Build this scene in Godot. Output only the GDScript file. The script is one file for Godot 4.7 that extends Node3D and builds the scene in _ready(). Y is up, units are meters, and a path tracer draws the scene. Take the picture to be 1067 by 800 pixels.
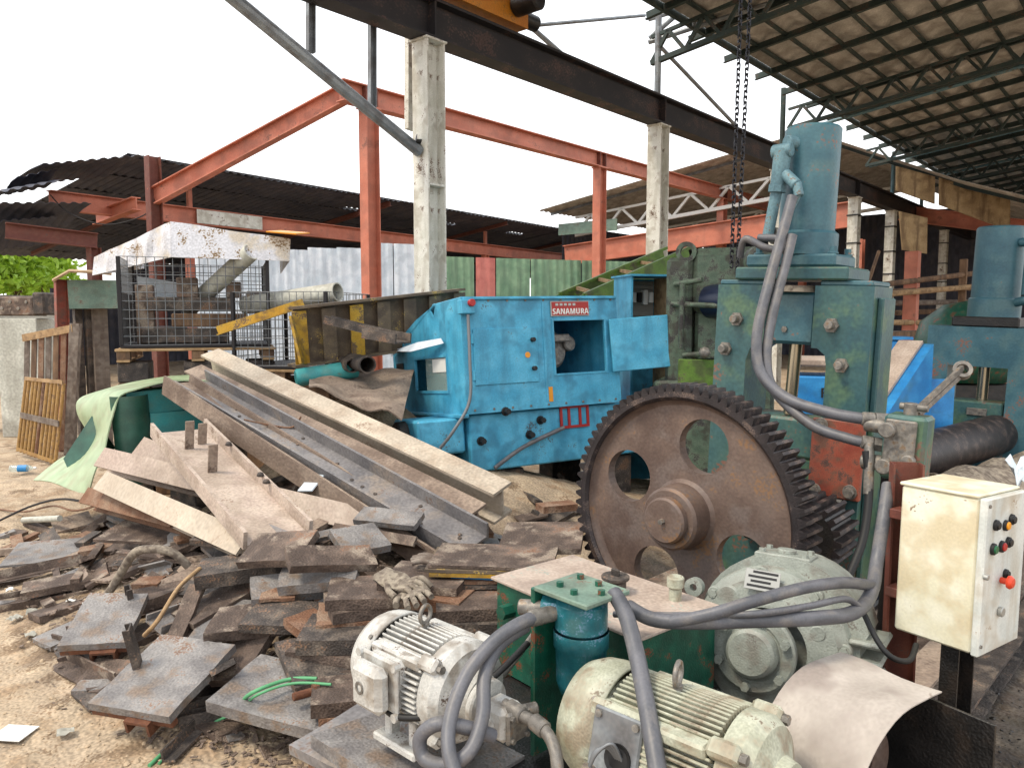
extends Node3D
# Scrap-metal yard: a plate-rolling machine with its drive skid, a heap of steel offcuts, a lathe, open sheds behind.
const F := 800.0
const PITCH := 5.0
const NS := 360
const NN := 129600
var EYE := Vector3(0, 1.5, 0)
var rng := RandomNumberGenerator.new()
var M := {}
var NB: Array = []
var used := {}
var U := Vector3(sin(deg_to_rad(41.0)), 0, -cos(deg_to_rad(41.0)))   # along the sheds and the crane track
var V := Vector3(cos(deg_to_rad(41.0)), 0, sin(deg_to_rad(41.0)))    # across them

# ---------- surveying: a point at a bearing and a distance ----------
func bearing(px: float, py: float) -> Vector3:
	var p := deg_to_rad(PITCH)
	var vx := (px - 533.5) / F
	var vy := (400.0 - py) / F
	return Vector3(vx, vy * cos(p) - sin(p), -vy * sin(p) - cos(p))
func W(px: float, py: float, d: float) -> Vector3:
	return EYE + bearing(px, py) * d
func onh(px: float, py: float, h: float) -> Vector3:
	var b := bearing(px, py)
	return EYE + b * ((h - EYE.y) / b.y)
func yawb(deg: float, pitch := 0.0, roll := 0.0) -> Basis:
	return Basis(Vector3.UP, deg_to_rad(deg)) * Basis(Vector3.RIGHT, deg_to_rad(pitch)) * Basis(Vector3.BACK, deg_to_rad(roll))
func along(a: Vector3, b: Vector3, up := Vector3.UP) -> Transform3D:   # local x from a to b, origin midway
	var x := (b - a).normalized()
	var z := x.cross(up).normalized()
	return Transform3D(Basis(x, z.cross(x), z), (a + b) / 2.0)

# ---------- mesh building ----------
class MB:
	var v := PackedVector3Array()
	var n := PackedVector3Array()
	var c := PackedColorArray()
	func tri(a: Vector3, b: Vector3, d: Vector3, out: Vector3) -> void:
		var nn := (d - a).cross(b - a)
		if nn.dot(out) < 0.0:
			nn = -nn
			v.append_array([a, d, b])
		else:
			v.append_array([a, b, d])
		nn = nn.normalized()
		n.append_array([nn, nn, nn])
	func quad(a: Vector3, b: Vector3, d: Vector3, e: Vector3, out: Vector3) -> void:
		tri(a, b, d, out)
		tri(a, d, e, out)
	func squad(a: Vector3, b: Vector3, d: Vector3, e: Vector3, na: Vector3, nb: Vector3, nd: Vector3, ne: Vector3) -> void:
		var nn := (d - a).cross(b - a) + (e - a).cross(d - a)
		if nn.dot(na + nb + nd + ne) >= 0.0:
			v.append_array([a, b, d, a, d, e])
			n.append_array([na, nb, nd, na, nd, ne])
		else:
			v.append_array([a, d, b, a, e, d])
			n.append_array([na, nd, nb, na, ne, nd])
	func box(ctr: Vector3, s: Vector3, bev := 0.0, x := Transform3D()) -> MB:
		var h := s / 2.0
		var e := minf(bev, minf(h.x, minf(h.y, h.z)) * 0.9)
		for ax in 3:
			var b := (ax + 1) % 3
			var d := (ax + 2) % 3
			for sg in [-1.0, 1.0]:
				var q := []
				for k in [[-1, -1], [1, -1], [1, 1], [-1, 1]]:
					var p := Vector3.ZERO
					p[ax] = sg * h[ax]
					p[b] = k[0] * (h[b] - e)
					p[d] = k[1] * (h[d] - e)
					q.append(x * (ctr + p))
				var o := Vector3.ZERO
				o[ax] = sg
				quad(q[0], q[1], q[2], q[3], x.basis * o)
		if e > 0.0:
			for ax in 3:
				var b := (ax + 1) % 3
				var d := (ax + 2) % 3
				for sb in [-1.0, 1.0]:
					for sd in [-1.0, 1.0]:
						var q := []
						for k in [[-1, 0], [1, 0], [1, 1], [-1, 1]]:
							var p := Vector3.ZERO
							p[ax] = k[0] * (h[ax] - e)
							p[b] = sb * (h[b] - (e if k[1] == 1 else 0.0))
							p[d] = sd * (h[d] - (e if k[1] == 0 else 0.0))
							q.append(x * (ctr + p))
						var o := Vector3.ZERO
						o[b] = sb
						o[d] = sd
						quad(q[0], q[1], q[2], q[3], x.basis * o)
			for sx in [-1.0, 1.0]:
				for sy in [-1.0, 1.0]:
					for sz in [-1.0, 1.0]:
						var s3 := Vector3(sx, sy, sz)
						var q := []
						for k in 3:
							var p := s3 * (h - Vector3(e, e, e))
							p[k] = s3[k] * h[k]
							q.append(x * (ctr + p))
						tri(q[0], q[1], q[2], x.basis * s3)
		return self
	func ext(poly: PackedVector2Array, depth: float, x := Transform3D(), smooth := false) -> MB:   # polygon in xy, drawn out along z
		if Geometry2D.is_polygon_clockwise(poly):
			poly = poly.duplicate()
			poly.reverse()
		var idx := Geometry2D.triangulate_polygon(poly)
		for sg in [-0.5, 0.5]:
			for i in range(0, idx.size(), 3):
				var q := []
				for k in 3:
					var p := poly[idx[i + k]]
					q.append(x * Vector3(p.x, p.y, sg * depth))
				tri(q[0], q[1], q[2], x.basis * Vector3(0, 0, sg))
		var m := poly.size()
		for i in m:
			var a := poly[i]
			var b := poly[(i + 1) % m]
			var o2 := Vector2(b.y - a.y, a.x - b.x).normalized()
			var p0 := x * Vector3(a.x, a.y, -depth / 2)
			var p1 := x * Vector3(b.x, b.y, -depth / 2)
			var p2 := x * Vector3(b.x, b.y, depth / 2)
			var p3 := x * Vector3(a.x, a.y, depth / 2)
			if smooth:
				var z := poly[(i - 1 + m) % m]
				var w := poly[(i + 2) % m]
				var oa := (o2 + Vector2(a.y - z.y, z.x - a.x).normalized()).normalized()
				var ob := (o2 + Vector2(w.y - b.y, b.x - w.x).normalized()).normalized()
				var na := (x.basis * Vector3(oa.x, oa.y, 0)).normalized()
				var nb := (x.basis * Vector3(ob.x, ob.y, 0)).normalized()
				squad(p0, p1, p2, p3, na, nb, nb, na)
			else:
				quad(p0, p1, p2, p3, x.basis * Vector3(o2.x, o2.y, 0))
		return self
	func lathe(prof: Array, seg: int, x := Transform3D(), smooth := false) -> MB:   # [radius, height] pairs, turned round y
		for i in prof.size() - 1:
			var r0: float = prof[i][0]
			var y0: float = prof[i][1]
			var r1: float = prof[i + 1][0]
			var y1: float = prof[i + 1][1]
			var t := Vector2(r1 - r0, y1 - y0).normalized()
			var nn := Vector2(t.y, -t.x)
			var n0 := nn
			var n1 := nn
			if smooth:
				if i > 0:
					var t0 := Vector2(r0 - prof[i - 1][0], y0 - prof[i - 1][1]).normalized()
					n0 = (nn + Vector2(t0.y, -t0.x)).normalized()
				if i < prof.size() - 2:
					var t2 := Vector2(prof[i + 2][0] - r1, prof[i + 2][1] - y1).normalized()
					n1 = (nn + Vector2(t2.y, -t2.x)).normalized()
			for k in seg:
				var a := TAU * k / seg
				var b := TAU * (k + 1) / seg
				var ca := Vector2(cos(a), sin(a))
				var cb := Vector2(cos(b), sin(b))
				if seg <= 8:
					var cm := ((ca + cb) / 2).normalized()
					quad(x * Vector3(r0 * ca.x, y0, r0 * ca.y), x * Vector3(r0 * cb.x, y0, r0 * cb.y), x * Vector3(r1 * cb.x, y1, r1 * cb.y), x * Vector3(r1 * ca.x, y1, r1 * ca.y), x.basis * Vector3(nn.x * cm.x, nn.y, nn.x * cm.y))
				else:
					squad(x * Vector3(r0 * ca.x, y0, r0 * ca.y), x * Vector3(r0 * cb.x, y0, r0 * cb.y), x * Vector3(r1 * cb.x, y1, r1 * cb.y), x * Vector3(r1 * ca.x, y1, r1 * ca.y),
						(x.basis * Vector3(n0.x * ca.x, n0.y, n0.x * ca.y)).normalized(), (x.basis * Vector3(n0.x * cb.x, n0.y, n0.x * cb.y)).normalized(), (x.basis * Vector3(n1.x * cb.x, n1.y, n1.x * cb.y)).normalized(), (x.basis * Vector3(n1.x * ca.x, n1.y, n1.x * ca.y)).normalized())
		return self
	func cyl(a: Vector3, b: Vector3, r: float, seg := 12, r2 := -1.0) -> MB:
		var y := (b - a).normalized()
		var s := Vector3.RIGHT if absf(y.x) < 0.8 else Vector3.BACK
		var z := s.cross(y).normalized()
		var x := Transform3D(Basis(y.cross(z), y, z), a)
		var l := a.distance_to(b)
		var q := r if r2 < 0.0 else r2
		var e := minf(minf(r, q) * 0.15, l * 0.2)
		if seg <= 8:
			return lathe([[0.0, 0.0], [r, 0.0], [q, l], [0.0, l]], seg, x)
		return lathe([[0.0, 0.0], [r - e, 0.0], [r, e], [q, l - e], [q - e, l], [0.0, l]], seg, x)
	func tube(pts: Array, r: float, seg := 8, sub := 6) -> MB:   # a smooth hose through points
		var p := PackedVector3Array()
		var m := pts.size()
		for i in m - 1:
			for k in sub:
				var t := float(k) / sub
				p.append((pts[i] as Vector3).cubic_interpolate(pts[i + 1], pts[maxi(i - 1, 0)], pts[mini(i + 2, m - 1)], t))
		p.append(pts[m - 1])
		var ring := []
		var side := Vector3.UP
		for i in p.size():
			var t := (p[mini(i + 1, p.size() - 1)] - p[maxi(i - 1, 0)]).normalized()
			if i == 0 and absf(t.y) > 0.9:
				side = Vector3.RIGHT
			side = (side - t * side.dot(t)).normalized()
			var b := t.cross(side)
			var row := []
			for k in seg:
				var a := TAU * k / seg
				row.append(side * cos(a) + b * sin(a))
			ring.append(row)
		for i in p.size() - 1:
			for k in seg:
				var k2 := (k + 1) % seg
				squad(p[i] + ring[i][k] * r, p[i] + ring[i][k2] * r, p[i + 1] + ring[i + 1][k2] * r, p[i + 1] + ring[i + 1][k] * r, ring[i][k], ring[i][k2], ring[i + 1][k2], ring[i + 1][k])
		for e in [[0, 1], [p.size() - 1, p.size() - 2]]:
			var o := p[e[0]] - p[e[1]]
			for k in range(1, seg - 1):
				tri(p[e[0]] + ring[e[0]][0] * r, p[e[0]] + ring[e[0]][k] * r, p[e[0]] + ring[e[0]][k + 1] * r, o)
		return self
	func plate(w: float, h: float, th: float, holes: Array, x := Transform3D()) -> MB:   # rectangle 0..w, 0..h in xy with rectangular openings [x0, y0, x1, y1]
		var xs := [0.0, w]
		var ys := [0.0, h]
		for o in holes:
			xs.append_array([o[0], o[2]])
			ys.append_array([o[1], o[3]])
		xs.sort()
		ys.sort()
		var open := func(i: int, j: int) -> bool:
			if i < 0 or j < 0 or i >= xs.size() - 1 or j >= ys.size() - 1:
				return true
			var m := Vector2(xs[i] + xs[i + 1], ys[j] + ys[j + 1]) / 2
			for o in holes:
				if m.x > o[0] and m.x < o[2] and m.y > o[1] and m.y < o[3]:
					return true
			return false
		for i in xs.size() - 1:
			for j in ys.size() - 1:
				if open.call(i, j) or xs[i + 1] - xs[i] < 1e-5 or ys[j + 1] - ys[j] < 1e-5:
					continue
				var a := Vector3(xs[i], ys[j], 0)
				var b := Vector3(xs[i + 1], ys[j + 1], 0)
				for z in [0.0, -th]:
					quad(x * Vector3(a.x, a.y, z), x * Vector3(b.x, a.y, z), x * Vector3(b.x, b.y, z), x * Vector3(a.x, b.y, z), x.basis * Vector3(0, 0, 1 if z == 0.0 else -1))
				if open.call(i - 1, j):
					quad(x * Vector3(a.x, a.y, 0), x * Vector3(a.x, b.y, 0), x * Vector3(a.x, b.y, -th), x * Vector3(a.x, a.y, -th), x.basis * Vector3.LEFT)
				if open.call(i + 1, j):
					quad(x * Vector3(b.x, a.y, 0), x * Vector3(b.x, b.y, 0), x * Vector3(b.x, b.y, -th), x * Vector3(b.x, a.y, -th), x.basis * Vector3.RIGHT)
				if open.call(i, j - 1):
					quad(x * Vector3(a.x, a.y, 0), x * Vector3(b.x, a.y, 0), x * Vector3(b.x, a.y, -th), x * Vector3(a.x, a.y, -th), x.basis * Vector3.DOWN)
				if open.call(i, j + 1):
					quad(x * Vector3(a.x, b.y, 0), x * Vector3(b.x, b.y, 0), x * Vector3(b.x, b.y, -th), x * Vector3(a.x, b.y, -th), x.basis * Vector3.UP)
		return self
	func grid(rows: Array, th := 0.0) -> MB:   # smooth sheet through rows of points, with a thickness
		var nr := rows.size()
		var nc: int = rows[0].size()
		var nn := []
		for i in nr:
			var row := []
			for j in nc:
				var du: Vector3 = rows[mini(i + 1, nr - 1)][j] - rows[maxi(i - 1, 0)][j]
				var dv: Vector3 = rows[i][mini(j + 1, nc - 1)] - rows[i][maxi(j - 1, 0)]
				row.append(du.cross(dv).normalized())
			nn.append(row)
		for i in nr - 1:
			for j in nc - 1:
				squad(rows[i][j], rows[i][j + 1], rows[i + 1][j + 1], rows[i + 1][j], nn[i][j], nn[i][j + 1], nn[i + 1][j + 1], nn[i + 1][j])
				if th > 0.0:
					squad(rows[i][j] - nn[i][j] * th, rows[i][j + 1] - nn[i][j + 1] * th, rows[i + 1][j + 1] - nn[i + 1][j + 1] * th, rows[i + 1][j] - nn[i + 1][j] * th, -nn[i][j], -nn[i][j + 1], -nn[i + 1][j + 1], -nn[i + 1][j])
		if th > 0.0:
			for i in nr - 1:
				for j in [0, nc - 1]:
					var o: Vector3 = rows[i][j] - rows[i][1 if j == 0 else nc - 2]
					quad(rows[i][j], rows[i + 1][j], rows[i + 1][j] - nn[i + 1][j] * th, rows[i][j] - nn[i][j] * th, o)
			for j in nc - 1:
				for i in [0, nr - 1]:
					var o: Vector3 = rows[i][j] - rows[1 if i == 0 else nr - 2][j]
					quad(rows[i][j], rows[i][j + 1], rows[i][j + 1] - nn[i][j + 1] * th, rows[i][j] - nn[i][j] * th, o)
		return self
	func mesh() -> ArrayMesh:
		var a := []
		a.resize(Mesh.ARRAY_MAX)
		a[Mesh.ARRAY_VERTEX] = v
		a[Mesh.ARRAY_NORMAL] = n
		if c.size() == v.size() and c.size() > 0:
			a[Mesh.ARRAY_COLOR] = c
		var m := ArrayMesh.new()
		m.add_surface_from_arrays(Mesh.PRIMITIVE_TRIANGLES, a)
		return m

# cross-sections, in the plane across the length
func sec_i(h: float, b: float, tf: float, tw: float) -> PackedVector2Array:
	return PackedVector2Array([Vector2(-b / 2, -h / 2), Vector2(b / 2, -h / 2), Vector2(b / 2, -h / 2 + tf), Vector2(tw / 2, -h / 2 + tf), Vector2(tw / 2, h / 2 - tf), Vector2(b / 2, h / 2 - tf), Vector2(b / 2, h / 2), Vector2(-b / 2, h / 2), Vector2(-b / 2, h / 2 - tf), Vector2(-tw / 2, h / 2 - tf), Vector2(-tw / 2, -h / 2 + tf), Vector2(-b / 2, -h / 2 + tf)])
func sec_u(w: float, h: float, t: float) -> PackedVector2Array:   # open upwards
	return PackedVector2Array([Vector2(-w / 2, 0), Vector2(w / 2, 0), Vector2(w / 2, h), Vector2(w / 2 - t, h), Vector2(w / 2 - t, t), Vector2(-w / 2 + t, t), Vector2(-w / 2 + t, h), Vector2(-w / 2, h)])
func sec_l(w: float, h: float, t: float) -> PackedVector2Array:
	return PackedVector2Array([Vector2(0, 0), Vector2(w, 0), Vector2(w, t), Vector2(t, t), Vector2(t, h), Vector2(0, h)])
func sec_box(w: float, h: float) -> PackedVector2Array:
	return PackedVector2Array([Vector2(-w / 2, -h / 2), Vector2(w / 2, -h / 2), Vector2(w / 2, h / 2), Vector2(-w / 2, h / 2)])
func disc(r: float, k: int, a0 := 0.0) -> PackedVector2Array:
	var p := PackedVector2Array()
	for i in k:
		p.append(Vector2.from_angle(a0 + TAU * i / k) * r)
	return p
func bar(sec: PackedVector2Array, a: Vector3, b: Vector3, up := Vector3.UP) -> MB:   # a section drawn from a to b, in world coordinates
	var x := along(a, b, up)
	var turn := Transform3D(Basis(x.basis.z, x.basis.y, -x.basis.x), x.origin)
	return MB.new().ext(sec, a.distance_to(b), turn)
func XB() -> Basis:   # turns an extrusion along z into one along x (section x -> z)
	return Basis(Vector3(0, 0, 1), Vector3(0, 1, 0), Vector3(-1, 0, 0))
func bar_mesh(sec: PackedVector2Array, l: float) -> MB:
	return MB.new().ext(sec, l, Transform3D(XB(), Vector3.ZERO))

# ---------- the scene's objects ----------
func numbered(s: String) -> String:
	used[s] = used.get(s, -1) + 1
	return s if used[s] == 0 else "%s_%03d" % [s, used[s]]
func tag(o: Node, label: String, category: String, group := "") -> Node:
	o.set_meta("label", label)
	o.set_meta("category", category)
	if group:
		o.set_meta("group", group)
	return o
func thing(called: String, label: String, category: String, x := Transform3D(), group := "") -> Node3D:
	var o := Node3D.new()
	o.name = numbered(called)
	add_child(o)
	o.transform = x
	tag(o, label, category, group)
	return o
func part(p: Node, called: String, mesh, mat: Material, x := Transform3D()) -> MeshInstance3D:
	var o := MeshInstance3D.new()
	o.mesh = mesh.mesh() if mesh is MB else mesh
	o.material_override = mat
	o.transform = x
	o.name = numbered(called) if p == self else called
	p.add_child(o, true)
	return o
func solo(called: String, label: String, category: String, mesh, mat: Material, x := Transform3D(), group := "") -> MeshInstance3D:
	var o := part(self, called, mesh, mat, x)
	tag(o, label, category, group)
	return o
func struct(called: String, mesh, mat: Material, x := Transform3D()) -> MeshInstance3D:
	var o := part(self, called, mesh, mat, x)
	o.set_meta("kind", "structure")
	return o
func T(p: Vector3, b := Basis()) -> Transform3D:
	return Transform3D(b, p)

# ---------- materials ----------
func noises() -> void:
	for s in [[0.006, 4, 11], [0.022, 4, 23], [0.24, 3, 37]]:
		var f := FastNoiseLite.new()
		f.noise_type = FastNoiseLite.TYPE_SIMPLEX_SMOOTH
		f.frequency = s[0]
		f.fractal_octaves = s[1]
		f.seed = s[2]
		NB.append(f.get_seamless_image(NS, NS).get_data())
	var g := FastNoiseLite.new()
	g.frequency = 0.03
	g.seed = 5
	g.fractal_octaves = 4
	var im := g.get_seamless_image(NS, 48)
	im.resize(NS, NS, Image.INTERPOLATE_CUBIC)
	NB.append(im.get_data())
	var c := FastNoiseLite.new()
	c.noise_type = FastNoiseLite.TYPE_CELLULAR
	c.frequency = 0.05
	c.seed = 9
	NB.append(c.get_seamless_image(NS, NS).get_data())

var bumps: ImageTexture
func mk(id: String, a: Color, b: Color, o := {}) -> StandardMaterial3D:
	# a and b are two tones of the surface, chip what shows where it has come off, dirt what has run down or settled in patches
	var sd := hash(id)
	var A: PackedByteArray = NB[0]
	var B: PackedByteArray = NB[1]
	var C: PackedByteArray = NB[2]
	var S: PackedByteArray = NB[3]
	var k1 := absi(sd) % NN
	var k2 := absi(sd / 7) % NN
	var chip: Color = o.get("chip", Color(0.2, 0.15, 0.12))
	var chip2: Color = o.get("chip2", chip.lightened(0.15))
	var dirt: Color = o.get("dirt", Color(0.25, 0.2, 0.16))
	var amount: float = o.get("chips", 0.0)
	var dirty: float = o.get("dirty", 0.0)
	var run: float = o.get("streak", 0.0)
	var fine: float = o.get("fine", 0.14)
	var mixk: float = o.get("mix", 1.0)
	var hist := []
	for i in 2048:
		var q := (i * 127 + 31) % NN
		hist.append(0.4 * B[(q + k1) % NN] + 0.28 * A[(q + k2) % NN] + 0.32 * C[(q + k1) % NN])
	hist.sort()
	var thr: float = hist[clampi(int((1.0 - amount) * 2047), 0, 2047)] if amount > 0.0 else 999.0
	var px := PackedByteArray()
	px.resize(NN * 3)
	var j := 0
	for i in NN:
		var q1 := (i + k1) % NN
		var q2 := (i + k2) % NN
		var n0 := A[q2] / 255.0
		var n1 := B[q1] / 255.0
		var n2 := C[q1] / 255.0
		var t := clampf((n0 * 0.5 + n1 * 0.5 - 0.5) * 2.6 * mixk + 0.5, 0.0, 1.0)
		var r := a.r + (b.r - a.r) * t
		var g := a.g + (b.g - a.g) * t
		var bl := a.b + (b.b - a.b) * t
		if run > 0.0:
			var s := clampf((S[q2] / 255.0 - 0.5) * 2.6 * run, 0.0, 1.0)
			r += (dirt.r - r) * s
			g += (dirt.g - g) * s
			bl += (dirt.b - bl) * s
		if dirty > 0.0:
			var s := clampf((B[q2] / 255.0 * 0.6 + A[q1] / 255.0 * 0.5 - 0.62 + n2 * 0.12) * 5.0, 0.0, 1.0) * dirty
			r += (dirt.r - r) * s
			g += (dirt.g - g) * s
			bl += (dirt.b - bl) * s
		var m := 0.4 * B[q1] + 0.28 * A[q2] + 0.32 * C[q1]
		if m > thr:
			var s := clampf((m - thr) / 6.0, 0.0, 1.0)
			r += (chip.r + (chip2.r - chip.r) * n2 - r) * s
			g += (chip.g + (chip2.g - chip.g) * n2 - g) * s
			bl += (chip.b + (chip2.b - chip.b) * n2 - bl) * s
		var f := 1.0 + (n2 - 0.5) * 2.0 * fine
		px[j] = clampi(int(r * f * 255.0), 0, 255)
		px[j + 1] = clampi(int(g * f * 255.0), 0, 255)
		px[j + 2] = clampi(int(bl * f * 255.0), 0, 255)
		j += 3
	var m3 := StandardMaterial3D.new()
	m3.resource_name = id
	m3.albedo_texture = ImageTexture.create_from_image(Image.create_from_data(NS, NS, false, Image.FORMAT_RGB8, px))
	m3.uv1_triplanar = true
	m3.uv1_triplanar_sharpness = 6.0
	var sc: float = o.get("scale", 0.7)
	m3.uv1_scale = Vector3(sc, sc * o.get("stretch", 1.0), sc)
	m3.roughness = o.get("rough", 0.75)
	m3.metallic = o.get("metal", 0.0)
	m3.uv1_world_triplanar = o.get("world", false)
	if o.get("bump", 0.0) > 0.0:
		m3.normal_enabled = true
		m3.normal_texture = bumps
		m3.normal_scale = o.bump
	M[id] = m3
	return m3
func plainm(id: String, c: Color, rough := 0.6, metal := 0.0) -> StandardMaterial3D:
	var m := StandardMaterial3D.new()
	m.resource_name = id
	m.albedo_color = c
	m.roughness = rough
	m.metallic = metal
	M[id] = m
	return m

func materials() -> void:
	noises()
	var bi := Image.create_from_data(NS, NS, false, Image.FORMAT_L8, NB[1])
	var ci := Image.create_from_data(NS, NS, false, Image.FORMAT_L8, NB[2])
	bi.convert(Image.FORMAT_RGBA8)
	ci.convert(Image.FORMAT_RGBA8)
	for y in NS:
		for x in NS:
			ci.set_pixel(x, y, bi.get_pixel(x, y).lerp(ci.get_pixel(x, y), 0.45))
	ci.bump_map_to_normal_map(6.0)
	bumps = ImageTexture.create_from_image(ci)
	var rust := Color(0.40, 0.22, 0.13)
	mk("plate_brown", Color(0.28, 0.23, 0.20), Color(0.46, 0.395, 0.35), {"chip": Color(0.40, 0.27, 0.19), "chips": 0.07, "dirt": Color(0.60, 0.55, 0.49), "dirty": 0.75, "scale": 1.0, "bump": 0.4, "rough": 0.78, "fine": 0.2})
	mk("plate_grey", Color(0.40, 0.385, 0.38), Color(0.57, 0.555, 0.54), {"chip": Color(0.38, 0.27, 0.20), "chips": 0.08, "dirt": Color(0.46, 0.39, 0.33), "dirty": 0.8, "scale": 0.9, "bump": 0.3, "rough": 0.56, "metal": 0.1, "fine": 0.16})
	mk("plate_dark", Color(0.17, 0.15, 0.14), Color(0.31, 0.275, 0.25), {"chip": Color(0.38, 0.27, 0.19), "chips": 0.06, "dirt": Color(0.48, 0.43, 0.38), "dirty": 0.6, "scale": 1.0, "bump": 0.4, "rough": 0.7, "fine": 0.2})
	mk("plate_rust", Color(0.42, 0.29, 0.21), Color(0.53, 0.42, 0.34), {"chip": Color(0.32, 0.21, 0.15), "chips": 0.14, "dirt": Color(0.57, 0.50, 0.43), "dirty": 0.6, "scale": 1.0, "bump": 0.45, "rough": 0.88, "fine": 0.2})
	mk("cut_edge", Color(0.34, 0.20, 0.13), Color(0.48, 0.30, 0.19), {"chip": Color(0.2, 0.15, 0.12), "chips": 0.2, "scale": 3.0, "bump": 0.5, "rough": 0.85})
	mk("beam_dusty", Color(0.645, 0.60, 0.54), Color(0.74, 0.69, 0.62), {"chip": Color(0.48, 0.40, 0.33), "chips": 0.02, "dirt": Color(0.58, 0.51, 0.44), "dirty": 0.5, "streak": 0.15, "scale": 0.5, "bump": 0.15, "rough": 0.8})
	mk("beam_grey", Color(0.40, 0.39, 0.395), Color(0.51, 0.495, 0.49), {"chip": Color(0.36, 0.29, 0.25), "chips": 0.04, "dirt": Color(0.56, 0.50, 0.44), "dirty": 0.6, "scale": 0.5, "bump": 0.15, "rough": 0.52, "metal": 0.12})
	mk("beam_pink", Color(0.63, 0.56, 0.515), Color(0.72, 0.66, 0.605), {"chip": Color(0.46, 0.38, 0.32), "chips": 0.025, "dirt": Color(0.57, 0.51, 0.455), "dirty": 0.6, "scale": 0.55, "bump": 0.2, "rough": 0.82})
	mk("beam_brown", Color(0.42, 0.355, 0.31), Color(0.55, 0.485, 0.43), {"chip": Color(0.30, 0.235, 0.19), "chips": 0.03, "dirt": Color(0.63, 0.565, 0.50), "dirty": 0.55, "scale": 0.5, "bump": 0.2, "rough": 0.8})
	mk("lathe_blue", Color(0.24, 0.59, 0.72), Color(0.34, 0.67, 0.79), {"chip": Color(0.12, 0.19, 0.24), "chip2": Color(0.34, 0.42, 0.45), "chips": 0.012, "dirt": Color(0.17, 0.40, 0.50), "dirty": 0.45, "streak": 0.32, "scale": 0.7, "fine": 0.08, "rough": 0.5, "bump": 0.05})
	mk("teal_paint", Color(0.16, 0.30, 0.325), Color(0.255, 0.38, 0.365), {"chip": Color(0.55, 0.40, 0.35), "chip2": Color(0.40, 0.28, 0.23), "chips": 0.045, "dirt": Color(0.33, 0.42, 0.30), "dirty": 0.75, "streak": 0.2, "scale": 0.45, "fine": 0.12, "rough": 0.46, "bump": 0.05})
	mk("teal_clean", Color(0.17, 0.325, 0.375), Color(0.27, 0.42, 0.455), {"chip": Color(0.58, 0.42, 0.37), "chip2": Color(0.42, 0.3, 0.26), "chips": 0.045, "dirt": Color(0.31, 0.41, 0.41), "dirty": 0.5, "scale": 0.65, "fine": 0.08, "rough": 0.44, "bump": 0.05})
	mk("olive_paint", Color(0.24, 0.36, 0.25), Color(0.36, 0.44, 0.28), {"chip": Color(0.50, 0.32, 0.25), "chips": 0.07, "dirt": Color(0.20, 0.36, 0.35), "dirty": 0.6, "streak": 0.2, "scale": 0.8, "fine": 0.14, "rough": 0.55, "bump": 0.2})
	mk("tank_green", Color(0.05, 0.27, 0.21), Color(0.10, 0.36, 0.28), {"chip": Color(0.50, 0.28, 0.19), "chip2": Color(0.38, 0.23, 0.17), "chips": 0.1, "dirt": Color(0.10, 0.20, 0.16), "dirty": 0.4, "streak": 0.25, "scale": 1.4, "fine": 0.1, "rough": 0.38, "bump": 0.12})
	mk("canister", Color(0.09, 0.33, 0.37), Color(0.14, 0.43, 0.47), {"chip": Color(0.46, 0.57, 0.68), "chip2": Color(0.38, 0.47, 0.56), "chips": 0.15, "dirt": Color(0.45, 0.40, 0.36), "dirty": 0.3, "scale": 1.6, "fine": 0.08, "rough": 0.32, "bump": 0.08})
	mk("tank_top", Color(0.60, 0.535, 0.485), Color(0.68, 0.62, 0.57), {"chip": Color(0.45, 0.50, 0.46), "chips": 0.012, "dirt": Color(0.50, 0.44, 0.40), "dirty": 0.5, "scale": 0.7, "bump": 0.08, "rough": 0.7})
	mk("orange_steel", Color(0.69, 0.40, 0.31), Color(0.75, 0.47, 0.38), {"chip": Color(0.40, 0.25, 0.19), "chips": 0.02, "dirt": Color(0.52, 0.33, 0.27), "dirty": 0.45, "streak": 0.3, "scale": 0.4, "fine": 0.07, "rough": 0.62})
	mk("white_column", Color(0.77, 0.765, 0.72), Color(0.86, 0.855, 0.825), {"chip": Color(0.22, 0.18, 0.15), "chip2": Color(0.45, 0.35, 0.27), "chips": 0.07, "dirt": Color(0.55, 0.51, 0.45), "dirty": 0.4, "streak": 0.3, "scale": 0.8, "fine": 0.08, "rough": 0.65})
	mk("girder", Color(0.10, 0.09, 0.105), Color(0.16, 0.14, 0.14), {"chip": Color(0.24, 0.15, 0.12), "chips": 0.1, "scale": 0.4, "rough": 0.65})
	mk("galvanised", Color(0.44, 0.46, 0.48), Color(0.55, 0.57, 0.58), {"dirt": Color(0.34, 0.32, 0.31), "dirty": 0.6, "scale": 0.8, "rough": 0.5, "metal": 0.3})
	mk("pipe_blue", Color(0.30, 0.42, 0.46), Color(0.42, 0.55, 0.58), {"chip": Color(0.30, 0.24, 0.2), "chips": 0.1, "scale": 0.8, "rough": 0.6})
	mk("truss_green", Color(0.12, 0.17, 0.16), Color(0.20, 0.26, 0.24), {"chip": Color(0.25, 0.18, 0.14), "chips": 0.08, "scale": 0.5, "rough": 0.7})
	mk("gear_rust", Color(0.33, 0.265, 0.235), Color(0.43, 0.36, 0.32), {"chip": Color(0.54, 0.41, 0.29), "chip2": Color(0.45, 0.34, 0.25), "chips": 0.03, "dirt": Color(0.41, 0.365, 0.345), "dirty": 0.7, "streak": 0.25, "scale": 0.7, "fine": 0.1, "rough": 0.58, "bump": 0.08, "metal": 0.15})
	mk("gear_teeth", Color(0.15, 0.13, 0.135), Color(0.23, 0.20, 0.20), {"chip": Color(0.30, 0.24, 0.21), "chips": 0.15, "scale": 1.6, "rough": 0.5, "metal": 0.3, "bump": 0.2})
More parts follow.
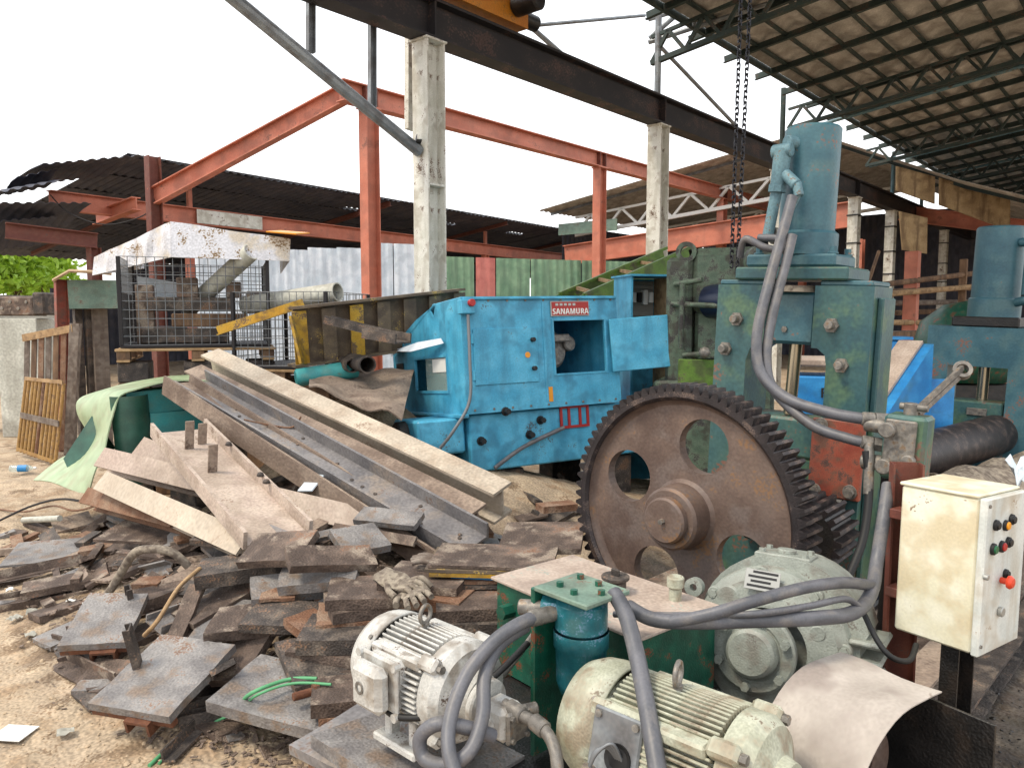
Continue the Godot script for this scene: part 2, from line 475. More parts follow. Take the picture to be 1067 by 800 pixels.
	mk("grease", Color(0.06, 0.055, 0.055), Color(0.12, 0.11, 0.105), {"dirt": Color(0.2, 0.16, 0.13), "dirty": 0.5, "scale": 1.2, "rough": 0.45, "bump": 0.3})
	mk("motor_white", Color(0.66, 0.655, 0.635), Color(0.77, 0.765, 0.745), {"chip": Color(0.42, 0.37, 0.33), "chip2": Color(0.32, 0.27, 0.24), "chips": 0.035, "dirt": Color(0.48, 0.44, 0.395), "dirty": 0.7, "scale": 1.4, "fine": 0.12, "rough": 0.55, "bump": 0.18})
	mk("motor_cream", Color(0.60, 0.605, 0.53), Color(0.71, 0.715, 0.645), {"chip": Color(0.47, 0.40, 0.32), "chip2": Color(0.36, 0.31, 0.26), "chips": 0.035, "dirt": Color(0.50, 0.44, 0.365), "dirty": 0.75, "scale": 1.3, "fine": 0.12, "rough": 0.6, "bump": 0.2})
	mk("gearbox_grey", Color(0.50, 0.52, 0.49), Color(0.58, 0.60, 0.565), {"chip": Color(0.36, 0.34, 0.31), "chips": 0.02, "dirt": Color(0.42, 0.39, 0.355), "dirty": 0.5, "scale": 1.4, "fine": 0.08, "rough": 0.48, "bump": 0.2})
	mk("box_cream", Color(0.82, 0.80, 0.70), Color(0.87, 0.86, 0.79), {"chip": Color(0.44, 0.40, 0.36), "chip2": Color(0.5, 0.42, 0.34), "chips": 0.008, "dirt": Color(0.70, 0.61, 0.46), "dirty": 0.4, "streak": 0.15, "scale": 1.0, "fine": 0.04, "rough": 0.5, "bump": 0.04})
	mk("box_front", Color(0.74, 0.755, 0.735), Color(0.82, 0.825, 0.80), {"chip": Color(0.52, 0.43, 0.33), "chips": 0.012, "dirt": Color(0.58, 0.51, 0.41), "dirty": 0.3, "streak": 0.35, "scale": 1.2, "fine": 0.05, "rough": 0.45})
	mk("primer_red", Color(0.34, 0.16, 0.115), Color(0.42, 0.22, 0.165), {"chip": Color(0.22, 0.14, 0.11), "chips": 0.06, "dirt": Color(0.45, 0.32, 0.26), "dirty": 0.3, "scale": 1.3, "fine": 0.1, "rough": 0.65})
	mk("red_plate", Color(0.50, 0.22, 0.16), Color(0.58, 0.31, 0.23), {"chip": Color(0.25, 0.16, 0.13), "chips": 0.1, "dirt": Color(0.22, 0.3, 0.26), "dirty": 0.4, "scale": 1.6, "rough": 0.6})
	mk("hose_grey", Color(0.285, 0.29, 0.31), Color(0.375, 0.375, 0.395), {"dirt": Color(0.47, 0.44, 0.41), "dirty": 0.45, "scale": 1.5, "fine": 0.08, "rough": 0.48})
	mk("fitting", Color(0.40, 0.385, 0.365), Color(0.55, 0.53, 0.50), {"chip": Color(0.44, 0.35, 0.26), "chips": 0.07, "dirt": Color(0.28, 0.26, 0.24), "dirty": 0.4, "scale": 4.0, "rough": 0.5, "metal": 0.3, "bump": 0.2})
	mk("guard_sheet", Color(0.62, 0.585, 0.55), Color(0.70, 0.665, 0.63), {"chip": Color(0.45, 0.40, 0.36), "chips": 0.015, "dirt": Color(0.50, 0.455, 0.43), "dirty": 0.6, "scale": 0.8, "fine": 0.06, "rough": 0.6, "bump": 0.04})
	mk("lino", Color(0.52, 0.60, 0.46), Color(0.62, 0.68, 0.54), {"dirt": Color(0.50, 0.46, 0.36), "dirty": 0.4, "scale": 0.8, "fine": 0.05, "rough": 0.5})
	mk("lino_dark", Color(0.12, 0.27, 0.22), Color(0.18, 0.35, 0.29), {"dirt": Color(0.35, 0.36, 0.28), "dirty": 0.3, "scale": 0.9, "fine": 0.06, "rough": 0.45})
	mk("turquoise", Color(0.20, 0.54, 0.55), Color(0.28, 0.63, 0.62), {"chip": Color(0.36, 0.28, 0.23), "chips": 0.03, "dirt": Color(0.42, 0.50, 0.45), "dirty": 0.4, "scale": 1.0, "fine": 0.08, "rough": 0.55})
	mk("timber", Color(0.36, 0.27, 0.20), Color(0.52, 0.41, 0.31), {"dirt": Color(0.30, 0.24, 0.2), "dirty": 0.6, "streak": 0.5, "scale": 1.3, "stretch": 0.3, "rough": 0.85})
	mk("timber_pale", Color(0.55, 0.44, 0.31), Color(0.66, 0.55, 0.41), {"dirt": Color(0.38, 0.30, 0.22), "dirty": 0.5, "scale": 1.3, "rough": 0.85})
	mk("bamboo", Color(0.56, 0.42, 0.22), Color(0.68, 0.54, 0.30), {"chip": Color(0.42, 0.30, 0.18), "chips": 0.15, "dirt": Color(0.40, 0.28, 0.18), "dirty": 0.3, "scale": 2.0, "rough": 0.55})
	mk("wood_grey", Color(0.38, 0.34, 0.31), Color(0.50, 0.46, 0.42), {"dirt": Color(0.3, 0.24, 0.2), "dirty": 0.5, "streak": 0.4, "scale": 1.4, "rough": 0.85})
	mk("panel_ply", Color(0.58, 0.49, 0.36), Color(0.68, 0.59, 0.45), {"dirt": Color(0.38, 0.30, 0.22), "dirty": 0.4, "streak": 0.7, "scale": 0.5, "rough": 0.8})
	mk("yellow_steel", Color(0.66, 0.50, 0.12), Color(0.74, 0.60, 0.22), {"chip": Color(0.32, 0.24, 0.18), "chips": 0.12, "dirt": Color(0.38, 0.30, 0.2), "dirty": 0.6, "scale": 1.0, "rough": 0.65})
	mk("yellow_worn", Color(0.34, 0.29, 0.24), Color(0.46, 0.40, 0.32), {"chip": Color(0.64, 0.52, 0.22), "chips": 0.06, "dirt": Color(0.26, 0.22, 0.19), "dirty": 0.5, "scale": 0.9, "rough": 0.75})
	mk("crane_yellow", Color(0.70, 0.42, 0.08), Color(0.76, 0.50, 0.14), {"chip": Color(0.3, 0.2, 0.12), "chips": 0.05, "scale": 0.6, "rough": 0.5})
	mk("roof_dark", Color(0.21, 0.22, 0.27), Color(0.29, 0.295, 0.34), {"dirt": Color(0.34, 0.32, 0.32), "dirty": 0.4, "streak": 0.3, "scale": 0.3, "rough": 0.75})  # bluish lift in these tones stands in for haze under the sheds
	mk("roof_brown", Color(0.655, 0.64, 0.61), Color(0.76, 0.74, 0.71), {"dirt": Color(0.50, 0.47, 0.44), "dirty": 0.5, "streak": 0.4, "scale": 0.35, "rough": 0.8})
	mk("roof_pale", Color(0.38, 0.36, 0.34), Color(0.50, 0.48, 0.45), {"dirt": Color(0.26, 0.22, 0.2), "dirty": 0.6, "streak": 0.6, "scale": 0.3, "rough": 0.8})
	mk("sheet_blue", Color(0.76, 0.81, 0.85), Color(0.85, 0.88, 0.91), {"dirt": Color(0.62, 0.66, 0.70), "dirty": 0.3, "streak": 0.3, "scale": 0.5, "fine": 0.05, "rough": 0.5})
	mk("sheet_green", Color(0.40, 0.54, 0.43), Color(0.50, 0.62, 0.50), {"dirt": Color(0.32, 0.41, 0.34), "dirty": 0.3, "streak": 0.45, "scale": 0.5, "fine": 0.05, "rough": 0.55})
	mk("sheet_pink", Color(0.70, 0.39, 0.36), Color(0.77, 0.47, 0.43), {"dirt": Color(0.5, 0.32, 0.28), "streak": 0.4, "scale": 0.5, "fine": 0.05, "rough": 0.55})
	mk("pan_white", Color(0.72, 0.72, 0.74), Color(0.81, 0.81, 0.83), {"chip": Color(0.62, 0.49, 0.30), "chip2": Color(0.34, 0.27, 0.19), "chips": 0.09, "dirt": Color(0.70, 0.62, 0.48), "dirty": 0.5, "scale": 0.5, "rough": 0.5, "metal": 0.1})
	mk("plaster", Color(0.68, 0.68, 0.64), Color(0.78, 0.78, 0.74), {"dirt": Color(0.5, 0.48, 0.44), "dirty": 0.5, "streak": 0.4, "scale": 0.3, "rough": 0.85})
	mk("box_beam", Color(0.38, 0.47, 0.42), Color(0.46, 0.54, 0.48), {"chip": Color(0.35, 0.25, 0.2), "chips": 0.05, "dirt": Color(0.32, 0.34, 0.3), "dirty": 0.4, "scale": 0.9, "rough": 0.6})
	mk("lime_steel", Color(0.26, 0.38, 0.09), Color(0.36, 0.48, 0.16), {"chip": Color(0.2, 0.16, 0.12), "chips": 0.1, "dirt": Color(0.2, 0.22, 0.12), "dirty": 0.6, "scale": 0.8, "rough": 0.6})
	mk("old_green", Color(0.26, 0.33, 0.27), Color(0.40, 0.46, 0.38), {"chip": Color(0.12, 0.11, 0.1), "chips": 0.3, "dirt": Color(0.18, 0.16, 0.13), "dirty": 0.7, "scale": 1.0, "rough": 0.6, "bump": 0.3})
	mk("bright_blue", Color(0.12, 0.44, 0.68), Color(0.20, 0.54, 0.77), {"dirt": Color(0.22, 0.38, 0.48), "dirty": 0.4, "scale": 0.9, "fine": 0.06, "rough": 0.45})
	mk("concrete", Color(0.40, 0.38, 0.36), Color(0.52, 0.50, 0.47), {"dirt": Color(0.3, 0.27, 0.24), "dirty": 0.5, "scale": 1.0, "rough": 0.9})
	mk("cloth_grey", Color(0.42, 0.38, 0.34), Color(0.58, 0.54, 0.48), {"dirt": Color(0.28, 0.24, 0.21), "dirty": 0.6, "scale": 4.0, "rough": 0.95, "bump": 0.4})
	mk("grit", Color(0.62, 0.54, 0.44), Color(0.70, 0.62, 0.52), {"scale": 3.0, "rough": 0.9})
	mk("soil", Color(0.86, 0.86, 0.86), Color(1.0, 1.0, 1.0), {"chip": Color(0.62, 0.58, 0.54), "chips": 0.12, "dirt": Color(0.72, 0.66, 0.6), "dirty": 0.6, "scale": 0.55, "fine": 0.22, "rough": 0.95, "bump": 0.6, "world": true})
	M.soil.vertex_color_use_as_albedo = true
	plainm("black", Color(0.03, 0.03, 0.032), 0.5)
	plainm("rubber", Color(0.07, 0.07, 0.075), 0.6)
	plainm("dark_blue", Color(0.05, 0.10, 0.20), 0.35)
	plainm("wire", Color(0.45, 0.46, 0.47), 0.5, 0.4)
	plainm("wire_dark", Color(0.13, 0.12, 0.13), 0.6, 0.3)
	plainm("chain", Color(0.16, 0.16, 0.18), 0.4, 0.6)
	plainm("chrome", Color(0.66, 0.62, 0.54), 0.25, 0.9)
	plainm("white", Color(0.84, 0.84, 0.82), 0.6)
	plainm("red", Color(0.62, 0.06, 0.05), 0.35)
	plainm("green", Color(0.02, 0.34, 0.20), 0.35)
	plainm("yellow", Color(0.85, 0.55, 0.05), 0.4)
	plainm("orange_red", Color(0.80, 0.24, 0.12), 0.4)
	plainm("sign_red", Color(0.62, 0.13, 0.10), 0.5)
	plainm("plate_tin", Color(0.62, 0.62, 0.60), 0.4, 0.5)
	plainm("straw", Color(0.32, 0.58, 0.40), 0.6)
	var gl := plainm("glass", Color(0.75, 0.86, 0.84, 0.25), 0.05)
	gl.transparency = BaseMaterial3D.TRANSPARENCY_ALPHA

# ---------- camera, sky, light ----------
func light_and_lens() -> void:
	var cam := Camera3D.new()
	cam.name = "camera"
	cam.fov = 53.13
	cam.position = EYE
	cam.rotation_degrees = Vector3(-PITCH, 0, 0)
	cam.near = 0.05
	cam.far = 2000.0
	add_child(cam)
	cam.current = true
	var sky := ProceduralSkyMaterial.new()
	sky.sky_top_color = Color(0.95, 0.97, 1.0)
	sky.sky_horizon_color = Color(1.0, 0.995, 0.985)
	sky.sky_curve = 0.2
	sky.sky_energy_multiplier = 1.0
	sky.ground_bottom_color = Color(0.45, 0.40, 0.36)
	sky.ground_horizon_color = Color(0.75, 0.73, 0.70)
	var e := Environment.new()
	e.background_mode = Environment.BG_SKY
	e.sky = Sky.new()
	e.sky.sky_material = sky
	e.tonemap_mode = Environment.TONE_MAPPER_LINEAR
	e.tonemap_exposure = 1.95
	e.sdfgi_enabled = true
	e.ssao_enabled = true
	e.ssil_enabled = true
	var we := WorldEnvironment.new()
	we.name = "environment"
	we.environment = e
	add_child(we)
	var sun := DirectionalLight3D.new()
	sun.name = "sun"
	sun.light_color = Color(1.0, 0.95, 0.87)
	sun.light_energy = 0.5
	sun.light_angular_distance = 14.0
	sun.shadow_enabled = true
	sun.rotation_degrees = Vector3(-58, -62, 0)
	add_child(sun)

# ---------- ground ----------
var gn := FastNoiseLite.new()
func bell(x: float, z: float, cx: float, cz: float, sx: float, sz: float) -> float:
	return exp(-pow((x - cx) / sx, 2) - pow((z - cz) / sz, 2))
func land(x: float, z: float) -> float:
	var h := gn.get_noise_2d(x * 2.2, z * 2.2) * 0.025 + gn.get_noise_2d(x * 9.0, z * 9.0) * 0.008 + gn.get_noise_2d(x * 40.0, z * 40.0) * 0.003
	h += 0.30 * bell(x, z, -0.85, -4.15, 0.85, 0.95) + 0.16 * bell(x, z, -1.75, -4.3, 0.7, 0.7) + 0.35 * bell(x, z, -0.3, -5.6, 1.2, 0.9) + 0.75 * bell(x, z, -1.25, -6.2, 0.75, 0.6)
	return h
func axis(a: float, b: float, step: float, far: float) -> Array:
	var r := []
	var x := a
	while x < b:
		r.append(x)
		x += step
	var g := step
	while x < far:
		r.append(x)
		g *= 1.35
		x += g
	r.append(far)
	g = step
	x = a
	while x > -far:
		g *= 1.35
		x -= g
		r.push_front(maxf(x, -far))
	return r
func ground() -> void:
	gn.seed = 3
	gn.frequency = 1.0
	gn.fractal_octaves = 3
	var xs := axis(-4.5, 3.5, 0.055, 250.0)
	var zs := axis(-8.0, -1.6, 0.055, 250.0)
	var rows := []
	for z in zs:
		var row := []
		for x in xs:
			row.append(Vector3(x, land(x, z), z))
		rows.append(row)
	var b := MB.new().grid(rows)
	var sand := Color(0.46, 0.355, 0.245)
	var grit := Color(0.24, 0.185, 0.135)
	var oily := Color(0.075, 0.062, 0.052)
	for p in b.v:
		var n := gn.get_noise_2d(p.x * 1.3 + 40, p.z * 1.3) * 0.5 + gn.get_noise_2d(p.x * 5 + 9, p.z * 5) * 0.35
		var near := bell(p.x, p.z, -1.0, -4.2, 1.55, 1.6)
		var k := clampf((near - 0.42 + n * 0.55) * 3.2, 0.0, 1.0)
		var c := sand.lerp(grit, k)
		var w := clampf((bell(p.x, p.z, 1.75, -3.7, 2.2, 2.8) - 0.5 + n * 0.5) * 3.0, 0.0, 1.0)
		c = c.lerp(oily, w)
		c = c * (1.0 + gn.get_noise_2d(p.x * 22, p.z * 22) * 0.35)
		b.c.append(Color(c.r, c.g, c.b))
	struct("ground", b, M.soil)

# ---------- corrugated sheet ----------
func corr(a: Vector3, across: Vector3, run: Vector3, pitch: float, amp: float, bow := 0.0) -> MB:
	var up := across.cross(run).normalized()
	var k := int(across.length() / pitch) * 4
	var rows := []
	for i in 4:
		var row := []
		for j in k + 1:
			var ph: float = [0.0, 1.0, 1.0, 0.0][j % 4]
			row.append(a + across * (float(j) / k) + run * (i / 3.0) + up * (amp * ph + bow * sin(i / 3.0 * PI)))
		rows.append(row)
	return MB.new().grid(rows, 0.004)
func wpart(p: Node3D, called: String, mesh, mat: Material) -> MeshInstance3D:   # a part whose mesh is given in world coordinates
	return part(p, called, mesh, mat, p.transform.affine_inverse())
func truss(p: Node3D, called: String, a: Vector3, b: Vector3, h: float, k: int, t: float, mat: Material) -> void:
	var m := MB.new()
	var up := Vector3.UP * h
	var q := [[a, b], [a + up, b + up]]
	for i in k:
		var u := a.lerp(b, float(i) / k)
		var w := a.lerp(b, (i + 0.5) / k) + up
		var z := a.lerp(b, (i + 1.0) / k)
		q.append([u, w])
		q.append([w, z])
	for e in q:
		var s := bar(sec_box(t, t) if e[0] != a or e[1] != b else sec_box(t * 1.6, t * 1.4), e[0], e[1])
		m.v.append_array(s.v)
		m.n.append_array(s.n)
	wpart(p, called, m, mat)

func S(s: float, t: float, h: float) -> Vector3:   # along the track, across it, up; from the white column by the scrap
	return Vector3(-0.79, 0, -7.5) + U * s + V * t + Vector3.UP * h

func crane_bay() -> void:
	var yb := Basis(Vector3.UP, deg_to_rad(-41.0))
	var upright := Basis(Vector3.RIGHT, deg_to_rad(-90.0))
	var where := ["beside the long yellow worn beam", "behind the open blue cabinet", "just behind the hoses of the tall cylinder", "behind the tall teal cylinder", "with black bands behind the blue sloping guard", "farthest down the track beside the dark post"]
	var ss := [0.0, 4.25, 8.4, 12.6, 15.4, 21.0]
	for i in 6:
		var l := 4.07
		var o := thing("crane_column", "white chipped steel column under the dark girder, " + where[i], "column", T(S(ss[i], 0, 0), yb), "white columns carrying the crane girder")
		part(o, "shaft", MB.new().ext(sec_i(0.23, 0.21, 0.018, 0.014), l, Transform3D(upright, Vector3(0, l / 2, 0))), M.white_column)
		part(o, "cap_plate", MB.new().box(Vector3(0, l + 0.012, 0), Vector3(0.24, 0.02, 0.27), 0.004), M.white_column)
		if i >= 3:
			for y in [2.55, 3.1, 3.7]:
				part(o, "band", MB.new().box(Vector3(0, y, 0), Vector3(0.25, 0.03, 0.27), 0.004), M.grease)
		if i == 0:
			part(o, "splice_plate", MB.new().box(Vector3(0, 2.75, 0), Vector3(0.215, 0.02, 0.215)), M.white_column)
			part(o, "bracket", MB.new().ext(sec_l(0.05, 0.05, 0.006), 0.36, Transform3D(Basis(Vector3.UP, deg_to_rad(52.0)), Vector3(-0.02, 3.12, 0.16))), M.grease)
	var g := thing("crane_girder", "long dark steel crane girder on top of the white columns", "girder", T(S(8, 0, 4.1), yb))
	wpart(g, "web_and_flanges", bar(sec_i(0.36, 0.22, 0.022, 0.02), S(-5, 0, 4.275), S(25, 0, 4.275)), M.girder)
	wpart(g, "rail", bar(sec_box(0.05, 0.05), S(-5, 0, 4.482), S(25, 0, 4.482)), M.grease)
	for i in 4:
		wpart(g, "stiffener", MB.new().box(Vector3.ZERO, Vector3(0.21, 0.31, 0.02), 0.0, T(S(ss[i], 0, 4.275), yb)), M.girder)
	var c := thing("crane_end_carriage", "yellow crane end carriage riding on the dark girder", "crane carriage", T(S(0.4, 0, 4.515), yb))
	wpart(c, "box_frame", bar(sec_box(0.2, 0.24), S(-1.2, 0, 4.665), S(1.35, 0, 4.665)), M.crane_yellow)
	part(c, "buffer", MB.new().cyl(Vector3(0, 0.17, -0.95), Vector3(0, 0.17, -1.2), 0.085, 14), M.grease)
	part(c, "drive_motor", MB.new().cyl(Vector3(0.1, 0.2, -0.75), Vector3(0.42, 0.2, -0.75), 0.11, 14), M.grease)
	part(c, "wheel", MB.new().cyl(Vector3(-0.13, 0.1, -0.6), Vector3(-0.105, 0.1, -0.6), 0.09, 16), M.grease)
	part(c, "wheel", MB.new().cyl(Vector3(-0.13, 0.1, 1.2), Vector3(-0.105, 0.1, 1.2), 0.09, 16), M.grease)
	wpart(c, "bridge_beam", bar(sec_i(0.3, 0.18, 0.02, 0.016), S(0.1, -0.1, 4.94), S(0.1, 3.0, 4.94)), M.orange_steel)
	# braces under and over the girder
	solo("diagonal_brace", "grey steel pipe brace sloping down to the white column", "brace", bar(disc(0.055, 12), W(120, -103, 5.3), W(437, 158, 7.25)), M.galvanised)
	for h in [[322, -40, 55, 6.45, "short galvanised hanger ending at the sloping pipe brace high up"], [386, 12, 112, 6.95, "galvanised hanger between the dark girder and the sloping pipe brace"]]:
		solo("hanger_strut", h[4], "strut", bar(sec_u(0.07, 0.045, 0.006), W(h[0], h[1], h[3]), W(h[0], h[2], h[3]), V), M.galvanised)
	solo("stub_column", "short white hanging channel beside the column top", "channel", bar(sec_u(0.12, 0.06, 0.008), W(426, 30, 7.75), W(426, 136, 7.75), V), M.white_column)
	solo("roof_brace", "thin grey pipe rising from the girder past the crane carriage", "brace", bar(disc(0.03, 8), W(490, -28, 8.3), W(594, 64, 9.0)), M.galvanised)
	solo("tie_rod", "thin level pipe from the crane carriage to the roof post", "rod", bar(disc(0.022, 8), W(540, 28, 8.6), W(672, 16, 10.6)), M.galvanised)
	solo("stay_rod", "thin sloping pipe from the roof bracket down to the girder", "rod", bar(disc(0.028, 8), W(684, 44, 10.6), W(766, 130, 12.4)), M.galvanised)
	# roof over the rolling machine
	var r := thing("open_roof", "wide lean-to roof with brown ribbed sheets on dark trusses over the rolling machine", "roof", T(S(8, 0.4, 5.5), yb))
	var rise := Vector3.UP * 0.13
	var s := -1.88
	for i in 26:
		wpart(r, "roof_sheet", corr(S(s, 0.35, 5.45), (V + rise) * 7.0, U * 1.13, 0.34, 0.045), M.roof_brown)
		wpart(r, "purlin", bar(sec_l(0.06, 0.11, 0.006), S(s + 0.02, 0.1, 5.30), S(s + 0.02, 0.1, 5.30) + (V + rise) * 7.3), M.truss_green)
		s += 1.12
	for j in 16:
		var q0 := S(-1.88, 0.4, 5.425) + (V + rise) * (0.2 + j * 0.43)
		wpart(r, "batten", bar(sec_box(0.05, 0.035), q0, q0 + U * 28.9), M.truss_green)
	wpart(r, "edge_strip", bar(sec_l(0.05, 0.12, 0.006), S(-1.88, 0.33, 5.34), S(27.2, 0.33, 5.34)), M.truss_green)
	for q in [-0.6, 4.2, 9.0, 13.6, 18.0, 22.5]:
		truss(r, "truss", S(q, -0.1, 4.92), S(q, 0, 4.92) + (V + rise) * 7.0, 0.34, 14, 0.045, M.truss_green)
	var pm := [M.galvanised, M.truss_green, M.pipe_blue, M.pipe_blue, M.pipe_blue]
	var pl := ["grey pipe roof post standing on the girder behind the chain", "dark green pipe roof post rising behind the hoses", "light blue pipe roof post to the side of the tall cylinder", "thin light blue roof post above the hung plywood", "farthest light blue pipe roof post on the girder"]
	var pq := [4.2, 8.5, 15.4, 18.2, 22.5]
	for i in 5:
		var a := S(pq[i], 0, 4.46)
		solo("roof_post", pl[i], "post", bar(disc(0.045, 10), a, a + Vector3.UP * 1.05, V), pm[i], Transform3D(), "pipe posts between girder and roof")
	for q in [10.6, 15.4, 18.6]:
		solo("outrigger_pipe", "thin pipe reaching out from under the roof edge", "pipe", bar(disc(0.035, 8), S(q, -0.55, 5.22), S(q, -0.55, 5.22) + (V + rise) * 6.0), M.pipe_blue, Transform3D(), "pipes reaching out past the roof edge")
	# near bracket at the first roof post
	var br := thing("roof_bracket", "galvanised lattice bracket on the roof post above the girder", "bracket", T(S(4.2, 0.5, 5.0), yb))
	for e in [[[676, 44, 10.6], [800, 4, 9.9]], [[676, 20, 10.6], [760, -6, 10.1]], [[677, 40, 10.6], [716, 6, 10.3]], [[723, 28, 10.3], [723, 2, 10.3]]]:
		wpart(br, "pipe", bar(disc(0.035, 8), W(e[0][0], e[0][1], e[0][2]), W(e[1][0], e[1][1], e[1][2])), M.galvanised)
	# closing wall far under the roof
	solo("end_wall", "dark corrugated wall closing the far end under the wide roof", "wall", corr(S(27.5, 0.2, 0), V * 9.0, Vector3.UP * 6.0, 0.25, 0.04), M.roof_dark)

func orange_frame() -> void:
	var yb := Basis(Vector3.UP, deg_to_rad(-41.0))
	var upright := Basis(Vector3.RIGHT, deg_to_rad(-90.0))
	var f := thing("orange_portal_frame", "orange steel frame with long beam and columns behind the crane girder", "steel frame", T(W(384, 200, 12.1) * Vector3(1, 0, 1), yb))
	var p0 := W(384, 112, 12.1)
	var top := 4.75
	p0.y = 0
	var k := 0
	for s in [0.0, 6.4, 12.4, 18.6]:
		var q: Vector3 = p0 + U * s
		wpart(f, "column", MB.new().ext(sec_i(0.25, 0.2, 0.016, 0.012), top, Transform3D(yb * upright, q + Vector3.UP * top / 2)), M.orange_steel)
		wpart(f, "cap_plate", MB.new().box(Vector3.ZERO, Vector3(0.26, 0.02, 0.3), 0.0, Transform3D(yb, q + Vector3.UP * (top + 0.011))), M.orange_steel)
		for d in [-0.12, 0.1]:
			wpart(f, "stiffener", MB.new().box(Vector3.ZERO, Vector3(0.2, 0.27, 0.02), 0.0, Transform3D(yb, q + U * d + Vector3.UP * (top + 0.185))), M.primer_red)
		k += 1
	var a := p0 - U * 0.55 + Vector3.UP * (top + 0.185)
	wpart(f, "beam", bar(sec_i(0.32, 0.2, 0.018, 0.014), a, a + U * 21.0), M.orange_steel)
	var b := W(160, 205, 12.6)
	wpart(f, "end_post", bar(sec_i(0.2, 0.18, 0.016, 0.012), b * Vector3(1, 0, 1), b + Vector3.UP * 0.65, U), M.primer_red)
	wpart(f, "rafter", bar(sec_i(0.27, 0.18, 0.018, 0.014), b, W(358, 98, 11.9)), M.orange_steel)

func left_shed() -> void:
	# a lean-to whose high open side faces the yard
	var a := W(50, 199, 14.6)
	a.y = 0
	var D := Vector3(sin(deg_to_rad(36.0)), 0, -cos(deg_to_rad(36.0)))
	var B := Vector3(-D.z, 0, D.x) * -1.0   # away from the yard
	if B.z > 0:
		B = -B
	var o := thing("rear_shed", "dark-roofed open shed with orange beams along the back of the yard", "shed", T(a))
	var hb := 3.72
	var b1 := a + Vector3.UP * hb
	wpart(o, "eave_beam", bar(sec_i(0.36, 0.2, 0.02, 0.016), b1, b1 + D * 26.0), M.orange_steel)
	for e in [[3.0, 4.7], [19.0, 19.9]]:
		wpart(o, "patch_plate", bar(sec_box(0.006, 0.3), b1 + D * e[0] - B * 0.012 - B * 0.1, b1 + D * e[1] - B * 0.112), M.white_column)
	for s in [2.9, 8.2, 13.5, 18.8, 24.0]:
		var q: Vector3 = a + D * s
		wpart(o, "column", bar(sec_i(0.2, 0.18, 0.016, 0.012), q, q + Vector3.UP * (hb - 0.18), D), M.orange_steel)
		var hi: Vector3 = q - B * 0.9 + Vector3.UP * 4.55
		wpart(o, "rafter", bar(sec_i(0.16, 0.1, 0.012, 0.01), hi, q + B * 8.0 + Vector3.UP * 3.3), M.primer_red)
		wpart(o, "post", bar(sec_box(0.09, 0.09), q + Vector3.UP * (hb + 0.18), q + Vector3.UP * (hb + 0.6), D), M.orange_steel)
	for j in 8:
		var t := -0.85 + j * 1.25
		wpart(o, "purlin", bar(sec_l(0.06, 0.08, 0.006), a + D * 1.1 + B * t + Vector3.UP * (4.6 - (t + 0.9) * 0.14), a + D * 26.0 + B * t + Vector3.UP * (4.6 - (t + 0.9) * 0.14)), M.grease)
	rng.seed = 12
	for i in 27:
		var s := 1.0 + i * 0.93
		var lift := rng.randf_range(-0.012, 0.012) - 0.12
		if i in [7, 11, 15, 22]:
			# a short sheet leaves a bright slot
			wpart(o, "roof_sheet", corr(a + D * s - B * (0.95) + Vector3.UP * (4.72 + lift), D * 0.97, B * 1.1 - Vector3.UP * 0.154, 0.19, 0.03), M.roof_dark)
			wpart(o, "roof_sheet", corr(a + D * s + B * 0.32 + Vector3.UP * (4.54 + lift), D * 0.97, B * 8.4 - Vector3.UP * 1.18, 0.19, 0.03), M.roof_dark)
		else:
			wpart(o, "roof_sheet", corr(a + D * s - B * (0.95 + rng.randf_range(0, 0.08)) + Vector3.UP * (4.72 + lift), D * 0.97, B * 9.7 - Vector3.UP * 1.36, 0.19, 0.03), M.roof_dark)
	# back wall, with gaps under the roof at the near end
	for i in 24:
		var s := 3.6 + i * 0.98
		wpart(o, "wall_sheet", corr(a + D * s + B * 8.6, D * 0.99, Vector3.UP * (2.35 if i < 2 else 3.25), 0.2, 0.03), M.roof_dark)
	wpart(o, "side_beam", bar(sec_i(0.28, 0.18, 0.018, 0.014), W(5, 240, 13.5), W(101, 251, 14.4)), M.primer_red)
	wpart(o, "side_column", bar(sec_i(0.2, 0.18, 0.016, 0.012), W(97, 258, 14.4) * Vector3(1, 0, 1), W(97, 258, 14.4), D), M.primer_red)
	wpart(o, "side_rafter", bar(sec_i(0.25, 0.18, 0.018, 0.014), W(100, 228, 16.0), W(142, 212, 14.9)), M.orange_steel)
	# torn sheets hanging off the open end
	for e in [[[-6, 202, 13.2], [70, 188, 14.2], 0.9, -10.0], [[0, 212, 13.4], [95, 212, 14.6], 1.0, 6.0], [[16, 186, 13.8], [62, 176, 14.4], 0.5, 0.0], [[42, 172, 14.0], [150, 162, 14.6], 1.5, 0.0], [[-10, 232, 13.4], [60, 226, 14.6], 0.8, 12.0]]:
		var p := W(e[0][0], e[0][1], e[0][2])
		var q := W(e[1][0], e[1][1], e[1][2])
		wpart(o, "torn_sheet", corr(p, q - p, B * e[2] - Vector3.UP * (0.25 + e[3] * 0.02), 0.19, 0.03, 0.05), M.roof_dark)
	wpart(o, "loose_wire", MB.new().tube([W(52, 203, 14.3), W(72, 222, 14.2), W(110, 234, 14.2), W(150, 224, 14.2), W(165, 205, 14.2)], 0.012, 5), M.wire_dark)

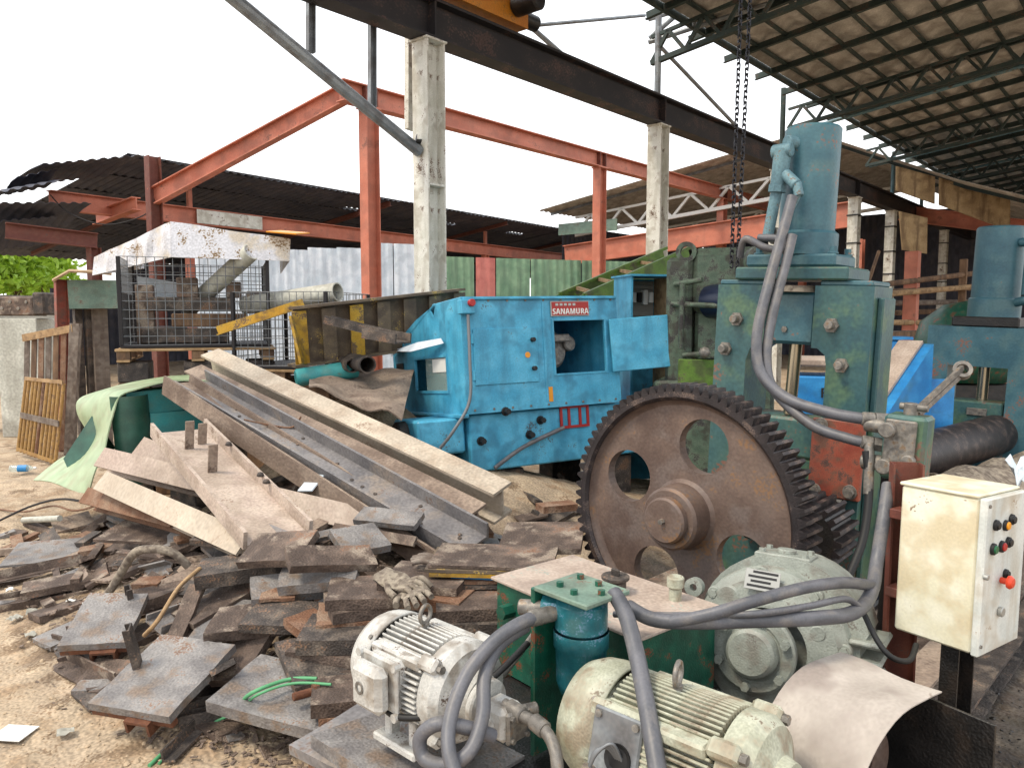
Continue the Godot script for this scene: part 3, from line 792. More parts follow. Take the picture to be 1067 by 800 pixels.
func right_shed() -> void:
	var a := Vector3(W(610, 262, 24).x, 0, W(610, 262, 24).z)
	var o := thing("gable_shed", "pale weathered gable shed with white trusses behind the old green machine", "shed", T(a))
	var hs := [[-1.3, 4.85], [7.1, 6.0], [10.4, 4.45], [14.5, 2.9]]
	var at := func(t: float, h: float, s: float) -> Vector3: return a + V * t + Vector3.UP * h + U * s
	for i in 3:
		var p: Vector3 = at.call(hs[i][0], hs[i][1], -0.7)
		var q: Vector3 = at.call(hs[i + 1][0], hs[i + 1][1], -0.7)
		var k := int(p.distance_to(q) / 0.98)
		for j in 9:
			wpart(o, "roof_sheet", corr(p + U * (j * 1.2), U * 1.22, q - p, 0.24, 0.03), M.roof_brown)
		wpart(o, "verge_purlin", bar(sec_l(0.06, 0.1, 0.006), p + U * 0.6 - Vector3.UP * 0.12, q + U * 0.6 - Vector3.UP * 0.12), M.galvanised if i == 0 else M.truss_green)
	truss(o, "truss", at.call(-0.6, 4.1, 0.3), at.call(7.5, 4.75, 0.3), 0.55, 7, 0.07, M.white)
	truss(o, "truss", at.call(-0.6, 4.1, 5.0), at.call(7.5, 4.75, 5.0), 0.55, 7, 0.07, M.white)
	wpart(o, "tie_beam", bar(sec_i(0.62, 0.2, 0.03, 0.016), at.call(-0.8, 3.45, 0.0), at.call(8.0, 4.0, 0.0)), M.orange_steel)
	wpart(o, "tie_beam", bar(sec_i(0.4, 0.2, 0.03, 0.016), at.call(8.3, 4.3, 3.0), at.call(11.5, 3.6, 3.0)), M.orange_steel)
	for t in [0.2, 8.1, 11.3]:
		wpart(o, "column", bar(sec_i(0.22, 0.2, 0.016, 0.012), at.call(t, 0, 0.25), at.call(t, 3.4, 0.25), U), M.orange_steel)
	wpart(o, "gutter_board", MB.new().box(Vector3.ZERO, Vector3(2.2, 0.35, 0.04), 0.0, Transform3D(yawb(-41), at.call(0.2, 4.25, -0.2))), M.box_beam)
	for i in 17:
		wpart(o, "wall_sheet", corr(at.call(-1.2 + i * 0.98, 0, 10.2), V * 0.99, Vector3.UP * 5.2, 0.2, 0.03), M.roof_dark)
	for i in 10:
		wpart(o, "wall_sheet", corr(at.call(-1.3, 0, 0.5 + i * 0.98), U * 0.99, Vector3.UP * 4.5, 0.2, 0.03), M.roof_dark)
	# plywood panels hung below its edge
	var k := 0
	var pl := ["weathered plywood panel hung above the girder next to the light blue post", "plywood panel hung above the girder at the far dark corner", "plywood panel hanging below the dark girder by the banded column"]
	for e in [[[934, 173], [975, 184], [976, 212], [935, 198]], [[979, 185], [1054, 207], [1056, 240], [980, 213]], [[937, 220], [967, 227], [968, 264], [942, 260]]]:
		var c := PackedVector2Array()
		var d: float = 17.2
		var q := W(e[0][0], e[0][1], d)
		var x := Transform3D(Basis(), q)
		for v in e:
			var w := W(v[0], v[1], d) - q
			c.append(Vector2(w.x, w.y))
		solo("hung_panel", pl[k], "panel", MB.new().ext(c, 0.03), M.panel_ply, x, "plywood panels hung under the shed edge")
		k += 1

func fences() -> void:
	var rows := [["sheet_blue", 205, 236], ["sheet_blue", 236, 267], ["sheet_blue", 267, 296], ["sheet_blue", 296, 322], ["sheet_blue", 322, 352], ["sheet_blue", 352, 384], ["sheet_blue", 386, 410], ["sheet_blue", 411, 440], ["sheet_green", 440, 494], ["sheet_pink", 496, 516], ["sheet_green", 517, 552], ["sheet_green", 553, 605], ["sheet_green", 606, 660]]
	var o := thing("sheet_fence", "corrugated fence of pale blue, green and red sheets behind the orange column", "fence", T(W(450, 330, 15.5) * Vector3(1, 0, 1)))
	for r in rows:
		var d0: float = 15.0 + (r[1] - 296) * 0.008
		var d1: float = 15.0 + (r[2] - 296) * 0.008
		var p := W(r[1], 330, d0)
		var q := W(r[2], 330, d1)
		p.y = 0.05
		q.y = 0.05
		var top: float = 2.95 if r[1] > 380 else 2.95 - 0.2 * absf(sin(r[1] * 0.1))
		if r[0] != "sheet_blue":
			top = 2.72
		wpart(o, "sheet", corr(p, q - p, Vector3.UP * top, 0.16, 0.03), M[r[0]])
	var p0 := W(292, 330, 15.1)
	p0.y = 1.4
	var p1 := W(662, 330, 18.0)
	p1.y = 1.4
	wpart(o, "rail", bar(sec_box(0.05, 0.05), p0, p1), M.galvanised)

func leaves(p: Node3D, called: String, c: Vector3, r: Vector3, count: int, size: float, mat: Material) -> void:
	var m := MB.new()
	for i in count:
		var d := Vector3(rng.randfn(), rng.randfn(), rng.randfn()).normalized() * pow(rng.randf(), 0.4)
		var q := c + d * r * (0.75 + 0.25 * sin(d.x * 7.0 + d.y * 5.0))
		var b := Basis(Vector3(rng.randfn(), rng.randfn(), rng.randfn()).normalized(), rng.randf() * TAU)
		var s := size * rng.randf_range(0.6, 1.4)
		m.quad(q - b.x * s * 0.5, q + b.y * s * 0.22, q + b.x * s * 0.5, q - b.y * s * 0.22, b.z)
	wpart(p, called, m, mat)

func far_left() -> void:
	rng.seed = 77
	var lf := plainm("leaf", Color(0.52, 0.64, 0.20), 0.6)
	lf.backlight_enabled = true
	lf.backlight = Color(0.45, 0.55, 0.12)
	var k := 0
	for e in [[-30, 268, 25.0, 2.2], [14, 270, 27.0, 2.0], [44, 276, 30.0, 1.7]]:
		var c := W(e[0], e[1], e[2])
		var o := thing("broadleaf_tree", ["bright green tree beyond the open end of the shed, partly out of view", "bright green tree seen under the torn roof sheets", "pale green tree behind the shed's corner post"][k], "tree", T(Vector3(c.x, 0, c.z)), "trees beyond the shed")
		wpart(o, "trunk", MB.new().tube([Vector3(c.x, -0.1, c.z), Vector3(c.x + 0.1, 1.3, c.z), c], 0.14, 8), M.timber)
		leaves(o, "crown", c, Vector3(e[3], e[3] * 0.95, e[3]), 2600, 0.32, lf)
		k += 1
	# pale outbuilding
	var a := W(-40, 400, 15.5)
	var b := W(64, 400, 17.0)
	a.y = 0
	b.y = 0
	var o := thing("pale_outbuilding", "small pale plastered outbuilding with a window behind the bamboo rack", "building", T((a + b) / 2))
	var x := along(a, b)
	var l := a.distance_to(b)
	part(o, "wall", MB.new().plate(l, 1.85, 0.12, [[l * 0.74, 0.95, l * 0.9, 1.45]], Transform3D(x.basis, x.basis * Vector3(-l / 2, 0, 0))), M.plaster)
	part(o, "window_frame", MB.new().plate(l * 0.16, 0.5, 0.04, [[0.05, 0.05, l * 0.08 - 0.02, 0.45], [l * 0.08 + 0.02, 0.05, l * 0.16 - 0.05, 0.45]], Transform3D(x.basis, x.basis * Vector3(l * 0.24, 0.95, -0.03))), M.wood_grey)
	part(o, "pane", MB.new().box(Vector3.ZERO, Vector3(l * 0.16, 0.5, 0.006), 0.0, Transform3D(x.basis, x.basis * Vector3(l * 0.32, 1.2, -0.08))), M.dark_blue)
	part(o, "parapet", MB.new().box(Vector3.ZERO, Vector3(l, 0.1, 0.2), 0.01, Transform3D(x.basis, x.basis * Vector3(0, 1.9, -0.05))), M.concrete)
	part(o, "side_wall", MB.new().box(Vector3.ZERO, Vector3(0.12, 1.85, 3.0), 0.0, Transform3D(x.basis, x.basis * Vector3(l / 2 - 0.06, 0.925, -1.62))), M.plaster)

# ---------- plate-rolling machine ----------
func bolt(p: Node, at: Vector3, n: Vector3, r: float, l: float, mat: Material, called := "bolt") -> void:
	var m := MB.new().cyl(at, at + n * l * 0.25, r * 1.5, 12)
	var h := MB.new().cyl(at + n * l * 0.25, at + n * l, r, 6)
	m.v.append_array(h.v)
	m.n.append_array(h.n)
	part(p, called, m, mat)

func joined(a: Array) -> MB:
	var m := MB.new()
	for b in a:
		m.v.append_array(b.v)
		m.n.append_array(b.n)
	return m

func gear_outline(z: int, ri: float, ro: float, skew := 0.0) -> PackedVector2Array:
	var p := PackedVector2Array()
	for i in z:
		var a := TAU * i / z
		var w := TAU / z
		for k in [[0.0, ri], [0.2, ri], [0.36, ro], [0.64, ro], [0.8, ri]]:
			p.append(Vector2.from_angle(a + w * k[0]) * k[1])
	return p

func big_gear() -> void:
	var R := 0.52
	var o := thing("bull_gear", "large rusty spoked-hole gear wheel with dark teeth in front of the roller frame", "gear", T(W(706, 538, 3.07), yawb(-45, 0, -1.5).scaled(Vector3.ONE * 1.02)))
	var rw := 0.464
	# web with four round openings, cut as half sectors
	var ang := [158.0, 75.0, -27.0, -114.0]
	var hr := 0.108
	var hc := 0.292
	var web := MB.new()
	for i in 4:
		var a0: float = deg_to_rad(ang[i])
		var prev: float = deg_to_rad(ang[(i + 1) % 4] + (-360.0 if i == 3 and false else 0.0))
		var nx: float = deg_to_rad(ang[(i + 3) % 4])
		var lo := prev
		while lo > a0:
			lo -= TAU
		var hi := nx
		while hi < a0:
			hi += TAU
		for side in [[a0, (a0 + hi) / 2, 1.0], [a0, (a0 + lo) / 2, -1.0]]:
			var p := PackedVector2Array()
			var e: float = side[1]
			var d := Vector2.from_angle(a0)
			var t: Vector2 = d.orthogonal() * -side[2]
			p.append(d * 0.1)
			for k in 15:
				var th := PI * k / 14.0
				p.append(d * hc - d * hr * cos(th) + t * hr * sin(th))
			for k in 13:
				p.append(Vector2.from_angle(lerpf(a0, e, k / 12.0)) * rw)
			for k in 7:
				p.append(Vector2.from_angle(lerpf(e, a0, k / 6.0)) * 0.1)
			p.remove_at(p.size() - 1)
			web.ext(p, 0.045, T(Vector3(0, 0, -0.065)))
	part(o, "web", web, M.gear_rust)
	var up := Basis(Vector3.RIGHT, deg_to_rad(90.0))
	part(o, "rim", MB.new().lathe([[rw - 0.012, -0.13], [0.492, -0.13], [0.492, 0.0], [rw + 0.006, 0.0], [rw - 0.006, -0.012], [rw - 0.012, -0.13]], 96, T(Vector3.ZERO, up)), M.gear_teeth)
	var fillet := part(o, "rim_inner_face", MB.new().lathe([[rw - 0.03, -0.043], [rw - 0.014, -0.036], [rw - 0.0075, -0.0135]], 96, T(Vector3.ZERO, up), true), M.gear_rust)
	var tm := MB.new().ext(PackedVector2Array([Vector2(0.49, -0.0165), Vector2(0.495, -0.0165), Vector2(R - 0.006, -0.0085), Vector2(R, -0.006), Vector2(R, 0.006), Vector2(R - 0.006, 0.0085), Vector2(0.495, 0.0165), Vector2(0.49, 0.0165)]), 0.132, T(Vector3(0, 0, -0.065))).mesh()
	for i in 78:
		part(o, "tooth", tm, M.gear_teeth, T(Vector3.ZERO, Basis(Vector3.BACK, TAU * i / 78)))
	part(o, "hub", MB.new().lathe([[0.0, -0.2], [0.1, -0.2], [0.1, -0.06], [0.145, -0.045], [0.128, -0.03], [0.122, 0.055], [0.112, 0.066], [0.088, 0.066]], 48, T(Vector3.ZERO, up)), M.gear_rust)
	part(o, "hub_cap", MB.new().lathe([[0.09, 0.06], [0.09, 0.092], [0.082, 0.1], [0.0, 0.102]], 40, T(Vector3.ZERO, up)), M.gear_rust)
	part(o, "centre_screw", MB.new().cyl(Vector3(0, 0, 0.1), Vector3(0, 0, 0.12), 0.011, 6), M.fitting)
	part(o, "shaft", MB.new().cyl(Vector3(0, 0, -0.75), Vector3(0, 0, -0.2), 0.085, 20), M.grease)
	# pinion behind
	var q := thing("pinion_gear", "smaller dark greasy pinion gear behind the big gear's lower edge", "gear", T(W(838, 560, 3.3), yawb(-41)))
	part(q, "body", MB.new().ext(disc(0.135, 40), 0.25, T(Vector3(0, 0, -0.1)), true), M.grease)
	var pm := MB.new().ext(PackedVector2Array([Vector2(0.13, -0.017), Vector2(0.165, -0.008), Vector2(0.165, 0.008), Vector2(0.13, 0.017)]), 0.25, T(Vector3(0, 0, -0.1))).mesh()
	for i in 20:
		part(q, "tooth", pm, M.gear_teeth, T(Vector3.ZERO, Basis(Vector3.BACK, TAU * i / 20)))
	part(q, "shaft", MB.new().cyl(Vector3(0, 0, -0.6), Vector3(0, 0, 0.06), 0.05, 16), M.grease)

func cylinder_head(o: Node3D, y: float, r: float, h: float, z: float) -> void:
	part(o, "yoke_plate", MB.new().box(Vector3(-0.01, y + 0.03, z), Vector3(0.58, 0.06, 0.34), 0.008), M.teal_paint)
	part(o, "flange", MB.new().box(Vector3(-0.02, y + 0.092, z), Vector3(0.46, 0.058, 0.31), 0.01), M.teal_clean)
	for s in [[-0.2, 0.11], [0.18, 0.11], [0.18, -0.11]]:
		bolt(o, Vector3(s[0], y + 0.121, z + s[1]), Vector3.UP, 0.018, 0.035, M.teal_clean)
	part(o, "base_ring", MB.new().lathe([[0, 0], [r + 0.02, 0], [r + 0.02, 0.1], [r + 0.006, 0.112]], 40, T(Vector3(0, y + 0.122, z))), M.teal_clean)
	part(o, "cylinder", MB.new().lathe([[r, 0.1], [r, h - 0.012], [r - 0.012, h], [0, h]], 48, T(Vector3(0, y + 0.122, z))), M.teal_clean)

func roll_machine() -> void:
	var base := W(803, 620, 3.8)
	base.y = 0.16
	var o := thing("roller_frame", "tall teal and green chipped roller frame with hydraulic cylinder behind the big gear", "machine frame", T(base, yawb(-41, 0, -2.2).scaled(Vector3(1, 1, 1)) * Basis.from_scale(Vector3(0.93, 1, 0.93))))
	var poly := PackedVector2Array([Vector2(-0.4, 0), Vector2(0.4, 0), Vector2(0.4, 1.49), Vector2(0.12, 1.49), Vector2(0.12, 1.2), Vector2(0.15, 1.2), Vector2(0.19, 1.17), Vector2(0.2, 1.12), Vector2(0.2, 0.66), Vector2(-0.22, 0.66), Vector2(-0.22, 1.12), Vector2(-0.2, 1.18), Vector2(-0.17, 1.2), Vector2(-0.13, 1.2), Vector2(-0.13, 1.49), Vector2(-0.4, 1.49)])
	part(o, "housing", MB.new().ext(poly, 0.3, T(Vector3(0, 0, -0.15))), M.teal_paint)
	for s in [-0.27, 0.265]:
		part(o, "post_cap", MB.new().box(Vector3(s, 1.502, -0.15), Vector3(0.25, 0.024, 0.28), 0.006), M.teal_clean)
	part(o, "bearing_block", joined([MB.new().box(Vector3(-0.005, 1.335, -0.16), Vector3(0.235, 0.25, 0.22), 0.015)]), M.teal_clean)
	part(o, "grease_cap", MB.new().lathe([[0.0, 0.03], [0.1, 0.03], [0.108, 0.0]], 28, T(Vector3(-0.005, 1.46, -0.1))), M.cloth_grey)
	part(o, "plug_screw", MB.new().cyl(Vector3(-0.04, 1.28, -0.055), Vector3(-0.04, 1.28, -0.04), 0.016, 6), M.fitting)
	part(o, "piston_rod", MB.new().cyl(Vector3(-0.01, 0.86, -0.12), Vector3(0.0, 1.22, -0.12), 0.032, 20), M.chrome)
	part(o, "lower_block", MB.new().box(Vector3(-0.01, 0.76, -0.16), Vector3(0.4, 0.19, 0.24), 0.012), M.teal_paint)
	for b in [[-0.28, 1.32], [-0.335, 1.17], [0.215, 1.31], [0.275, 1.13]]:
		var k := joined([MB.new().cyl(Vector3(b[0], b[1], 0), Vector3(b[0], b[1], 0.02), 0.036, 6), MB.new().cyl(Vector3(b[0], b[1], 0.02), Vector3(b[0], b[1], 0.062), 0.02, 16)])
		part(o, "set_screw", k, M.fitting)
	part(o, "side_plate", MB.new().box(Vector3(0.415, 0.72, -0.16), Vector3(0.03, 1.44, 0.2), 0.006), M.teal_paint)
	cylinder_head(o, 1.515, 0.138, 0.60, -0.15)
	part(o, "side_port", MB.new().cyl(Vector3(-0.075, 1.72, -0.04), Vector3(-0.1, 1.72, 0.035), 0.04, 16), M.fitting)
	# elbow and tee at the cylinder's top
	part(o, "tee_fitting", joined([MB.new().cyl(Vector3(-0.03, 2.15, -0.05), Vector3(-0.06, 2.15, 0.04), 0.03, 14), MB.new().cyl(Vector3(-0.125, 2.105, 0.045), Vector3(-0.025, 2.11, 0.05), 0.034, 14), MB.new().cyl(Vector3(-0.085, 1.95, 0.045), Vector3(-0.072, 2.12, 0.045), 0.04, 14, 0.044), MB.new().cyl(Vector3(-0.09, 1.92, 0.045), Vector3(-0.088, 1.955, 0.045), 0.046, 8), MB.new().cyl(Vector3(-0.05, 2.0, 0.055), Vector3(0.025, 1.94, 0.085), 0.028, 12)]), M.pipe_blue)
	part(o, "swivel", joined([MB.new().cyl(Vector3(0.022, 1.95, 0.08), Vector3(0.04, 1.89, 0.085), 0.024, 10), MB.new().cyl(Vector3(0.038, 1.9, 0.085), Vector3(-0.05, 1.72, 0.08), 0.014, 10), MB.new().cyl(Vector3(-0.092, 1.93, 0.045), Vector3(-0.12, 1.72, 0.05), 0.028, 12)]), M.pipe_blue)
	part(o, "hose_tie", MB.new().tube([Vector3(-0.24, 1.62, 0.1), Vector3(-0.2, 1.7, 0.14), Vector3(-0.1, 1.66, 0.13), Vector3(-0.02, 1.65, 0.1), Vector3(-0.04, 1.7, 0.08), Vector3(-0.16, 1.71, 0.07)], 0.018, 8), M.hose_grey)
	# red mounting plate
	var rp := part(o, "mounting_plate", MB.new().box(Vector3(0.29, 0.7, 0.018), Vector3(0.25, 0.36, 0.03), 0.005), M.red_plate)
	for b in [[0.2, 0.54], [0.21, 0.85], [0.37, 0.56]]:
		var k := joined([MB.new().cyl(Vector3(b[0], b[1], 0.033), Vector3(b[0], b[1], 0.04), 0.034, 16), MB.new().cyl(Vector3(b[0], b[1], 0.04), Vector3(b[0], b[1], 0.065), 0.024, 6)])
		part(o, "bolt", k, M.fitting)
	part(o, "gear_bracket", MB.new().box(Vector3(0.1, 0.38, 0.03), Vector3(0.5, 0.28, 0.055), 0.01), M.grease)
	part(o, "foot", MB.new().box(Vector3(0, -0.07, -0.15), Vector3(0.95, 0.14, 0.5), 0.01), M.grease)
	# hoses of the cylinder
	solo("hydraulic_hose", "grey hydraulic hose looping from the cylinder's fitting to the upper valve port", "hose", MB.new().tube([W(826, 205, 3.5), W(815, 245, 3.47), W(800, 300, 3.42), W(789, 350, 3.38), W(793, 388, 3.34), W(820, 415, 3.26), W(865, 430, 3.12), W(905, 437, 3.0)], 0.024, 12), M.hose_grey)
	solo("hydraulic_hose", "grey hydraulic hose hanging under its twin to the lower valve port", "hose", MB.new().tube([W(826, 245, 3.46), W(819, 275, 3.44), W(806, 325, 3.4), W(799, 370, 3.37), W(806, 405, 3.33), W(845, 442, 3.18), W(885, 457, 3.07), W(908, 462, 3.0)], 0.022, 12), M.hose_grey)
	var col := thing("hose_end", "crimped steel hose ends screwed into the valve block", "fitting", T(W(908, 450, 3.0)))
	for e in [[[898, 436], [926, 438]], [[898, 460], [922, 464]]]:
		wpart(col, "ferrule", MB.new().cyl(W(e[0][0], e[0][1], 3.01), W((e[0][0] + e[1][0]) / 2.0, (e[0][1] + e[1][1]) / 2.0, 3.0), 0.027, 12), M.fitting)
		wpart(col, "nut", MB.new().cyl(W((e[0][0] + e[1][0]) / 2.0, (e[0][1] + e[1][1]) / 2.0, 3.0), W(e[1][0], e[1][1], 2.99), 0.03, 6), M.fitting)
	# valve block with its lever
	var vb := thing("valve_block", "oily steel control valve with long lever beside the white control box", "valve", T(W(942, 500, 2.96), yawb(-41, 0, -3)))
	part(vb, "valve_body", MB.new().box(Vector3(0, 0.13, 0), Vector3(0.15, 0.25, 0.13), 0.012), M.teal_paint)
	part(vb, "front_plate", joined([MB.new().box(Vector3(-0.01, 0.14, 0.075), Vector3(0.11, 0.2, 0.02), 0.006), MB.new().cyl(Vector3(-0.05, 0.2, 0.08), Vector3(-0.05, 0.2, 0.12), 0.03, 14), MB.new().cyl(Vector3(0.03, 0.09, 0.08), Vector3(0.03, 0.09, 0.11), 0.026, 14), MB.new().cyl(Vector3(-0.05, 0.06, 0.08), Vector3(-0.05, 0.06, 0.12), 0.03, 14)]), M.fitting)
	part(vb, "port", MB.new().cyl(Vector3(-0.15, 0.05, 0.03), Vector3(-0.06, 0.06, 0.03), 0.03, 12), M.fitting)
	part(vb, "port", MB.new().cyl(Vector3(-0.15, 0.2, 0.03), Vector3(-0.06, 0.2, 0.03), 0.028, 12), M.fitting)
	part(vb, "stand", MB.new().cyl(Vector3(0, -0.82, 0), Vector3(0, 0.01, 0), 0.045, 14), M.grease)
	part(vb, "pivot", joined([MB.new().cyl(Vector3(0, 0.25, 0), Vector3(0, 0.3, 0), 0.026, 12), MB.new().cyl(Vector3(-0.04, 0.285, 0), Vector3(0.06, 0.285, 0), 0.014, 10)]), M.fitting)
	var la := W(958, 428, 2.96)
	var lb := W(1003, 386, 3.1)
	var eye := Basis(yawb(-15))
	wpart(vb, "lever", joined([bar(sec_box(0.014, 0.02), la + Vector3(0, 0.012, 0), lb + Vector3(0, 0.012, 0)), bar(sec_box(0.014, 0.02), la - Vector3(0, 0.014, 0), lb - Vector3(0, 0.014, 0)), MB.new().lathe([[0.022, -0.016], [0.036, -0.016], [0.036, 0.016], [0.022, 0.016], [0.022, -0.016]], 24, T(lb, yawb(-20, 60)))]), M.fitting)
	# far roller frame
	var b2 := W(1014, 480, 5.3)
	b2.y = 0.1
	var p := thing("far_roller_frame", "teal roller frame with cylinder and square window at the far end of the rolls", "machine frame", T(b2, yawb(-41, 0, -2)))
	part(p, "housing", MB.new().plate(0.9, 1.33, 0.34, [[0.14, 0.62, 0.5, 1.06]], T(Vector3(-0.36, 0, 0))), M.teal_clean)
	part(p, "sliding_block", MB.new().box(Vector3(-0.04, 0.72, -0.13), Vector3(0.34, 0.2, 0.24), 0.01), M.teal_paint)
	part(p, "key_bar", MB.new().box(Vector3(-0.02, 0.75, -0.005), Vector3(0.12, 0.05, 0.02), 0.003), M.fitting)
	part(p, "piston_rod", MB.new().cyl(Vector3(-0.02, 0.8, -0.15), Vector3(-0.02, 1.08, -0.15), 0.035, 20), M.chrome)
	part(p, "yoke_plate", MB.new().box(Vector3(-0.02, 1.365, -0.17), Vector3(0.4, 0.07, 0.34), 0.01), M.grease)
	part(p, "base_ring", MB.new().lathe([[0.16, 0], [0.16, 0.12], [0.15, 0.13]], 40, T(Vector3(0, 1.4, -0.17))), M.teal_clean)
	part(p, "cylinder", MB.new().lathe([[0.147, 0.1], [0.147, 0.6], [0.135, 0.612], [0, 0.612]], 44, T(Vector3(0, 1.4, -0.17))), M.teal_clean)
	part(p, "port", joined([MB.new().cyl(Vector3(0.13, 1.9, -0.1), Vector3(0.2, 1.9, -0.06), 0.03, 12), MB.new().cyl(Vector3(0.19, 1.55, -0.06), Vector3(0.19, 1.92, -0.06), 0.028, 12), MB.new().cyl(Vector3(0.13, 1.5, -0.1), Vector3(0.2, 1.52, -0.06), 0.03, 12)]), M.teal_clean)
	part(p, "bolt", MB.new().cyl(Vector3(0.42, 1.2, 0), Vector3(0.42, 1.2, 0.03), 0.03, 6), M.fitting)
	# rolls
	solo("upper_roll", "bare brown steel roll between the two teal frames", "roller", MB.new().cyl(W(905, 492, 3.95), W(1040, 452, 5.25), 0.135, 36), M.gear_teeth)
	solo("lower_roll", "dusty grey lower roll under the bare steel roll", "roller", MB.new().cyl(W(935, 560, 3.6), W(1060, 500, 5.0), 0.14, 36), M.beam_brown)
	var rows := []
	rng.seed = 4
	for i in 9:
		var row := []
		for j in 12:
			var u := i / 8.0
			var v := j / 11.0
			var c := W(970, 528, 3.75).lerp(W(1075, 498, 4.75), v)
			row.append(c + Vector3(0.75, 0, 0.65).normalized() * (u - 0.35) * 0.42 + Vector3.UP * (0.15 - 0.5 * pow(u - 0.4, 2) + 0.02 * sin(v * 19 + u * 7) + rng.randf() * 0.012))
		rows.append(row)
	solo("dirty_rag", "crumpled dark oily cloth draped over the lower roll", "cloth", MB.new().grid(rows, 0.004), M.cloth_grey)
	rows = []
	for i in 8:
		var row := []
		for j in 8:
			row.append(W(1048 + i * 4, 484 + j * 2.2, 3.6) + Vector3(0, 0.03 * sin(i * 1.7 + j) + 0.02 * cos(j * 2.1), j * 0.02))
		rows.append(row)
	solo("white_rag", "pale blue-white crumpled rag beside the control box", "cloth", MB.new().grid(rows, 0.006), M.sheet_blue)
	# bed
	var bed := thing("machine_bed", "long dusty steel bed with rails under the rolling machine", "machine bed", T(W(1000, 700, 3.0) * Vector3(1, 0, 1), yawb(-44)))
	part(bed, "deck", MB.new().box(Vector3(-0.75, 0.085, -1.0), Vector3(1.5, 0.05, 4.2), 0.008), M.plate_brown)
	part(bed, "rail", bar_mesh(sec_i(0.11, 0.1, 0.014, 0.012), 4.2), M.plate_dark, T(Vector3(0.06, 0.06, -1.0), Basis(Vector3.UP, PI / 2)))
	part(bed, "rail", bar_mesh(sec_i(0.16, 0.12, 0.014, 0.012), 4.2), M.beam_brown, T(Vector3(-0.06, 0.085 + 0.03, -1.0), Basis(Vector3.UP, PI / 2)))
	part(bed, "cross_beam", MB.new().box(Vector3(-0.75, 0.03, -0.4), Vector3(1.4, 0.05, 0.2), 0.005), M.grease)

func control_box() -> void:
	var pc := W(936, 705, 2.42)
	var o := thing("post_channel", "red-brown primed steel channel standing behind the white control box", "post", T(Vector3(pc.x, 0.12, pc.z), yawb(-12)))
	part(o, "channel", MB.new().ext(sec_u(0.088, 0.05, 0.006), pc.y + 0.56, T(Vector3(0, (pc.y + 0.56) / 2, -0.03), Basis(Vector3(1, 0, 0), Vector3(0, 0, 1), Vector3(0, -1, 0)))), M.primer_red)
	part(o, "foot_plate", MB.new().box(Vector3(0, 0.006, 0), Vector3(0.2, 0.012, 0.2), 0.002), M.grease)
	var c := W(1019, 686, 2.1)
	var b := thing("control_box", "cream metal control box with coloured push buttons on its front", "control box", T(c, yawb(35, 0, -1.5)))
	var w := 0.25
	var d := 0.215
	var h := 0.44
	part(b, "case", joined([MB.new().box(Vector3(w / 2, h / 2, -d / 2 - 0.0215), Vector3(w - 0.006, h - 0.006, d - 0.0), 0.006)]), M.box_cream)
	part(b, "door", MB.new().box(Vector3(w / 2, h / 2, -0.0105), Vector3(w, h, 0.021), 0.004), M.box_front)
	part(b, "rain_lip", MB.new().box(Vector3(w / 2, h + 0.003, -d / 2 - 0.024), Vector3(w + 0.004, 0.01, d + 0.004), 0.003), M.box_cream)
	for e in [[1024, 542, "black", 0.013], [1039, 540, "yellow", 0.013], [1048, 533, "black", 0.013], [1022, 566, "green", 0.014], [1035, 561, "red", 0.014], [1045, 555, "black", 0.013], [1012, 596, "plate_tin", 0.008], [1044, 585, "black", 0.011], [1038, 593, "orange_red", 0.019], [1039, 623, "plate_tin", 0.014]]:
		var f: float = (e[0] - 1003.0) / 63.0
		var yb: float = 686.0 - 45.0 * f
		var yt: float = 520.0 - 15.0 * f
		var pos := Vector3((f - 0.12) * w, (yb - e[1]) / (yb - yt) * h, 0)
		var r: float = e[3]
		if e[2] == "orange_red":
			var s := part(b, "stop_button", joined([MB.new().cyl(pos, pos + Vector3(0, 0, 0.02), 0.009, 14), MB.new().lathe([[0.012, 0.018], [0.018, 0.02], [0.019, 0.026], [0.013, 0.033], [0, 0.035]], 20, T(pos, Basis(Vector3.RIGHT, PI / 2)))]), M[e[2]])
		elif e[2] == "plate_tin":
			part(b, "selector", MB.new().cyl(pos, pos + Vector3(0, 0, 0.012), r, 18), M[e[2]])
		else:
			var k := part(b, "push_button", MB.new().cyl(pos, pos + Vector3(0, 0, 0.013), r * 0.85, 18), M[e[2]])
			part(k, "bezel", MB.new().lathe([[r * 0.86, 0.009], [r * 1.15, 0.007], [r * 1.2, 0.0]], 20, T(pos, Basis(Vector3.RIGHT, PI / 2))), M.rubber)
	for v in [[0.012, 0.42], [0.255, 0.425], [0.012, 0.03]]:
		part(b, "hinge_screw", MB.new().cyl(Vector3(v[0], v[1], 0), Vector3(v[0], v[1], 0.004), 0.005, 8), M.fitting)
	for y in [0.1, 0.34]:
		part(b, "bracket", MB.new().box(Vector3(0.06, y, -d - 0.045), Vector3(0.06, 0.03, 0.05), 0.003), M.primer_red)
	part(b, "leg", MB.new().ext(sec_u(0.1, 0.05, 0.006), 0.5, T(Vector3(0.1, -0.245, -0.12), Basis(Vector3(1, 0, 0), Vector3(0, 0, 1), Vector3(0, -1, 0)))), M.grease)

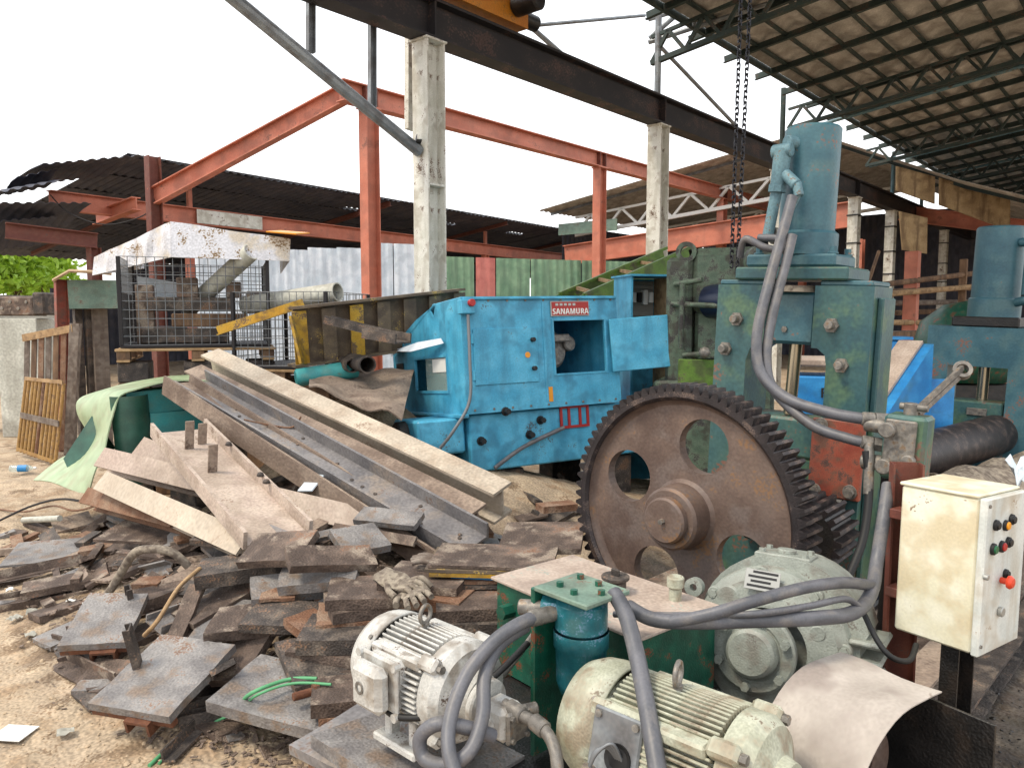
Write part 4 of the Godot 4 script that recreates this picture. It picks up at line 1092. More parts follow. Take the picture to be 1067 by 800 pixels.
# ---------- electric motors ----------
func motor(o: Node3D, R: float, L: float, mat: Material, arc0: float, arc1: float, fins: int) -> void:
	# axis along local x from the fan cover at 0 to the drive end at L; base at y = 0, axis at y = R + 0.03
	var ax := Basis(Vector3.BACK, -PI / 2)
	var c := R + 0.035
	var cx := func(x: float) -> Transform3D: return T(Vector3(x, c, 0), ax)
	part(o, "frame", MB.new().lathe([[0.0, 0.0], [R * 0.80, 0.0], [R * 0.80, L * 0.62], [0, L * 0.62]], 40, cx.call(L * 0.24)), mat)
	var cover := part(o, "fan_cover", MB.new().lathe([[0, 0.0], [R * 0.55, 0.0], [R * 0.86, 0.02], [R * 0.97, 0.055], [R, 0.09], [R, L * 0.27], [R * 0.95, L * 0.27], [R * 0.94, L * 0.1]], 48, cx.call(0.0), true), mat)
	for k in 4:
		var a := deg_to_rad(45 + 90 * k)
		part(cover, "screw", MB.new().cyl(Vector3(L * 0.23, c + sin(a) * R, cos(a) * R), Vector3(L * 0.23, c + sin(a) * (R + 0.006), cos(a) * (R + 0.006)), 0.007, 8), M.fitting)
	var fm := MB.new().box(Vector3(L * 0.55, R * 0.885, 0), Vector3(L * 0.52, R * 0.19, 0.0065), 0.002).mesh()
	for k in fins:
		var a := deg_to_rad(lerpf(arc0, arc1, k / float(fins - 1)))
		part(o, "fin", fm, mat, Transform3D(Basis(Vector3.RIGHT, a), Vector3(0, c, 0)))
	for s in [-1, 1]:
		part(o, "side_rail", MB.new().box(Vector3(L * 0.54, c + R * 0.62, s * R * 0.68), Vector3(L * 0.5, 0.03, 0.05), 0.006, Transform3D()), mat)
	part(o, "end_bell", MB.new().lathe([[R * 0.9, 0.0], [R * 0.97, 0.005], [R * 0.97, 0.05], [R * 0.86, 0.075], [R * 0.5, 0.095], [R * 0.45, 0.12], [0, 0.12]], 44, cx.call(L * 0.82)), mat)
	for k in 4:
		var a := deg_to_rad(45 + 90 * k)
		var p := Vector3(L * 0.82, c + sin(a) * R * 0.99, cos(a) * R * 0.99)
		part(o, "lug", MB.new().box(Vector3(0.02, 0, 0), Vector3(0.07, 0.042, 0.042), 0.008, Transform3D(Basis(Vector3.RIGHT, -a), p)), mat)
		part(o, "lug_bolt", MB.new().cyl(p + Vector3(0.055, 0, 0), p + Vector3(0.07, 0, 0), 0.012, 6), M.fitting)
	part(o, "shaft", MB.new().cyl(Vector3(L * 0.82 + 0.1, c, 0), Vector3(L + 0.06, c, 0), R * 0.17, 16), M.fitting)
	for s in [-1, 1]:
		part(o, "foot", joined([MB.new().box(Vector3(L * 0.55, 0.012, s * R * 0.72), Vector3(L * 0.45, 0.024, R * 0.4), 0.005), MB.new().box(Vector3(L * 0.42, 0.05, s * R * 0.62), Vector3(0.03, 0.09, R * 0.25), 0.004), MB.new().box(Vector3(L * 0.68, 0.05, s * R * 0.62), Vector3(0.03, 0.09, R * 0.25), 0.004)]), mat)
	var ey := Vector3(L * 0.53, c + R * 0.98, 0)
	var ring := []
	for k in 17:
		ring.append(ey + Vector3(0.02 * sin(TAU * k / 16.0) * 0.35, 0.034 - 0.026 * cos(TAU * k / 16.0), 0.026 * sin(TAU * k / 16.0)))
	part(o, "lifting_eye", joined([MB.new().tube(ring, 0.0065, 8, 2), MB.new().cyl(ey - Vector3(0, 0.035, 0), ey + Vector3(0, 0.01, 0), 0.012, 10)]), M.fitting)

func drive_skid() -> void:
	# stack that carries the first motor
	var yb := yawb(-43)
	var sk := thing("skid_base", "dark oily steel skid under the motors and oil tank", "machine base", T(Vector3(0.42, 0, -2.12), yawb(-49)))
	part(sk, "deck_plate", MB.new().box(Vector3(0.12, 0.287, 0.02), Vector3(1.35, 0.022, 0.98), 0.003), M.grease)
	for z in [-0.4, 0.05, 0.45]:
		part(sk, "runner", bar_mesh(sec_i(0.26, 0.14, 0.014, 0.012), 1.33), M.grease, T(Vector3(0.12, 0.145, z)))
	# first motor with its pump
	var m1 := thing("pump_motor", "dusty white electric motor with ribbed body and square terminal box", "electric motor", T(W(396, 676, 2.27) - Vector3.UP * 0.175, yb * Basis.from_scale(Vector3.ONE * 0.93)))
	motor(m1, 0.148, 0.42, M.motor_white, -62, 118, 27)
	var tb := part(m1, "terminal_box", joined([MB.new().box(Vector3(0.2, 0.15, 0.155), Vector3(0.12, 0.12, 0.09), 0.012), MB.new().box(Vector3(0.2, 0.15, 0.206), Vector3(0.145, 0.135, 0.014), 0.005)]), M.motor_white, Transform3D(Basis.from_scale(Vector3(1.15, 1.2, 1.0)), Vector3(-0.02, 0.025, -0.045)))
	part(tb, "terminal_lid", MB.new().box(Vector3(0.2, 0.15, 0.238), Vector3(0.115, 0.11, 0.05), 0.016), M.motor_white)
	part(tb, "emblem", MB.new().lathe([[0.012, 0], [0.016, 0.003], [0.012, 0.004], [0.009, 0.003]], 20, T(Vector3(0.185, 0.15, 0.2625), Basis(Vector3.RIGHT, PI / 2))), M.fitting)
	for s in [[-0.068, -0.06], [0.068, -0.06], [-0.068, 0.06], [0.068, 0.06]]:
		part(tb, "lug", MB.new().cyl(Vector3(0.2 + s[0], 0.15 + s[1], 0.2), Vector3(0.2 + s[0], 0.15 + s[1], 0.222), 0.011, 8), M.motor_white)
	var pump := thing("gear_pump", "small oily gear pump on the end of the white motor", "pump", T(m1.transform * Vector3(0.47, 0.1, 0.0), yb * Basis.from_scale(Vector3.ONE * 0.68)))
	part(pump, "pump_body", MB.new().box(Vector3(0.09, 0.08, 0), Vector3(0.13, 0.13, 0.12), 0.02), M.motor_white)
	part(pump, "coupling_flange", MB.new().cyl(Vector3(-0.01, 0.1, 0), Vector3(0.025, 0.1, 0), 0.1, 24), M.motor_white)
	part(pump, "end_plate", MB.new().box(Vector3(0.165, 0.08, 0), Vector3(0.022, 0.12, 0.11), 0.008), M.fitting)
	for s in [[-1, -1], [1, -1], [1, 1], [-1, 1]]:
		part(pump, "bolt", MB.new().cyl(Vector3(0.175, 0.08 + s[0] * 0.042, s[1] * 0.038), Vector3(0.19, 0.08 + s[0] * 0.042, s[1] * 0.038), 0.01, 6), M.fitting)
	part(pump, "inlet", MB.new().cyl(Vector3(0.08, 0.07, 0.05), Vector3(0.07, 0.07, 0.13), 0.03, 14), M.motor_white)
	part(pump, "outlet", MB.new().cyl(Vector3(0.1, 0.08, -0.05), Vector3(0.14, 0.08, -0.14), 0.026, 14), M.fitting)
	# second motor
	var m2 := thing("drive_motor", "cream-green electric motor with rusty patches and open terminal plate", "electric motor", T(W(606, 738, 1.97) - Vector3.UP * 0.185, yawb(-42)))
	motor(m2, 0.15, 0.52, M.motor_cream, -58, 112, 31)
	var tp := part(m2, "terminal_plate", MB.new().box(Vector3(0.2, 0.12, 0.2), Vector3(0.13, 0.17, 0.012), 0.004, T(Vector3.ZERO, Basis())), M.galvanised, T(Vector3(0.0, 0.045, -0.02), Basis(Vector3.RIGHT, -0.25)))
	part(tp, "plate_base", MB.new().box(Vector3(0.2, 0.14, 0.16), Vector3(0.18, 0.15, 0.07), 0.01), M.motor_cream)
	for s in [[-0.05, 0.07], [0.05, 0.07], [-0.05, -0.07]]:
		part(tp, "screw", MB.new().cyl(Vector3(0.2 + s[0], 0.12 + s[1], 0.206), Vector3(0.2 + s[0], 0.12 + s[1], 0.213), 0.009, 8), M.fitting)
	part(tp, "wire_port", MB.new().lathe([[0.024, 0], [0.034, 0.004], [0.034, 0], [0.0, 0.002]], 24, T(Vector3(0.215, 0.11, 0.207), Basis(Vector3.RIGHT, PI / 2))), M.rubber)
	for k in 4:
		part(tp, "lead", MB.new().tube([Vector3(0.21 + k * 0.005, 0.11, 0.205), Vector3(0.2 + k * 0.004, 0.135 + k * 0.004, 0.235), Vector3(0.18 + k * 0.002, 0.12, 0.25), Vector3(0.168, 0.075, 0.245)], 0.004, 6), M.wire)
	part(tp, "taped_end", MB.new().tube([Vector3(0.17, 0.085, 0.246), Vector3(0.165, 0.05, 0.245), Vector3(0.17, 0.01, 0.24)], 0.016, 8), M.cloth_grey)
	# oil tank
	var tl := W(517, 604, 2.6)
	var tk := thing("oil_tank", "dark green chipped hydraulic oil tank with dusty brown top", "oil tank", T(Vector3(tl.x, 0.3, tl.z), yawb(-50.6)))
	var th := tl.y - 0.3
	part(tk, "tank_body", MB.new().box(Vector3(0.315, th / 2, -0.18), Vector3(0.63, th, 0.36), 0.006), M.tank_green)
	part(tk, "lid", MB.new().box(Vector3(0.315, th + 0.005, -0.18), Vector3(0.66, 0.01, 0.385), 0.002), M.tank_top)
	part(tk, "filler_pipe", joined([MB.new().cyl(Vector3(0.52, th, -0.3), Vector3(0.52, th + 0.05, -0.3), 0.02, 12), MB.new().cyl(Vector3(0.52, th + 0.05, -0.3), Vector3(0.52, th + 0.085, -0.3), 0.027, 12)]), M.motor_cream)
	part(tk, "breather_cap", joined([MB.new().cyl(Vector3(0.36, th, -0.2), Vector3(0.36, th + 0.055, -0.2), 0.035, 20), MB.new().cyl(Vector3(0.36, th + 0.055, -0.2), Vector3(0.36, th + 0.068, -0.2), 0.045, 20), MB.new().box(Vector3(0.36, th + 0.078, -0.2), Vector3(0.03, 0.02, 0.012), 0.002)]), M.plate_dark)
	part(tk, "side_plug", MB.new().cyl(Vector3(0.08, th - 0.08, 0), Vector3(0.08, th - 0.08, 0.045), 0.024, 6), M.tank_green)
	# bracket and filter
	var fb := thing("filter_bracket", "bent steel bracket plate with bolts holding the blue oil filter", "bracket", T(W(606, 615, 2.03), yawb(-48)))
	part(fb, "top_plate", MB.new().box(Vector3(-0.0, 0, 0), Vector3(0.19, 0.014, 0.17), 0.003), M.box_beam)
	part(fb, "upright", MB.new().box(Vector3(-0.1, -0.235, 0), Vector3(0.016, 0.47, 0.17), 0.003), M.tank_green)
	for s in [[-0.045, 0.035], [0.02, 0.05], [0.02, -0.045], [0.07, 0.0], [-0.05, -0.05]]:
		part(fb, "bolt", MB.new().cyl(Vector3(s[0], 0.007, s[1]), Vector3(s[0], 0.02, s[1]), 0.01, 6), M.tank_green)
	var fl := thing("oil_filter", "flaking teal and blue oil filter canister under the bracket", "filter", T(W(606, 619, 2.03), yawb(-48)))
	part(fl, "head", joined([MB.new().cyl(Vector3(0.0, -0.1, 0.0), Vector3(0.0, -0.01, 0.0), 0.07, 28), MB.new().cyl(Vector3(-0.085, -0.045, 0.06), Vector3(-0.02, -0.045, 0.02), 0.034, 8)]), M.canister)
	part(fl, "bowl", MB.new().lathe([[0, -0.285], [0.035, -0.28], [0.056, -0.265], [0.066, -0.235], [0.068, -0.14], [0.074, -0.138], [0.074, -0.095]], 32, T(Vector3.ZERO), true), M.canister)
	part(fl, "inlet_elbow", MB.new().cyl(Vector3(-0.14, -0.05, 0.095), Vector3(-0.08, -0.047, 0.06), 0.022, 12), M.fitting)

func gearbox() -> void:
	var o := thing("gear_reducer", "grey cast gear reducer with round bolted cover and nameplate", "gearbox", T(W(793, 672, 2.36), yawb(-33, -8, 0)))
	var f := Basis(Vector3.RIGHT, PI / 2)
	var outline := PackedVector2Array()
	for k in 40:
		var a := TAU * k / 40
		var r := 0.245
		var d := Vector2(cos(a), sin(a))
		if d.y > 0.2:
			r = 0.245 + 0.03 * (d.y - 0.2) + 0.03 * maxf(d.x, 0)
		outline.append(d * r)
	part(o, "case", MB.new().ext(outline, 0.2, T(Vector3(0.03, 0.0, -0.15)), true), M.gearbox_grey)
	part(o, "front_face", MB.new().lathe([[0.238, -0.05], [0.232, -0.02], [0.205, 0.012], [0.13, 0.03], [0.122, 0.03]], 56, T(Vector3(0.02, 0.0, 0.0), f)), M.gearbox_grey)
	part(o, "cover", MB.new().lathe([[0.125, 0.026], [0.125, 0.05], [0.118, 0.056], [0.088, 0.056], [0.082, 0.05], [0.078, 0.05], [0.072, 0.085], [0.062, 0.093], [0, 0.094]], 48, T(Vector3(-0.01, -0.01, 0), f)), M.gearbox_grey)
	for k in 6:
		var a := TAU * (k + 0.4) / 6
		part(o, "cover_bolt", MB.new().cyl(Vector3(-0.01 + cos(a) * 0.105, -0.01 + sin(a) * 0.105, 0.05), Vector3(-0.01 + cos(a) * 0.105, -0.01 + sin(a) * 0.105, 0.078), 0.014, 6), M.gearbox_grey)
	for k in 8:
		var a := TAU * (k + 0.2) / 8
		var p := Vector3(0.02 + cos(a) * 0.218, sin(a) * 0.218, -0.03)
		part(o, "rim_bolt", joined([MB.new().cyl(p, p + Vector3(0, 0, 0.028), 0.022, 14), MB.new().cyl(p + Vector3(0, 0, 0.028), p + Vector3(0, 0, 0.044), 0.013, 6)]), M.gearbox_grey)
	part(o, "boss", MB.new().cyl(Vector3(-0.1, 0.125, -0.01), Vector3(-0.105, 0.125, 0.02), 0.042, 20), M.gearbox_grey)
	part(o, "top_cover", joined([MB.new().box(Vector3(0.03, 0.262, -0.13), Vector3(0.17, 0.02, 0.13), 0.004), MB.new().cyl(Vector3(0.03, 0.27, -0.13), Vector3(0.03, 0.285, -0.13), 0.03, 20)]), M.gearbox_grey)
	for s in [[-0.065, 0.045], [0.065, 0.045], [-0.065, -0.045], [0.065, -0.045]]:
		part(o, "cover_screw", MB.new().cyl(Vector3(0.03 + s[0], 0.27, -0.13 + s[1]), Vector3(0.03 + s[0], 0.283, -0.13 + s[1]), 0.011, 6), M.gearbox_grey)
	for k in 4:
		part(o, "cooling_rib", MB.new().box(Vector3(0.29, 0.06 - k * 0.055, -0.12), Vector3(0.1 - 0.012 * k, 0.018, 0.2), 0.007), M.gearbox_grey)
	for s in [[-0.215, -0.1], [-0.2, 0.13]]:
		part(o, "lug", MB.new().lathe([[0.012, -0.015], [0.03, -0.015], [0.03, 0.015], [0.012, 0.015], [0.012, -0.015]], 20, T(Vector3(s[0] - 0.03, s[1], -0.03), f)), M.gearbox_grey)
	part(o, "oil_plug", MB.new().cyl(Vector3(0.16, 0.075, -0.01), Vector3(0.165, 0.075, 0.025), 0.024, 16), M.gearbox_grey)
	part(o, "foot", MB.new().box(Vector3(0.02, -0.225, -0.14), Vector3(0.46, 0.05, 0.24), 0.006), M.gearbox_grey)
	var np := part(o, "nameplate", MB.new().box(Vector3(0.0, 0.185, 0.088), Vector3(0.105, 0.062, 0.003), 0.001, T(Vector3.ZERO, Basis())), M.plate_tin, T(Vector3(0.0, 0.0, 0.0), Basis(Vector3.RIGHT, -0.28)))
	for k in 4:
		part(np, "print_bar", MB.new().box(Vector3([0.008, 0.0, -0.004, 0.0][k], 0.208 - k * 0.014, 0.0902), Vector3([0.075, 0.085, 0.06, 0.088][k], 0.007, 0.001)), M.rubber)
	part(o, "cast_mark", MB.new().lathe([[0.014, 0.0], [0.02, 0.0025], [0.017, 0.003], [0.014, 0.002]], 20, T(Vector3(0.0, -0.17, 0.021), Basis(Vector3.RIGHT, PI / 2 + 0.15))), M.gearbox_grey)

func guard_and_hoses() -> void:
	# belt guard in front of the control box post
	var g := thing("belt_guard", "bent dusty beige sheet-metal guard over a dark pulley", "guard", T(W(982, 723, 1.85) * Vector3(1, 0, 1), yawb(-57)))
	var top := W(982, 723, 1.85).y
	var prof := []
	for k in 15:
		var u := k / 14.0
		var zz := 0.0
		var yy := top
		if u < 0.35:
			zz = u / 0.35 * 0.13
		else:
			var a := (u - 0.35) / 0.65 * 1.35
			zz = 0.13 + 0.22 * sin(a)
			yy = top - 0.24 * (1.0 - cos(a))
		prof.append(Vector2(zz, yy))
	var rows := []
	for i in 9:
		var row := []
		for p in prof:
			row.append(Vector3(-0.27 + i * 0.03375, p.y + 0.004 * sin(i * 0.9 + p.x * 12), p.x))
		rows.append(row)
	part(g, "cover_sheet", MB.new().grid(rows, 0.003), M.guard_sheet)
	part(g, "back_plate", MB.new().box(Vector3(-0.01, top / 2 - 0.01, -0.006), Vector3(0.26, top - 0.03, 0.008), 0.001), M.grease)
	part(g, "pulley", MB.new().lathe([[0.0, -0.02], [0.03, -0.02], [0.03, -0.035], [0.1, -0.035], [0.105, -0.018], [0.09, 0], [0.105, 0.018], [0.1, 0.035], [0.03, 0.035], [0.03, 0.02], [0.0, 0.02]], 36, T(Vector3(-0.12, top - 0.17, 0.17), Basis(Vector3.BACK, PI / 2))), M.gear_rust)
	part(g, "stand", MB.new().box(Vector3(-0.13, (top - 0.2) / 2, 0.16), Vector3(0.08, top - 0.2, 0.1), 0.004), M.grease)
	var L := [
		["cable_conduit", "thick grey conduit sweeping in front of the grey gear reducer", 0.0195, "hose_grey", [[655, 632, 2.1], [680, 645, 2.03], [720, 648, 1.98], [790, 646, 1.95], [850, 644, 1.98], [890, 638, 2.08], [908, 618, 2.2], [914, 585, 2.3], [921, 540, 2.34], [926, 505, 2.4]]],
		["cable_conduit", "grey conduit arching over the gear reducer's nameplate", 0.016, "hose_grey", [[700, 648, 1.99], [740, 640, 1.95], [790, 625, 1.95], [840, 612, 2.0], [880, 607, 2.1], [908, 610, 2.22]]],
		["thin_cable", "thin grey cable lying on top of the thick conduit", 0.009, "hose_grey", [[640, 640, 2.15], [700, 641, 2.05], [780, 640, 1.93], [840, 632, 1.97], [880, 624, 2.06], [895, 632, 2.09]]],
		["suction_hose", "worn grey hose running from the filter across the cream motor", 0.0205, "hose_grey", [[640, 618, 2.0], [652, 640, 1.93], [663, 680, 1.84], [672, 725, 1.74], [680, 770, 1.66], [690, 830, 1.58]]],
		["return_hose", "looped grey hose from the filter elbow down beside the white motor", 0.0175, "hose_grey", [[572, 640, 2.03], [545, 648, 1.97], [515, 668, 1.93], [487, 702, 1.88], [470, 745, 1.82], [468, 785, 1.76], [485, 830, 1.7]]],
		["return_hose", "grey hose curling in a loop below the small gear pump", 0.0175, "hose_grey", [[548, 652, 2.02], [520, 672, 1.96], [505, 705, 1.9], [503, 745, 1.84], [490, 782, 1.79], [465, 797, 1.78], [442, 790, 1.82], [438, 768, 1.83], [456, 754, 1.82], [486, 758, 1.83], [514, 767, 1.86]]],
		["motor_cable", "black cable from the white motor's terminal box to the tank", 0.009, "rubber", [[398, 735, 2.03], [415, 747, 1.98], [450, 745, 1.96], [485, 727, 1.98], [520, 700, 2.02], [550, 670, 2.1]]],
		["thin_pipe", "thin steel pipe from the pump up to the oil tank", 0.009, "fitting", [[500, 728, 2.04], [520, 708, 2.1], [548, 672, 2.22], [560, 655, 2.3]]],
		["delivery_hose", "brown steel-ended hose from the pump toward the cream motor", 0.015, "fitting", [[525, 733, 1.92], [545, 746, 1.88], [565, 758, 1.83], [578, 780, 1.78], [582, 815, 1.75]]],
		["black_hose", "black printed rubber hose hanging behind the red-brown post", 0.0155, "rubber", [[903, 470, 2.98], [906, 510, 2.95], [900, 560, 2.9], [885, 600, 2.85], [868, 640, 2.8]]],
		["earth_cable", "thin dark cable drooping under the control box to its post", 0.008, "rubber", [[900, 638, 2.15], [915, 668, 2.1], [930, 685, 2.08], [948, 688, 2.12], [955, 672, 2.2]]],
		["brass_pipe", "brassy pipe joint dropping from the valve block's lower port", 0.019, "fitting", [[906, 462, 2.99], [906, 485, 2.97], [905, 515, 2.95]]],
	]
	for h in L:
		var p := []
		for q in h[4]:
			p.append(W(q[0], q[1], q[2]))
		solo(h[0], h[1], "hose" if "hose" in h[0] else ("pipe" if "pipe" in h[0] else "cable"), MB.new().tube(p, h[2], 12, 5), M[h[3]])
	for e in [[[578, 638, 2.03], [552, 645, 1.99], 0.0215, "ribbed steel sleeve where the looped hose meets the filter"], [[530, 736, 1.915], [545, 746, 1.88], 0.021, "steel hose ferrule beside the small gear pump"], [[556, 751, 1.855], [568, 761, 1.82], 0.021, "steel hose ferrule next to the cream motor's fan cover"]]:
		solo("hose_ferrule", e[3], "fitting", MB.new().cyl(W(e[0][0], e[0][1], e[0][2]), W(e[1][0], e[1][1], e[1][2]), e[2], 12), M.fitting, Transform3D(), "steel hose ferrules")

# ---------- lathe and the machines behind ----------
func letters(p: Node, s: String, h: float, mat: Material, x: Transform3D, called := "lettering") -> void:
	var t := TextMesh.new()
	t.text = s
	var f := SystemFont.new()
	f.font_names = PackedStringArray(["Droid Sans"])
	f.font_weight = 700
	t.font = f
	t.font_size = 64
	t.pixel_size = h / 46.0
	t.depth = 0.004
	part(p, called, t, mat, x)

func lathe_machine() -> void:
	var o := thing("turning_lathe", "blue enclosed turning lathe with open hatch and red nameplate", "lathe", T(W(487, 432, 5.4), yawb(28, -5, 1)))
	var w := 1.33
	var h := 0.83
	part(o, "front_panel", MB.new().plate(w, h, 0.015, [[0.745, 0.25, 1.2, 0.645]]), M.lathe_blue)
	part(o, "hatch_rim", MB.new().plate(0.485, 0.425, 0.01, [[0.015, 0.015, 0.47, 0.41]], T(Vector3(0.73, 0.235, 0.008))), M.lathe_blue)
	part(o, "roof_panel", MB.new().box(Vector3(w / 2, h - 0.01, -0.28), Vector3(w - 0.004, 0.02, 0.53), 0.004), M.lathe_blue)
	part(o, "rear_slope", MB.new().box(Vector3.ZERO, Vector3(w, 0.02, 1.05), 0.004, T(Vector3(w / 2, 0.655, -1.0), Basis(Vector3.RIGHT, -0.33))), M.lathe_blue)
	part(o, "far_end", MB.new().box(Vector3(w - 0.01, 0.32, -0.72), Vector3(0.015, 0.62, 1.4), 0.0), M.lathe_blue)
	part(o, "back_panel", MB.new().box(Vector3(w / 2, 0.24, -1.49), Vector3(w, 0.47, 0.015), 0.0), M.lathe_blue)
	var eb := Basis(Vector3.UP, -PI / 2)
	var end := part(o, "end_panel", joined([MB.new().plate(1.49, 0.5, 0.015, [[0.53, 0.17, 1.18, 0.42]], T(Vector3(0, 0, -1.495), eb)), MB.new().ext(PackedVector2Array([Vector2(0.0, 0.5), Vector2(1.49, 0.5), Vector2(1.49, 0.82), Vector2(1.02, 0.815), Vector2(0.96, 0.72), Vector2(0.9, 0.8), Vector2(0.6, 0.74), Vector2(0.02, 0.56)]), 0.015, T(Vector3(0.0075, 0, -1.495), eb))]), M.lathe_blue)
	part(end, "window_frame", MB.new().plate(0.69, 0.29, 0.01, [[0.02, 0.02, 0.67, 0.27]], T(Vector3(-0.008, 0.15, -0.985), eb)), M.lathe_blue)
	part(end, "pane", MB.new().box(Vector3(0.012, 0.295, -0.54), Vector3(0.006, 0.26, 0.44)), M.glass)
	part(end, "notice", MB.new().box(Vector3(0.006, 0.36, -0.48), Vector3(0.003, 0.1, 0.26)), M.white)
	part(end, "display", MB.new().box(Vector3(-0.006, 0.36, -1.32), Vector3(0.006, 0.09, 0.17)), M.rubber)
	part(end, "instruction_label", MB.new().box(Vector3(-0.005, 0.22, -1.3), Vector3(0.004, 0.15, 0.13)), M.plate_tin)
	part(end, "warning_label", MB.new().box(Vector3(-0.008, 0.2, -1.3), Vector3(0.003, 0.05, 0.11)), M.yellow)
	part(end, "torn_liner", MB.new().grid([[Vector3(-0.02, 0.56, -0.35), Vector3(-0.07, 0.55, -0.7), Vector3(-0.05, 0.53, -1.1), Vector3(-0.03, 0.52, -1.45)], [Vector3(-0.02, 0.52, -0.3), Vector3(-0.13, 0.48, -0.7), Vector3(-0.1, 0.5, -1.1), Vector3(-0.03, 0.47, -1.45)]], 0.004), M.sheet_blue)
	part(o, "shelf_lip", MB.new().box(Vector3(-0.02, -0.012, -0.74), Vector3(0.06, 0.024, 1.5), 0.004), M.lathe_blue)
	# hatch door swung out to the side
	part(o, "hatch_door", MB.new().box(Vector3(0.3, 0.2, 0.0), Vector3(0.59, 0.41, 0.028), 0.006), M.lathe_blue, T(Vector3(1.24, 0.24, 0.03), yawb(-14, 0, 2)))
	# service door outline, hinges, catches
	var sd := part(o, "service_door", MB.new().box(Vector3(0.335, 0.4, 0.006), Vector3(0.52, 0.4, 0.012), 0.003), M.lathe_blue)
	for y in [0.27, 0.53]:
		part(sd, "hinge", MB.new().box(Vector3(0.068, y, 0.008), Vector3(0.012, 0.07, 0.02), 0.003), M.lathe_blue)
	for y in [0.3, 0.51]:
		part(sd, "catch", MB.new().cyl(Vector3(0.55, y, 0.01), Vector3(0.55, y, 0.045), 0.017, 10), M.rubber)
	for e in [[0.505, 0.4, 0.022], [0.86, 0.05, 0.0]]:
		if e[2] > 0:
			part(o, "round_sticker", MB.new().cyl(Vector3(e[0], e[1], 0.0125), Vector3(e[0], e[1], 0.0145), e[2], 16), M.yellow)
	part(o, "strip_label", MB.new().box(Vector3(0.69, 0.1, 0.002), Vector3(0.035, 0.11, 0.004)), M.yellow)
	var sg := part(o, "sign_plate", MB.new().box(Vector3(0.895, 0.735, 0.006), Vector3(0.34, 0.115, 0.012), 0.003), M.plate_tin)
	part(sg, "sign_face", MB.new().box(Vector3(0.895, 0.735, 0.0135), Vector3(0.325, 0.1, 0.004)), M.sign_red)
	letters(sg, "SANAMURA", 0.042, M.white, T(Vector3(0.895, 0.713, 0.0165)))
	for k in 5:
		part(sg, "worn_mark", MB.new().box(Vector3(0.775 + k * 0.038, 0.765, 0.0165), Vector3(0.024, 0.018, 0.002)), M.plate_tin)
	part(o, "lamp_box", MB.new().box(Vector3(0.03, 0.755, 0.02), Vector3(0.11, 0.1, 0.07), 0.006), M.lathe_blue)
	part(o, "lamp", MB.new().cyl(Vector3(0.05, 0.78, 0.05), Vector3(0.05, 0.78, 0.085), 0.026, 14), M.red)
	part(o, "flex_conduit", MB.new().tube([Vector3(0.03, 0.7, 0.04), Vector3(0.02, 0.4, 0.05), Vector3(0.0, 0.1, 0.05), Vector3(-0.12, -0.1, 0.02), Vector3(-0.2, -0.22, -0.05)], 0.012, 8), M.wire)
	for k in 9:
		for y in [0.025, 0.8]:
			part(o, "panel_screw", MB.new().cyl(Vector3(0.06 + k * 0.152, y, 0.0), Vector3(0.06 + k * 0.152, y, 0.006), 0.009, 8), M.fitting)
	part(o, "seam_strip", MB.new().box(Vector3(0.66, 0.42, 0.003), Vector3(0.02, 0.74, 0.006), 0.001), M.lathe_blue)
	part(o, "drip_lip", MB.new().box(Vector3(0.665, 0.815, 0.012), Vector3(1.31, 0.016, 0.024), 0.003), M.lathe_blue)
	# inside the hatch
	part(o, "inner_wall", MB.new().box(Vector3(0.98, 0.42, -0.9), Vector3(0.68, 0.72, 0.02)), M.lathe_blue)
	part(o, "inner_side", MB.new().box(Vector3(0.67, 0.42, -0.456), Vector3(0.02, 0.72, 0.87)), M.lathe_blue)
	part(o, "inner_side", MB.new().box(Vector3(1.28, 0.42, -0.456), Vector3(0.02, 0.72, 0.87)), M.lathe_blue)
	part(o, "inner_floor", MB.new().box(Vector3(0.975, 0.07, -0.456), Vector3(0.6, 0.02, 0.87)), M.lathe_blue)
	part(o, "inner_ceiling", MB.new().box(Vector3(0.975, 0.72, -0.456), Vector3(0.6, 0.02, 0.87)), M.lathe_blue)
	part(o, "chuck", joined([MB.new().cyl(Vector3(0.8, 0.42, -0.38), Vector3(0.84, 0.44, -0.18), 0.15, 22), MB.new().cyl(Vector3(0.98, 0.47, -0.3), Vector3(1.0, 0.48, -0.18), 0.06, 16), MB.new().box(Vector3(0.86, 0.52, -0.15), Vector3(0.2, 0.06, 0.08), 0.01, T(Vector3.ZERO))]), M.fitting)
	# base
	var lb := part(o, "base_casing", MB.new().box(Vector3(0.92, -0.215, -0.66), Vector3(1.76, 0.41, 1.2), 0.01), M.lathe_blue)
	part(o, "spindle_casing", MB.new().box(Vector3(-0.16, -0.15, -0.35), Vector3(0.36, 0.25, 0.5), 0.015), M.lathe_blue)
	part(o, "spindle_end", joined([MB.new().cyl(Vector3(-0.42, -0.12, -0.35), Vector3(-0.33, -0.12, -0.35), 0.09, 20), MB.new().cyl(Vector3(-0.46, -0.12, -0.35), Vector3(-0.41, -0.12, -0.35), 0.05, 16)]), M.grease)
	for e in [[0.12, -0.2], [0.62, -0.09], [0.52, -0.19], [0.3, 0.0]]:
		bolt(o, Vector3(e[0], e[1], -0.06 if e[1] < -0.01 else 0.0), Vector3.BACK, 0.022, 0.06, M.rubber, "knob")
	var gr := part(o, "red_grille", MB.new().plate(0.26, 0.17, 0.012, [[0.02, 0.02, 0.07, 0.15], [0.09, 0.02, 0.17, 0.15], [0.19, 0.02, 0.24, 0.15]], T(Vector3(0.79, -0.17, -0.044))), M.sign_red)
	part(gr, "grille_back", MB.new().box(Vector3(0.92, -0.085, -0.0575), Vector3(0.25, 0.16, 0.004)), M.lathe_blue)
